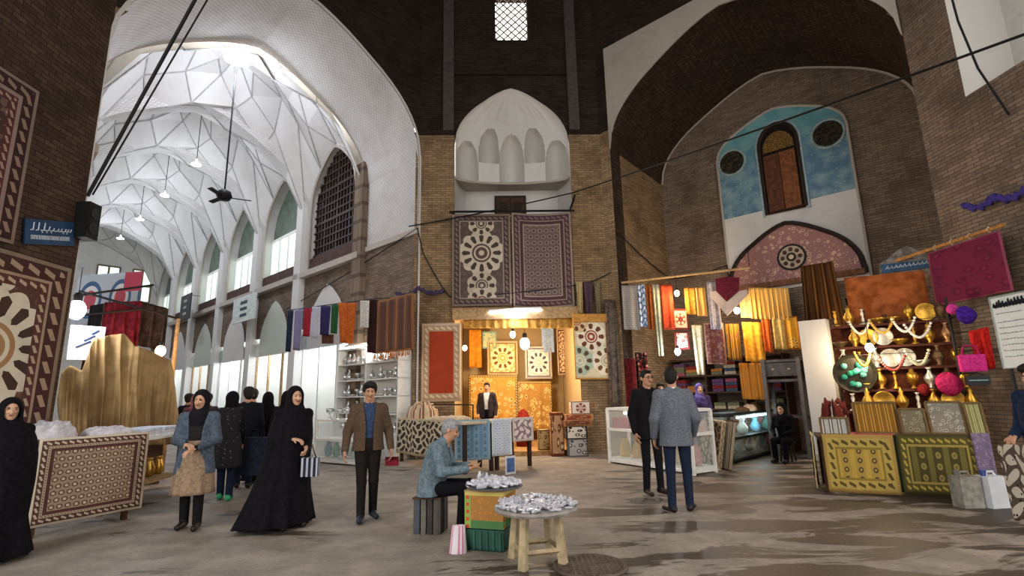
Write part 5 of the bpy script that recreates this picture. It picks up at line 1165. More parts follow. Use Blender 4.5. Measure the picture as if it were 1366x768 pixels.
tag(pr1, 'small white metal trinket lying on the low round table', 'trinket', 'trinkets on the round table'); tag(pr2, 'small white ring lying on the low round table', 'ring', 'rings on the round table')
rt = random.Random(11); pr1.location = rt_c+Vector((.1, .1, .5)); pr2.location = rt_c+Vector((-.1, .12, .5))
for k in range(210):
    a, r = rt.random()*2*pi, .37*sqrt(rt.random()); o = copy_tree((pr1, pr2)[k % 3 == 0], rt_c+Vector((cos(a)*r, sin(a)*r, .5+.011*(k % 3))), rotz=rt.random()*6, scale=.8+.5*rt.random())
# crates
cx0, cx1 = ground(620, 733), ground(672, 737); dc = (cx1-cx0); dc.z = 0; Lc = dc.length; dc.normalize(); nc = Vector((-dc.y, dc.x, 0))
def KB(u, d, z): return cx0+dc*u+nc*d+ZUP*z
cr = empty('plastic_crate', KB(Lc/2, .2, 0), 'dark green plastic crate on the ground under the fruit carton', 'crate')
for (c, sz) in ((KB(Lc/2, .01, .1), (Lc, .02, .2)), (KB(Lc/2, .41, .1), (Lc, .02, .2)), (KB(.01, .21, .1), (.02, .42, .2)), (KB(Lc-.01, .21, .1), (.02, .42, .2)), (KB(Lc/2, .21, .01), (Lc, .42, .02))):
    g = G(); g.box(c, sz, (dc, nc, ZUP)); g.build('side', flat('#1f4a40', .5), cr)
for k in range(6): g = G(); g.box(KB(Lc*(k+.5)/6, -.005, .1), (.02, .012, .17), (dc, nc, ZUP)); g.build('rib', flat('#2a5a4c', .5), cr)
M = Mt('fruit_carton_print', .8); x, y = M.uv(); t = M.voro(7, M.vec(x*1.6, y)); c = M.mix(t < .3, '#a8783c', '#c4843c'); c = M.mix((y < .22), c, '#4f7a4a'); c = M.mix((x < .16), c, '#8aa84e'); c = M.mix(((x-.08).abs() < .04)*((y*5.0).frac() < .5), c, '#c44a34'); c = M.mix((y > .9), c, '#cdbb6a'); M.col(c)
ct = empty('fruit_carton', KB(Lc/2, .21, .2), 'orange and green printed fruit carton used as a stand beside the low round table', 'carton')
g = G(); g.box(KB(Lc/2, .21, .385), (Lc, .42, .35), (dc, nc, ZUP)); g.build('body', M.m, ct)
for d in (.05, .37): g = G(); g.box(KB(Lc/2, d, .565), (Lc+.01, .1, .015), (dc, nc, ZUP)); g.build('flap', flat('#b9a070', .8), ct)
ty = empty('tray', KB(Lc*.62, .2, .575), 'round metal tray heaped with silvery trinkets on the fruit carton', 'tray')
g = G(); g.lathe([(.26, 0), (.30, .015), (.31, .035), (.29, .03), (.25, .012), (.001, .012)], KB(Lc*.62, .2, .575), 28); g.build('dish', TRD, ty)
for k in range(70):
    a, r = rt.random()*2*pi, .25*sqrt(rt.random()); p = KB(Lc*.62, .2, .588)+Vector((cos(a)*r, sin(a)*r, .07*(1-r/.27)+.01)); o = copy_tree(pr1 if k % 4 else pr2, p, label='silvery trinket heaped on the round metal tray' if k % 4 else 'silvery ring heaped on the round metal tray', group='trinkets on the metal tray', rotz=rt.random()*6, scale=1.2+.9*rt.random())
    o.rotation_euler[0] = rt.uniform(-.5, .5); o.data = o.data
for k in range(3):
    p = KB(.05+.06*k, .3-.05*k, .572); g = G(); g.lathe([(.025, 0), (.028, .1), (.012, .13), (.012, .15)], p, 10); tag(g.build('small_bottle', flat(('#d8d8dc', '#8a8a94', '#b9bcc8')[k], .4), None, True, origin=p), ('white', 'dark grey', 'pale grey')[k]+' small bottle on the edge of the fruit carton', 'bottle')
st = empty('crate_seat', old_loc, 'upturned dark slatted crate the grey haired person sits on', 'crate')
yaw = radians(72)+atan2(-old_loc.x, old_loc.y); sx_, sy_ = Vector((cos(yaw), sin(yaw), 0)), Vector((-sin(yaw), cos(yaw), 0)); sc_ = old_loc+sy_*.02
for k in range(4):
    for sgn in (-1, 1):
        g = G(); g.box(sc_+sx_*(-.12+.08*k)+sy_*.15*sgn+ZUP*.19, (.065, .02, .38), (sx_, sy_, ZUP)); g.build('slat', flat(('#55524c', '#3c3a38', '#6a665e', '#48505a')[k], .8), st)
        g = G(); g.box(sc_+sy_*(-.11+.075*k)+sx_*.15*sgn+ZUP*.19, (.02, .06, .38), (sx_, sy_, ZUP)); g.build('slat', flat(('#55524c', '#3c3a38', '#6a665e', '#48505a')[k], .8), st)
g = G(); g.box(sc_+ZUP*.385, (.34, .34, .02), (sx_, sy_, ZUP)); g.build('seat_board', WOOD, st)
pbm = textile('pink_bag', .2, .3, '#d9d2d8', (), 'stripes', .05, ('#c987a4', '#e0dce2'))
bp = ground(611, 737); g = G()
g.grid(lambda u, v: bp+Vector((.09*cos(2*pi*u)*(1-.25*v), .06*sin(2*pi*u)*(1-.55*v)+.08*v, .24*v)), 16, 6, closed=True); g.face([bp+Vector((.09*cos(2*pi*u/16), .06*sin(2*pi*u/16), .002)) for u in range(16)]); tag(g.build('paper_bag', pbm, None, True, origin=bp), 'pink and white striped paper bag leaning beside the green crate', 'bag')
# drain cover
dcn = ground(787, 757); dr = empty('drain_cover', dcn, 'round dark perforated drain cover set in the ground beside the low round table', 'drain cover')
g = G(); g.lathe([(.30, 0), (.33, .012), (.30, .018), (.001, .014)], dcn, 36); g.build('disc', flat('#2c2522', .5, .2, .3, 30), dr)
g = G(); g.tube([dcn+Vector((.315*cos(2*pi*i/36), .315*sin(2*pi*i/36), .014)) for i in range(37)], .018, 6); g.build('rim', flat('#5c5148', .6, .2), dr)
for k in range(-5, 6):
    h = .29*sqrt(max(0, 1-(k/6)**2)); g = G(); g.box(dcn+Vector((k*.05, 0, .02)), (.012, 2*h, .012)); g.box(dcn+Vector((0, k*.05, .02)), (2*h, .012, .012)); g.build('bar', flat('#6a5d52', .6, .2), dr)
# ================================================================ RIGHT NICHE: textile shop
pn = empty('hanging_pole', on_r(900, 368, 11.5), 'long pale wooden pole across the textile shop in the niche', 'pole')
pA, pB = on_r(829, 377, 11.6), on_r(1000, 357, 13.2)
g = G(); g.tube([pA, pB], .03, 8); g.build('rod', WOODL, pn)
for p in (pA, pB): g = G(); g.tube([p, p+ZUP*.5], .008, 5); g.build('cord', IRON, pn)
PN = lambda x, y: (lambda k: on_r(x, y, 11.6+1.6*k))(min(1, max(0, (x-829)/171)))
def nich(lab, x0, x1, yt, yb, m, P=PN, nm='cloth', cat='cloth', **k): return hpx(nm, lab, cat, x0, x1, yt, yb, P, m, **dict(dict(folds=2, amp=.025, nu=16), **k))
nich('grey lace patterned cloth hanging at the corner of the niche shop', 829, 850, 381, 440, textile('n1', .6, 1, '#8d8680', (), 'cells', .09, ('#a8a29c', '#6a645f')))
nich('blue and white printed cloth hanging in the niche shop', 850, 860, 380, 436, textile('n2', .4, 1, '#4f6c94', (), 'leaves', cols=('#c9d2de', '#2f4468')))
nich('rust brown cloth hanging in the niche shop', 861, 869, 380, 440, cloth('#8a4a22', '#6a3618', 14))
nich('pale grey green scarf hanging in the niche shop', 870, 879, 380, 475, cloth('#a8a892', '#8a8a76', 14), taper=.3)
nich('orange red cloth hanging in the niche shop', 880, 896, 380, 440, cloth('#b8452a', '#93341f', 14))
nich('amber cloth hanging in the niche shop', 912, 926, 384, 420, cloth('#c48a3a', '#a06a24', 14))
nich('yellow and orange striped cloth hanging in the niche shop', 927, 940, 384, 422, textile('n3', .5, .8, '#d48a34', (), 'stripes', .14, ('#e0c078', '#b85a24')))
nich('pale mauve cloth hanging in the niche shop', 942, 956, 376, 440, cloth('#a8a2a8', '#8a858c', 14))
nich('framed red and cream panel hanging in the niche shop', 896, 917, 412, 440, textile('n4', .6, .7, '#c9b494', ((.07, '#6a2a26', None),), 'none', medal=((.3, .35, .2, 6, '#9a5a44', '#e0d0b0', '#6a2a26'),)), amp=.006, folds=.5)
nich('small pink and cream panel hanging below the framed red panel', 899, 918, 442, 466, textile('n5', .5, .6, '#d0b8a8', ((.06, '#7a3a3a', None),), 'flowers', cols=('#a8584e', '#e0d0c0')), amp=.006, folds=.5)
nich('cream scarf hanging in the niche shop', 922, 936, 434, 500, cloth('#c9c2a8', '#aaa488', 14), taper=.3)
nich('dark maroon patterned cloth hanging in the niche shop', 938, 964, 431, 486, textile('n6', .8, 1.4, '#5a3434', ((.05, '#8a6a5a', None),), 'flowers', cols=('#7a5a50', '#3a2020'), vscale=8))
P13 = PRN(13.3)
nich('brown gold striped cloth hanging beside the maroon patterned cloth', 968, 986, 432, 480, textile('n7', .6, 1.2, '#7a5424', (), 'stripes', .2, ('#b98a3c', '#4a3014')), P13)
nich('long golden fringe curtain hanging under the tympanum', 1000, 1052, 384, 426, textile('n8', 1.4, 1, '#c99a4a', (), 'stripes', .16, ('#e0bc74', '#a87430')), P13, folds=9, amp=.035, nu=60)
nich('straw coloured cloth hanging under the tympanum', 986, 1000, 390, 424, cloth('#b9a878', '#94865c', 14), P13)
nich('bright yellow robe hanging in the niche shop', 990, 1016, 430, 482, cloth('#dca23c', '#bb7f26', 10), P13, folds=3, amp=.05)
nich('orange scarf hanging beside the bright yellow robe', 1016, 1027, 426, 470, cloth('#c9622c', '#a84c20', 14), P13)
nich('pale gold dress hanging beside the dark metal rack', 1030, 1046, 422, 466, cloth('#d4b878', '#b8964e', 14), P13, amp=.04)
nich('deep gold dress with flower hem hanging beside the dark metal rack', 1046, 1064, 422, 466, textile('n9', .6, 1.2, '#cf9a34', ((.06, '#a8641e', None),), 'none', medal=((.3, .22, .2, 8, '#e0c068', '#8a4a1a', '#cf9a34'),)), P13, amp=.04)
nich('amber tasselled cloth hanging low in the niche shop', 986, 1022, 484, 532, textile('n10', 1, 1.3, '#8f5a20', (), 'stripes', .13, ('#b97a30', '#5c3610')), P13, folds=5)
nich('dark red garments hanging low at the corner of the niche shop', 833, 848, 478, 545, cloth('#6a1f20', '#451314', 10), PRN(11.9), folds=2, amp=.05)
nich('black and red printed cloth hanging low behind the person in black suit', 848, 864, 470, 545, textile('n11', .5, 1.3, '#2e1a18', (), 'flowers', cols=('#8a2c28', '#c9a88a'), vscale=9), PRN(12.1), folds=2, amp=.04)
# maroon pennant with grey chevron border
hp = on_r(970, 392, 12.6); pe = empty('pennant', hp, 'maroon velvet pennant with grey chevron border in the niche shop', 'pennant')
def flatpoly(pts, r, mat, nm, par, th=.02):
    a = [on_r(x, y, r) for x, y in pts]; g = G(); g.face(a); g.face([p+RX*th for p in a][::-1])
    for p, q in zip(a, a[1:]+a[:1]): g.face([p, q, q+RX*th, p+RX*th])
    return g.build(nm, mat, par)
flatpoly([(954, 372), (966, 369), (986, 370), (985, 388), (969, 402), (955, 388)], 12.6, cloth('#5c1f30', '#45131f', 20), 'velvet_field', pe)
flatpoly([(955, 388), (969, 402), (985, 388), (997, 386), (996, 394), (970, 421), (948, 396), (948, 389)], 12.62, textile('chev', 1, 1, '#8a7f80', (), 'stripes', .06, ('#a89a94', '#5e4a50')), 'chevron_border', pe)
# dark brown shawls at the right of the tympanum
A, B = on_r(1069, 356, 13.6), on_r(1112, 352, 13.6); B.z = A.z
BR2 = textile('brown_robes', 1.4, 2.6, '#5a3a20', (), 'stripes', .42, ('#40260f', '#7a5228'))
hang('robe', 'long brown striped robe hanging in front of the tympanum', 'robe', A, B, A.z-on_r(1069, 462, 13.6).z, BR2, folds=4, amp=.07, taper=-.25)
hpx('robe', 'short red brown cloth behind the long brown striped robe', 'robe', 1083, 1108, 440, 472, PRN(13.7), cloth('#6a1f1c', '#4a1414', 14), folds=2, amp=.03)
hpx('garment', 'black fur garment hanging beside the long brown striped robe', 'garment', 1128, 1162, 398, 460, PRN(13.4), cloth('#1f1a20', '#121014', 60), folds=3, amp=.08, taper=.45)
# lamps of the niche
bulb('warm bulb over the framed red panel in the niche shop', on_r(903, 391, 12.0), 26, '#ffdca8', 16, .06, .4)
bulb('cold white bulb low in the niche shop', on_r(904, 469, 11.9), 30, '#eef4ff', 18, .07, .5)
bulb('warm bulb beside the maroon velvet pennant', on_r(983, 414, 12.9), 34, '#ffd49a', 16, .07, .4)
bulb('warm bulb beside the black fur garment', on_r(1136, 458, 12.6), 32, '#ffe2b8', 18, .07, .5)
# interior shelving: dark recess shop with stacked cloth
sh = empty('shelf_unit', W(14.4, 5.6, 0), 'tall dark shelf unit full of folded cloth at the back of the niche', 'shelf')
for z in (.05, .55, 1.0, 1.45, 1.9, 2.35): g = G(); g.box(W(14.45, 5.5, z), (.6, 3.0, .04), (RX, LX, ZUP)); g.build('shelf_board', WOOD, sh)
for l in (4.0, 5.0, 6.0, 7.0): g = G(); g.box(W(14.45, l, 1.2), (.6, .04, 2.4), (RX, LX, ZUP)); g.build('upright', WOOD, sh)
rn = random.Random(5); fold0 = {}
CC = (('#8a2f2a', 'red'), ('#c9b894', 'cream'), ('#6a4a6e', 'violet'), ('#b8763a', 'ochre'), ('#4a5a6e', 'slate blue'), ('#a85a6a', 'rose'), ('#7a7a5a', 'olive'))
for z in (.57, 1.02, 1.47, 1.92):
    for k in range(8):
        l = 4.2+k*.36; n = rn.randint(2, 4)
        for j in range(n):
            ci = rn.randrange(7); p = W(14.35, l+.05, z+.001+.085*j)
            if abs((l+.05) % 1) < .17 or abs((l+.05) % 1) > .83: continue
            if ci not in fold0:
                g = G(); g.box(p+ZUP*.04, (.36, .3, .078), (RX, LX, ZUP)); o = g.build('folded_cloth', cloth(CC[ci][0], None, 20), None, origin=p); bv = o.modifiers.new('edge', 'BEVEL'); bv.width = .03; bv.segments = 2; fold0[ci] = tag(o, 'folded %s cloth stacked on the dark shelf unit' % CC[ci][1], 'cloth', 'folded cloths on the dark shelf unit')
            else: copy_tree(fold0[ci], p)
# people in the niche shop
J = std_joints(wrl=(.15, -.2, 1.0), wrr=(-.15, -.2, 1.0), ell=(.23, -.02, 1.14), elr=(-.23, -.02, 1.14))
person('person in violet flowered headscarf standing behind the textile counter', W(12.2, 5.35, 0), 5, 1.66, J, dict(skin=SKINL, top=cloth('#5a4a78', '#3c3054', 10), leg=BLACKC, shoe=BLACKC), 10, 0, None, vox=.013, hands=False, scarf=cloth('#6a5a90', '#3e3260', 14), bust=1)
person('person in pale green top with dark hair behind the textile counter', W(11.7, 6.1, 0), 20, 1.7, J, dict(skin=SKIN, top=cloth('#a8b4a0', '#8c9a86', 14), leg=BLACKC, shoe=BLACKC), -10, 0, 'full', vox=.013, hands=False)
# counters
o, at, L = glass_case('white framed glass counter with pink and cream cloths beside the person in black suit', ground(814, 617), ground(926, 634), .6, 1.16, WHITEM, WHITEM, .055, .62)
for k in range(6):
    p = at(L*(k+.5)/6, .3, .131); h = .38; c = ('#d8b85c', '#c9a04c', '#e0cfa0', '#b98a44', '#d4c08c', '#c98a8a')[k]
    g = G(); g.lathe([(.11, 0), (.13, h*.3), (.1, h*.7), (.06, h)], p, 14); tag(g.build('rolled_cloth', cloth(c, None, 16), None, True, origin=p), ('mustard', 'gold', 'cream', 'ochre', 'pale straw', 'dusty pink')[k]+' rolled cloth standing inside the white framed counter of the niche', 'cloth')
for k in range(4):
    p = at(L*(k+.5)/4, .3, 1.16*.62+.009); g = G(); g.box(p+ZUP*.12, (L/4-.08, .4, .24), ((at(1, 0, 0)-at(0, 0, 0)), (at(0, 1, 0)-at(0, 0, 0)), ZUP)); o = g.build('folded_shawl', cloth(('#a8586a', '#b98a94', '#8a3c4a', '#c9a8a4')[k], None, 16), None, origin=p); bv = o.modifiers.new('edge', 'BEVEL'); bv.width = .05; bv.segments = 2
    tag(o, ('rose', 'pale pink', 'crimson', 'blush')[k]+' folded shawl on the upper shelf of the white framed counter', 'shawl')
tube_light('added short warm tube brightening the white framed counter of the niche', at(L*.2, .08, 1.07), at(L*.8, .08, 1.07), 7, '#fff0d8', 5)  # fill light for the cloths in this case, given an added tube as fixture
o2, at2, L2 = glass_case('dark framed glass counter with turquoise ware in the niche', ground(978, 619), ground(1046, 600), .55, 1.0, flat('#1f2a2c', .5), flat('#20363c', .6), .05, .5)
for k in range(9):
    p = at2(L2*(k % 5+.5)/5, .2, .131) if k < 5 else at2(L2*(k-5+.5)/4, .2, .509); c = ('#3f98a8', '#8fd0cf', '#d4e4e4', '#2f7a94', '#b04a6a', '#5ab4b4', '#cfe0e0', '#3f88a8', '#78c0b8')[k]
    g = G(); g.lathe([(.04, 0), (.11, .06), (.12, .16), (.06, .26), (.05, .3), (.08, .34)], p, 14); tag(g.build('turquoise_vase', flat(c, .3), None, True, origin=p), ('turquoise', 'pale aqua', 'white glazed', 'deep teal', 'magenta', 'sea green', 'milky white', 'cobalt', 'mint')[k]+' vase inside the dark framed counter', 'vase')
tube_light('added short cold tube brightening the dark framed counter', at2(L2*.2, .08, .91), at2(L2*.8, .08, .91), 9, '#e8ffff', 5)  # tube added to light up the vases from inside the case
# leaning rugs between the counters
for k, (xa, xb, f, c1, c2, lab) in enumerate(((932, 944, '#5a5248', '#a89c84', '#2e2822', 'dark rolled rug'), (945, 960, '#b9a88a', '#6a5440', '#d9ccb0', 'cream and brown rug'), (960, 974, '#8a7a64', '#d0c4ac', '#4a3c30', 'striped grey rug'))):
    a, b = ground(xa, 622+k), ground(xb, 626+k); X = (b-a).normalized(); N = X.cross(ZUP).normalized()
    if N.dot(CAM-a) < 0: N = -N
    w = (b-a).length; g = G(); mid = (a+b)/2
    g.box(mid+ZUP*.46-N*.1, (w, .07, .96), (X, (N+ZUP*.22).normalized(), (ZUP-N*.22).normalized())); o = g.build('leaning_rug', textile('lean%d' % k, w, .95, f, ((.03, c2, None),), 'leaves' if k != 2 else 'stripes', .1, (c1, c2), vscale=6), None, origin=mid); bv = o.modifiers.new('edge', 'BEVEL'); bv.width = .025; bv.segments = 2; tag(o, lab+' leaning between the two glass counters', 'rug')
# goods piled on the counters
for k in range(7):
    p = at2(L2*(k+.3)/7, .27, 1.006) if k > 2 else at(L*(.62+.12*k), .3, 1.166); h = .1+.05*(k % 3)
    heap('cloth_pile', ('cream', 'straw', 'dark red', 'brown', 'beige', 'black and gold', 'rust')[k]+' cloth piled on top of the '+('white' if k <= 2 else 'dark')+' framed counter', p, .15, .2, h, cloth(('#cfc4a8', '#b9a878', '#6a2a26', '#5a4430', '#b8a48c', '#4a3a20', '#8a4a2c')[k], None, 12), seed=20+k, n=18)
# dark metal rack, white pillar and sitting figure
rk = empty('metal_rack', on_r(1052, 588, 13.2), 'dark metal rack with shelves beside the white pillar', 'rack'); rk.location.z = 0
rA, rB = on_r(1027, 590, 13.0), on_r(1082, 590, 13.0); rA.z = rB.z = 0; X = (rB-rA).normalized(); Lr = (rB-rA).length
for u in (.05, Lr-.05):
    for d in (0, .5): g = G(); g.box(rA+X*u+RX*d+ZUP*1.1, (.08, .08, 2.2), (X, RX, ZUP)); g.build('post', flat('#5a5654', .6), rk)
for z, hh in ((2.15, .06), (1.95, .3), (1.7, .06), (.9, .05)):
    g = G(); g.box(rA+X*Lr/2+RX*.25+ZUP*z, (Lr, .5, hh), (X, RX, ZUP)); g.build('shelf' if hh < .1 else 'drawer_box', flat('#4c4846', .6, 0, .3), rk)
for u in (.3, .7): g = G(); g.ball(rA+X*Lr*u+RX*-.01+ZUP*1.95, .03, 8, 6); g.build('knob', flat('#8a8278', .5), rk)
w0_ = on_r(1086, 575, 13.1); w0_.z = 0; pil = empty('white_pillar', w0_+X*.25, 'narrow whitewashed pillar beside the dark metal rack', 'pillar')
g = G(); g.box(w0_+X*.28+ZUP*1.5, (.55, .3, 3.0), (X, RX, ZUP)); g.build('shaft', PLASTER, pil); g = G(); g.box(w0_+X*.28+ZUP*.06, (.62, .38, .12), (X, RX, ZUP)); g.build('plinth', PLASTER_D, pil)
sp_ = rA+X*Lr*.6-RX*.55
J = std_joints(pelvis=(0, .02, .48), chest=(0, -.03, .80), neck=(0, -.06, 1.0), head=(0, -.08, 1.15), shl=(.175, -.04, .94), shr=(-.175, -.04, .94), ell=(.23, -.12, .68), elr=(-.23, -.12, .68), wrl=(.1, -.34, .62), wrr=(-.1, -.34, .6), hipl=(.09, -.02, .45), hipr=(-.09, -.02, .45), knl=(.12, -.42, .47), knr=(-.12, -.42, .47), anl=(.11, -.42, .09), anr=(-.11, -.42, .09), toel=(.12, -.6, .045), toer=(-.12, -.6, .045))
person('person all in black sitting in front of the dark metal rack', sp_, -20, 1.65, J, m_black, 0, 10, None, vox=.013, hands=False, scarf=BLACKC, bust=1)
sl_ = empty('stool', sp_, 'small dark stool under the person all in black', 'stool')
g = G(); g.lathe([(.17, .36), (.18, .38), (.17, .4), (.001, .4)], sp_, 18); g.build('seat', DARKWOOD, sl_)
for k in range(4): a = k*pi/2; g = G(); g.tube([sp_+Vector((.12*cos(a), .12*sin(a), .37)), sp_+Vector((.16*cos(a), .16*sin(a), 0))], .02, 6); g.build('leg', DARKWOOD, sl_)
# ================================================================ RIGHT STALL with brass and printed cloth
s0, s1 = ground(1100, 656), ground(1322, 668); s1 = s0+(s1-s0); ex = (s1-s0); ex.z = 0; Ls = ex.length; ex.normalize(); ey = Vector((-ex.y, ex.x, 0))
if ey.dot(s0) < 0: ey = -ey
def ST(u, d, z): return s0+ex*u+ey*d+ZUP*z
def U(x, dep=0.0):                                            # picture column -> distance along the stall front
    d = ray(x, 620); n = ey; t = ((s0-CAM).dot(n)+dep)/d.dot(n); return (CAM+d*t-s0).dot(ex)
tb2 = empty('stall_table', ST(Ls/2, .45, 0), 'wide stall table hung with yellow printed cloths before the niche', 'table')
g = G(); g.box(ST(Ls/2, .45, .78), (Ls, .9, .04), (ex, ey, ZUP)); g.build('table_top', WOOD, tb2)
for u in (.06, Ls-.06):
    for d in (.08, .84): g = G(); g.box(ST(u, d, .38), (.06, .06, .76), (ex, ey, ZUP)); g.build('leg', WOOD, tb2)
YEL = textile('yellow_print', 1.0, .78, '#b89a48', ((.05, '#a8884a', None), (.12, '#b39a50', '#5a4a2c'), (.03, '#8a7434', None)), 'columns', .2, ('#a98c44', '#54453a'))
OLV = textile('olive_print', 1.2, .8, '#6d6434', ((.04, '#4a4426', None), (.1, '#5a522c', '#b09a4c'), (.03, '#a08c48', None)), 'columns', .24, ('#4c4428', '#8f8048'))
hang('stall_cloth', 'yellow cloth with dark block print hanging on the front of the stall table', 'cloth', ST(U(1101), -.03, .84), ST(U(1196), -.03, .84), .82, YEL, folds=1, amp=.012)
hang('stall_cloth', 'olive cloth with gold columns print hanging on the front of the stall table', 'cloth', ST(U(1200), -.02, .86), ST(U(1308), -.02, .86), .82, OLV, folds=1, amp=.012)
hang('stall_cloth', 'dark green edge of cloth between the yellow and olive cloths', 'cloth', ST(U(1194), -.005, .84), ST(U(1203), -.005, .84), .78, cloth('#2c3a2c', None, 16), folds=1, amp=.006, nu=6)
hang('stall_cloth', 'lilac flowered cloth hanging at the end of the stall table', 'cloth', ST(U(1300), -.06, .88), ST(U(1324), -.06, .88), .55, textile('lilac', .4, .6, '#7a6a84', (), 'flowers', cols=('#94849c', '#5a4a64'), vscale=16), folds=1.5, amp=.02, nu=10)
hang('stall_cloth', 'black and gold cloth hanging round the side of the stall table', 'cloth', ST(-.03, .0, .84), ST(-.03, .6, .84), .8, textile('blk', .6, .8, '#2a2220', ((.04, '#b8a878', None),), 'flowers', cols=('#6a5434', '#a88a4c'), vscale=9), folds=2, amp=.02)
g = G(); g.box(ST(U(1222), .3, .815), (U(1310)-U(1142), .62, .03), (ex, ey, ZUP)); o = g.build('table_runner', textile('runner', 2, .6, '#8a3a44', ((.08, '#a8606a', None),), 'flowers', cols=('#94484e', '#b0707a'), vscale=12), None, origin=ST(U(1222), .3, .8)); tag(o, 'red flowered runner along the top of the stall table', 'runner')
# rows of printed boards standing on the table
def board(lab, x0, x1, h, mat, d=.5, z=.832, stripes=0):
    u0, u1 = U(x0, d), U(x1, d); o = empty('printed_board', ST((u0+u1)/2, d, z), lab, 'board'); fr = flat('#6a5430', .7)
    az = (ZUP*.97+ey*.24).normalized(); ayy = (ey*.97-ZUP*.24).normalized(); c = ST((u0+u1)/2, d, z)+az*h/2
    g = G(); g.box(c, (u1-u0, .025, h), (ex, ayy, az)); g.build('panel', mat, o)
    for s in (-1, 1): g = G(); g.box(c+ex*s*(u1-u0)/2-ayy*.01, (.03, .04, h), (ex, ayy, az)); g.build('side_frame', fr, o)
    for s in (-1, 1): g = G(); g.box(c+az*s*h/2-ayy*.01, (u1-u0, .04, .03), (ex, ayy, az)); g.build('cross_frame', fr, o)
    return o
board('white rack board with grey columns at the corner of the stall table', 1102, 1140, .26, textile('b1', .4, .3, '#b0aca4', (), 'stripes', .12, ('#6a6862', '#dcd8d0')), .35, .8)
board('gold striped board standing on the stall table', 1150, 1208, .46, textile('b2', .6, .5, '#8a6428', (), 'stripes', .11, ('#b88c40', '#5a3c14')), .42)
board('small grey flowered board standing on the stall table', 1212, 1246, .36, textile('b3', .4, .4, '#7a725c', (), 'flowers', cols=('#9c947c', '#4c4638'), vscale=14), .36)
board('large silver grey patterned board standing on the stall table', 1251, 1299, .46, textile('b4', .5, .5, '#8a8478', (), 'flowers', cols=('#b4ae9e', '#544e44'), vscale=16), .36)
board('olive and white striped board at the end of the stall table', 1303, 1326, .44, textile('b5', .3, .5, '#8a844c', (), 'stripes', .1, ('#bcb88c', '#5a5630')), .33)
# stepped display with brass ware
ds = empty('display_steps', ST(1.43, 1.5, 0), 'tall stepped display stand covered with brass ware behind the stall table', 'stand')
LV = [(1.12, 1.02), (1.46, 1.22), (1.82, 1.42), (2.2, 1.62), (2.6, 1.8)]
for z, d in LV: g = G(); g.box(ST(1.43, d, z), (1.75, .22, .04), (ex, ey, ZUP)); g.build('step', flat('#5a2f22', .8), ds)
for u in (.6, 1.43, 2.26): g = G(); g.box(ST(u, 1.98, 1.4), (.06, .06, 2.8), (ex, ey, ZUP)); g.build('post', WOOD, ds)
for (z, d) in LV:
    g = G(); g.box(ST(1.43, d+.14, z-.2), (1.75, .02, .4), (ex, ey, ZUP)); g.build('riser', cloth('#6a3a26', '#4a2418', 12), ds)
kinds = [('vase', [(.05, 0), (.06, .01), (.03, .04), (.08, .12), (.085, .17), (.03, .25), (.025, .3), (.05, .33)]), ('samovar', [(.05, 0), (.05, .015), (.02, .035), (.02, .055), (.07, .1), (.085, .2), (.065, .25), (.03, .27), (.035, .3), (.001, .32)]),
         ('bowl', [(.05, 0), (.05, .015), (.1, .06), (.13, .1), (.12, .1), (.06, .03), (.001, .02)]), ('candlestick', [(.07, 0), (.06, .02), (.02, .05), (.03, .09), (.015, .14), (.03, .2), (.015, .25), (.04, .28)]), ('plate', None), ('ewer', [(.05, 0), (.03, .03), (.08, .1), (.09, .16), (.03, .26), (.04, .3), (.02, .33), (.001, .38)])]
tones = [('#c9993c', .35, .85, 'polished brass'), ('#a87a50', .4, .8, 'copper'), ('#d4cdb8', .35, .7, 'pale silvered'), ('#6a5238', .5, .6, 'dark bronze')]
rb = random.Random(9); fb = {}
for (z, d) in LV:
    u = .64
    while u < 2.24:
        ki = rb.randrange(6); ti = rb.choice((0, 0, 0, 1, 2, 2, 3)); nm, pr = kinds[ki]; p = ST(u, d-.07, z+.021); sc = rb.uniform(.85, 1.15)
        if (ki, ti) not in fb:
            g = G()
            if pr: g.lathe(pr, p, 14)
            else: g.lathe([(.001, -.01), (.1, -.008), (.15, .012), (.155, .02), (.145, .02), (.1, .0), (.001, -.002)], p+ZUP*.155+ey*.03, 20, (ex, ZUP, -ey))
            o = g.build('brass_'+nm if ti == 0 else 'metal_'+nm, flat(tones[ti][0], tones[ti][1], tones[ti][2], .25, 30), None, True, origin=p)
            fb[(ki, ti)] = tag(o, '%s %s on the stepped display stand' % (tones[ti][3], nm), nm, 'metal ware on the stepped display stand')
        else: copy_tree(fb[(ki, ti)], p)
        u += .2+.04*rb.random()
bulb('warm bulb in front of the stepped brass display', ST(U(1185, .7), .7, at_dist(1185, 461, 10).z), 26, '#ffe6c0', 20, .06, .5)
hang('back_cloth', 'orange brown cloth stretched behind the top of the brass display', 'cloth', ST(.9, 2.04, 3.55), ST(2.12, 2.04, 3.55), 1.3, cloth('#a85f34', '#84441f', 6), folds=2, amp=.03)
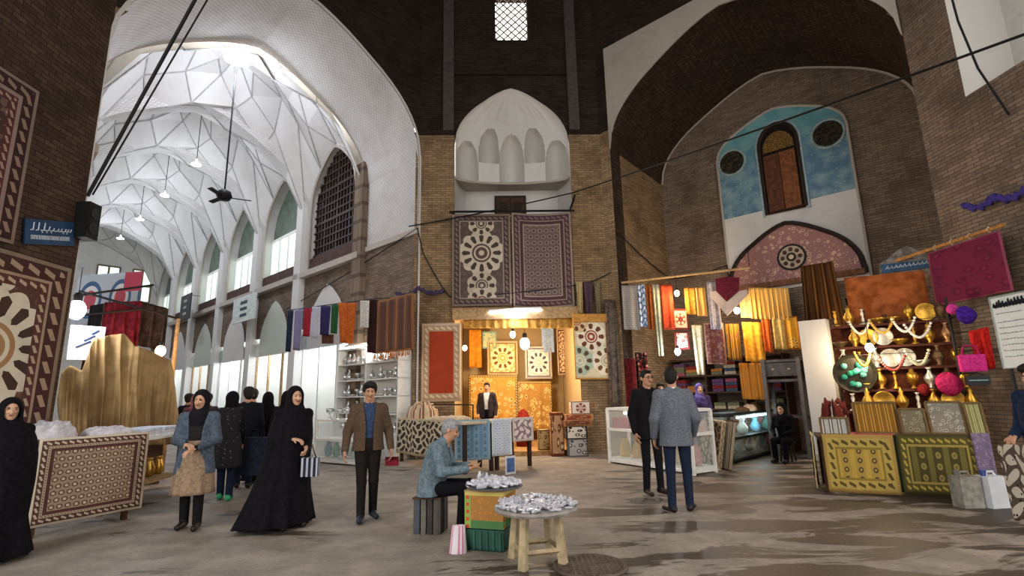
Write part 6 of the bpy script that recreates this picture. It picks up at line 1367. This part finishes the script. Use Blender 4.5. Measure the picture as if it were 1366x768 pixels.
# tray with green glass at the left of the display
tr = on_r(1140, 498, 10.35); gt = empty('round_tray', tr, 'large dark round tray with green glass stones hung beside the brass display', 'tray')
g = G(); g.lathe([(.001, 0), (.26, 0), (.31, .04), (.32, .03), (.28, -.03), (.001, -.03)], tr, 28, (ex, ZUP, -ey)); g.build('rim', flat('#3a3428', .4, .5), gt)
for k in range(14): a = rb.random()*6.28; q = .2*sqrt(rb.random()); g = G(); g.ball(tr+ex*cos(a)*q+ZUP*sin(a)*q-ey*.02, .05, 8, 6); g.build('stone', flat('#3fa888' if k % 2 else '#7fd0b4', .2), gt)
heap('cloth_pile', 'dark red and white cloth bundle at the left corner of the brass display', ST(.3, .62, .8), .2, .2, .5, textile('redw', 1, 1, '#5a2420', (), 'stripes', .2, ('#3a1614', '#c9bba8')), seed=33)
rb2 = on_r(1105, 530, 10.4)
# pink and purple bits, bags
def blob(name, lab, cat, x, y, D, r, mat, seed):
    p = at_dist(x, y, D); g = G(); rr = random.Random(seed); ph = rr.random()*6
    g.grid(lambda u, v: p+Vector((r*1.1*cos(2*pi*u)*sin(pi*v)*(1+.15*sin(6*pi*u+ph+v*5)), r*.7*sin(2*pi*u)*sin(pi*v), -r*cos(pi*v)*(1+.1*sin(8*pi*u+ph)))), 24, 12, closed=True); return tag(g.build(name, mat, None, True, origin=p-ZUP*r), lab, cat)
Db = (ST(U(1285), 1.0, 0)).length
blob('flower_bunch', 'bunch of violet cloth flowers above the magenta bag', 'flowers', 1288, 420, Db, .13, cloth('#4a2a94', '#33196c', 30), 1)
blob('flower_bunch', 'bright pink cloth flower beside the violet bunch', 'flowers', 1270, 412, Db+.15, .08, cloth('#d84a9a', '#b82f7c', 30), 2)
blob('cloth_hat', 'crumpled magenta cloth hat on the brass display', 'hat', 1266, 512, Db-.1, .17, cloth('#cf3468', '#a8204c', 30), 3)
blob('cloth_hat', 'small red felt hat beside the gold striped board', 'hat', 1233, 520, Db+.1, .09, cloth('#b83a3a', '#8e2626', 30), 7)
hang('garment', 'bright red garment hanging below the violet flower bunch', 'garment', at_dist(1292, 442, Db+.1), at_dist(1318, 436, Db+.1), .62, cloth('#c42a24', '#9a1a18', 20), folds=2, amp=.05, taper=.1)
bg_ = at_dist(1297, 484, Db-.15); mb_ = empty('magenta_bag', bg_, 'magenta shoulder bag hanging beside the white notice board', 'bag')
g = G(); g.box(bg_, (.30, .13, .25), (ex, ey, ZUP)); o = g.build('body', cloth('#d83a8a', '#b82a70', 20), mb_); bv = o.modifiers.new('edge', 'BEVEL'); bv.width = .05; bv.segments = 3
g = G(); g.tube([bg_-ex*.11+ZUP*.11, bg_-ex*.07+ZUP*.26, bg_+ex*.07+ZUP*.26, bg_+ex*.11+ZUP*.11], .014, 6); g.build('strap', cloth('#b82a70', None, 20), mb_)
bk = at_dist(1304, 507, Db-.25); kb = empty('black_purse', bk, 'black purse with a pale stripe hanging under the magenta bag', 'purse')
g = G(); g.box(bk, (.27, .1, .14), (ex, ey, ZUP)); o = g.build('body', flat('#1a1a1e', .5), kb); bv = o.modifiers.new('edge', 'BEVEL'); bv.width = .03; bv.segments = 2
g = G(); g.box(bk-ey*.052, (.22, .01, .015), (ex, ey, ZUP)); g.build('stripe', flat('#7fa8a0', .5), kb)
g = G(); g.tube([bk-ex*.09+ZUP*.06, bk+ZUP*.12, bk+ex*.09+ZUP*.06], .01, 6); g.build('strap', flat('#1a1a1e', .5), kb)
# display post that carries the bags and flowers
pp_ = at_dist(1300, 600, Db+.22); pp_.z = 0; po = empty('display_post', pp_, 'tall thin iron post carrying the bags and cloth flowers beside the notice board', 'post')
zt_ = at_dist(1288, 400, Db).z+.1
g = G(); g.tube([pp_, pp_+ZUP*zt_], .022, 8); g.build('shaft', IRON, po)
g = G(); g.lathe([(.18, 0), (.18, .02), (.04, .04)], pp_, 16); g.build('base', IRON, po)
for q in (at_dist(1288, 420, Db), at_dist(1270, 412, Db+.15), at_dist(1305, 441, Db+.1), at_dist(1297, 484, Db-.15)+ZUP*.26, at_dist(1304, 507, Db-.25)+ZUP*.11, at_dist(1266, 512, Db-.1)):
    g = G(); g.tube([Vector((pp_.x, pp_.y, q.z)), q], .009, 5); g.build('arm', IRON, po)
# strings of beads looped along the brass display
for k, (x0, x1, y0, c, lab) in enumerate(((1165, 1195, 424, '#d9d0b8', 'ivory'), (1195, 1230, 422, '#c9a04a', 'gold'), (1228, 1262, 420, '#e2ddd0', 'white'), (1245, 1284, 428, '#dcd8d0', 'pearl'), (1160, 1182, 470, '#b8862c', 'amber'), (1192, 1228, 476, '#8a3c34', 'dark red'), (1230, 1262, 468, '#d4c8a4', 'cream'))):
    u0, u1 = U(x0, 1.0), U(x1, 1.0); z0 = at_dist(x0, y0, (ST(u0, 1.0, 0)).length).z; g = G(); n = 18
    dd = .8 if y0 > 440 else 1.3
    for i in range(n+1): t = i/n; g.ball(ST(u0+(u1-u0)*t, dd, z0-.22*4*t*(1-t)), .024, 7, 5)
    tag(g.build('bead_string', flat(c, .35, .1), None, True, origin=ST((u0+u1)/2, dd, z0)), lab+' bead string looped across the brass display', 'beads')
bw_ = empty('bead_wire', ST(.5, 1.2, 3.0), 'thin wire stretched across the brass display for bead strings', 'wire')
for dd, yy in ((1.3, 423), (.8, 471)):
    zz = at_dist(1210, yy, (ST(U(1210), 1.0, 0)).length).z; g = G(); g.tube([ST(.55, dd, zz), ST(2.35, dd, zz)], .005, 5); g.build('wire', IRON, bw_)
    for u in (.58, 2.28): g = G(); g.tube([ST(u, dd, zz), ST(u, 1.98, zz)], .008, 5); g.build('bracket', IRON, bw_)
# white notice board with black heading
na, nb_ = at_dist(1321, 398, 9.0), at_dist(1400, 392, 8.45); nb_.z = na.z; X = (nb_-na).normalized(); N = X.cross(ZUP).normalized()
if N.dot(CAM-na) < 0: N = -N
wN = (nb_-na).length; hN = na.z-at_dist(1321, 492, 9.0).z; nbd = empty('notice_board', na.lerp(nb_, .5)-ZUP*hN, 'white notice board with black heading beside the red garment', 'board')
def NB_(u, v, d=0.0): return na+X*u*wN-ZUP*v*hN+N*d
g = G(); g.box(NB_(.5, .5), (wN, .03, hN), (X, N, ZUP)); g.build('panel', flat('#dfe6e4', .5, 0, .04), nbd)
g = G(); g.tube([NB_(0, 0, .01), NB_(1, 0, .01), NB_(1, 1, .01), NB_(0, 1, .01), NB_(0, 0, .01)], .014, 5); g.build('frame', flat('#9aa4a4', .5), nbd)
g = G(); rr = random.Random(2); u = .06
while u < .93: w_ = .03+.03*rr.random(); h_ = rr.choice((.05, .07, .09)); g.tube([NB_(u, .15, .02), NB_(u+w_*.2, .15-h_, .02), NB_(u+w_*.6, .15, .02), NB_(u+w_, .14-h_*.5, .02)], .017, 4); u += w_+.008
g.build('heading', flat('#14161c', .6), nbd)
for k, v in enumerate((.24, .36, .44, .52, .6, .68, .76, .84)):
    u = .08; g = G()
    while u < (.5 if k == 0 else .9): w_ = .02+.05*rr.random(); g.tube([NB_(u, v, .02), NB_(u+w_, v+.008*rr.uniform(-1, 1), .02)], .004, 4); u += w_+.02
    g.build('text_line', flat('#7f8a94', .6), nbd)
for u in (.08, .92): g = G(); g.tube([NB_(u, 1, -.02), NB_(u, 1, -.02)-ZUP*(NB_(0, 1).z)], .02, 6); g.build('stand_leg', IRON, nbd)
# person at the right edge
spx = at_dist(1392, 560, 7.9); spx.z = 0
person('person in dark blue coat standing beside the white notice board', spx, -35, 1.72, std_joints(wrl=(.16, -.22, 1.0), wrr=(-.16, -.22, 1.0)), dict(skin=SKIN, top=NAVYC, leg=cloth('#15161c', None, 30), shoe=BLACKC), -10, 12, 'full', vox=.012, jacket=(cloth('#26334e', '#1a2438', 30), .6, .02, .02), girth=1.1, w=1.05)
hang('stall_cloth', 'black and white printed cloth hanging beside the white jerrycan', 'cloth', at_dist(1336, 592, 7.5), at_dist(1385, 594, 7.05), .72, textile('bw', .7, .7, '#5a5046', (), 'leaves', cols=('#c9c0b0', '#2a2420'), vscale=8), folds=2, amp=.03)
# jerrycans
def jerry(lab, p, mat, ang):
    o = empty('jerrycan', p, lab, 'jerrycan'); X = Vector((cos(ang), sin(ang), 0)); Y = Vector((-sin(ang), cos(ang), 0)); p = Vector(p)
    g = G(); g.box(p+ZUP*.19, (.27, .18, .38), (X, Y, ZUP)); b = g.build('body', mat, o); bv = b.modifiers.new('edge', 'BEVEL'); bv.width = .04; bv.segments = 3
    g = G(); g.tube([p-X*.06+ZUP*.36, p-X*.05+ZUP*.43, p+X*.05+ZUP*.43, p+X*.09+ZUP*.36], .016, 8); g.build('handle', mat, o)
    g = G(); g.lathe([(.03, 0), (.03, .05), (.035, .05), (.035, .08), (.001, .08)], p-X*.09+ZUP*.37, 12); g.build('cap', flat('#3a4a8a' if 'white' in lab else '#6a6a66', .5), o)
    return o
jerry('white plastic jerrycan beside the olive printed cloth', ground(1328, 676), flat('#d9dce0', .4, 0, .04), .15)
jerry('dirty grey plastic jerrycan against the olive printed cloth', ground(1293, 676), flat('#8a857c', .6, 0, .3, 12), .05)
# magenta rug on its pole, painted shop sign
A, B = on_rp(1240, 338, .35), on_rp(1338, 312, .35); B.z = A.z
hang('carpet', 'plain magenta red carpet hanging from a wooden pole on the right pier', 'carpet', A, B, A.z-on_rp(1240, 410, .35).z, textile('magenta', 1.2, 1.3, '#6e2540', ((.03, '#8a4458', None),), 'flowers', cols=('#62203a', '#782c46'), vscale=5), folds=1.5, amp=.02)
ep = empty('hanging_pole', A+ZUP*.08, 'bamboo pole carrying the magenta red carpet', 'pole'); d = (B-A).normalized()
g = G(); g.tube([A-d*.75+ZUP*.07+ey*.0, B+d*.05+ZUP*.07], .03, 8); g.build('rod', flat('#a8763c', .7, 0, .3, 20), ep)
for u in (.1, .35, .6, .85): g = G(); p = A.lerp(B, u)+ZUP*.07; g.tube([p+Vector((0, 0, .045)), p+QX*-.04, p-ZUP*.05, p+QX*.04, p+ZUP*.045], .01, 5); g.build('tie', flat('#c9b49a', .8), ep)
sgn = empty('shop_sign', on_r(1212, 388, 12.2), 'carved painted shop sign with a blue lettered band beside the magenta carpet', 'sign')
flatpoly([(1176, 385), (1172, 352), (1185, 345), (1196, 334), (1210, 328), (1224, 333), (1234, 338), (1250, 336), (1256, 385)], 12.2, cloth('#8f8a82', '#625c55', 9), 'carved_board', sgn, .05)
flatpoly([(1176, 353), (1250, 345), (1249, 355), (1177, 364)], 12.15, flat('#1f4a70', .5), 'blue_band', sgn, .03)
flatpoly([(1202, 345), (1210, 337), (1220, 344)], 12.15, flat('#5f5048', .6), 'crest', sgn, .04)
flatpoly([(1210, 366), (1248, 361), (1250, 381), (1206, 382)], 12.15, cloth('#a07c60', '#6e5a48', 9), 'painted_scene', sgn, .03)
g = G()
for k in range(11): x = 1182+k*5.8; y = 359-k*.85; g.tube([on_r(x, y, 12.13), on_r(x+2, y-4, 12.13), on_r(x+4, y, 12.13)], .012, 4)
g.build('lettering', flat('#b9c4cc', .6), sgn)
# ================================================================ PASSAGE CLUTTER, LEFT
bulb('white globe lamp beside the medallion hanging', on_l(102, 413, 11.9), 30, '#f4f8ff', 20, .14, .5, 'globe_lamp')
bulb('warm orange bulb over the end of the tan tarpaulin', on_l(214, 468, 12.3), 22, '#ffc890', 20, .09, .5)
bx = on_l(112, 478, 12.2); lb = empty('light_box', bx, 'white shop light box with blue strokes under the white globe lamp', 'sign')
g = G(); g.box(bx+ZUP*.28, (.5, .1, .62), (RX, LX, ZUP)); g.build('case', flat('#dfe3e8', .5), lb)
g = G()
for k in range(3): g.tube([bx-LX*.06+RX*(-.15+.1*k)+ZUP*(.2+.12*k), bx-LX*.06+RX*(.05+.05*k)+ZUP*(.32+.1*k)], .02, 5)
g.build('strokes', flat('#3a4a84', .5), lb)
M = Mt('banner_print', .7); x, y = M.uv(); a1 = (x*2.2).frac()-.5; a2 = y-.5; r = (a1*a1*1.1+a2*a2*1.2).sqrt(); c = M.mix(r < .40, '#c3cfdc', '#4a6e9c'); c = M.mix(r < .30, c, '#dfe3e6'); c = M.mix(r < .2, c, '#c25a6c'); c = M.mix((x > .72)*(y > .6), c, '#c9506a'); M.col(c)
hang('banner', 'blue white and red printed banner across the passage behind the tan tarpaulin', 'banner', on_l(103, 368, 14.5), on_l(190, 362, 14.5), 1.15, M.m, folds=1, amp=.02)
hang('cloth', 'dark red cloths hanging above the tan tarpaulin', 'cloth', on_l(138, 404, 13.4), on_l(188, 402, 13.4), 1.3, cloth('#7a2430', '#541820', 8), folds=4, amp=.08)
hang('cloth', 'dark brown cloth hanging beside the dark red cloths', 'cloth', on_l(186, 402, 13.5), on_l(224, 412, 13.5), .95, cloth('#4a3a34', '#2f2420', 8), folds=3, amp=.06)
hang('cloth', 'black cloth hanging beside the white globe lamp', 'cloth', on_l(120, 408, 13.2), on_l(138, 405, 13.2), .75, cloth('#1a1a1c', None, 8), folds=2, amp=.04)
fw = empty('awning_frame', on_l(170, 390, 13), 'thin dark awning poles crossing above the tan tarpaulin', 'frame')
for a, b in (((98, 395), (205, 380)), ((105, 388), (238, 425)), ((110, 420), (190, 412))): g = G(); g.tube([on_l(*a, 12.9), on_l(*b, 12.9)], .025, 6); g.build('pole', IRON, fw)
g = G(); p = on_l(238, 425, 12.9); g.tube([p, Vector((p.x, p.y, 0))], .04, 8); g.build('post', WOODL, fw)
# square signs over the passage shops
for (x0, x1, y0, y1, l, c, lab) in ((313, 342, 400, 432, 7.6, '#d4dcd8', 'white square shop sign with dark marks over a passage shop'), (243, 256, 396, 428, 7.4, '#3a3a40', 'narrow dark sign projecting over the passage')):
    a, b = on_r(x0, y0, l), on_r(x1, y0-6, l); z1 = on_r(x0, y1, l).z; X = (b-a); X.z = 0; Lx = X.length; X.normalize(); o = empty('shop_sign', (a+b)/2, lab, 'sign'); cz = (a.z+z1)/2; c0 = Vector(((a.x+b.x)/2, (a.y+b.y)/2, cz))
    g = G(); g.box(c0, (Lx, .06, a.z-z1), (X, RX, ZUP)); g.build('panel', flat(c, .5), o)
    g = G(); g.tube([c0+ZUP*(a.z-z1)/2, c0+ZUP*(a.z-z1)/2+RX*.6], .015, 5); g.build('arm', IRON, o)
    for k in range(3): g = G(); g.box(c0-RX*.035+ZUP*(.25-.25*k)*(a.z-z1), (Lx*.3, .01, .12), (X, RX, ZUP)); g.build('mark', flat('#3a4450' if c != '#3a3a40' else '#a8a8a8', .6), o)
# distant shoppers in the passage
far = [(243, 622, '#20242e', 'dark navy coat', 1.7, 'full'), (252, 628, '#8a5a6a', 'dusty pink headscarf', 1.66, None), (268, 632, '#3a3238', 'brown black coat', 1.68, 'full'), (330, 632, '#2a2c34', 'charcoal jacket', 1.74, 'full')]
for k, (x, y, c, lab, h, hr) in enumerate(far):
    person('distant shopper in %s among the passage shops' % lab, P_(x, y), 150+20*k, h, std_joints(), dict(skin=SKIN, top=cloth(c, None, 20), leg=NAVYC, shoe=BLACKC), 0, 0, hr, vox=.018, hands=False, scarf=None if hr else cloth('#a87a88', '#8a5c6c', 20))
# ---- bags in hands
bb = ground(334, 660); bc = Vector((bb.x, bb.y, .62)); hb2 = empty('holdall', bc-ZUP*.3, 'large dark blue holdall carried between the people walking away', 'bag')
g = G(); g.box(bc, (.5, .24, .6)); o = g.build('body', cloth('#252a38', '#1a1e2a', 20), hb2); bv = o.modifiers.new('edge', 'BEVEL'); bv.width = .07; bv.segments = 3
for s in (-1, 1): g = G(); g.tube([bc+Vector((-.1, s*.07, .29)), bc+Vector((-.05, s*.03, .42)), bc+Vector((.05, s*.03, .42)), bc+Vector((.1, s*.07, .29))], .014, 6); g.build('handle', cloth('#1a1e2a', None, 20), hb2)
wl = wch.matrix_basis @ Vector((.14, -.33, .72)); hg = empty('handbag', wl, 'small patterned handbag held by the person in the wide chador', 'bag')
g = G(); g.box(wl, (.2, .09, .22)); o = g.build('body', textile('handbag', .2, .2, '#22242e', (), 'stripes', .06, ('#8a8fa0', '#c9ccd6')), hg); bv = o.modifiers.new('edge', 'BEVEL'); bv.width = .03; bv.segments = 2
g = G(); g.tube([wl+Vector((-.07, 0, .1)), wl+Vector((0, 0, .27)), wl+Vector((.07, 0, .1))], .01, 6); g.build('strap', IRON, hg)
# ---- cables
def cable(lab, pts, r, sag=.0, grp=None):
    out = []
    for a, b in zip(pts[:-1], pts[1:]):
        for k in range(9): t = k/8; out.append(Vector(a).lerp(Vector(b), t)-ZUP*sag*4*t*(1-t))
    g = G(); g.tube(out, r, 6); return tag(g.build('cable', IRON, None, origin=out[0]), lab, 'cable', grp)
cable('thick black cable slanting down to the dark brick pier', [at_dist(282, -40, 9.5), PLP(.1, .08, on_lp(117, 265).z)], .032)
cable('thin black cable beside the thick cable to the dark brick pier', [at_dist(300, -40, 9.5), PLP(.02, .1, on_lp(120, 262).z)], .016)
cable('long cable strung across the square to the right pier', [CH(-2.3, .1, 6.05), CH(2.2, .15, 6.95), at_dist(1380, 41, 7.6)], .018, .04)
cable('cable along the wall above the hanging scarves', [on_r(382, 412, 8.05), W(8.1, 11.0, 6.0), CH(-1.9, .06, 5.3), CH(-1.2, .06, 4.1), CH(2.2, .1, 4.35), CH(3.25, .06, 4.75)], .016, .06)
cable('cable looping along the niche wall', [CH(3.2, .06, 5.75), W(11.9, 7.05, 5.75), W(14.7, 7.05, 4.9), W(14.7, 5.3, 5.0), W(14.7, 5.25, 4.2)], .016, .08)
cable('dark cable hanging down the edge of the right pier', [PRP(1.1, .04, 8.6), PRP(1.15, .05, 7.6), PRP(1.3, .05, 6.6), PRP(1.6, .05, 5.6)], .018, .0)

def tinsel(lab, pts, c):
    out = []
    for a, b in zip(pts[:-1], pts[1:]):
        for k in range(12): t = k/12; out.append(Vector(a).lerp(Vector(b), t)-ZUP*(.12*4*t*(1-t)+.03*sin(k*2.1)))
    g = G(); rr = random.Random(3); g.tube(out, [.03+.035*rr.random() for _ in out], 6); tag(g.build('tinsel_garland', cloth(c, None, 40), None, True, origin=out[0]), lab, 'garland')
tinsel('violet blue tinsel garland strung along the right pier', [on_rp(1284, 272, .12), on_rp(1325, 262, .12), on_rp(1372, 246, .12)], '#4a3f8e')
tinsel('dull violet tinsel garland above the large brown striped shawl', [W(8.05, 11.9, 4.35), CH(-2.0, .08, 4.35), CH(-1.3, .08, 4.3)], '#4b4260')
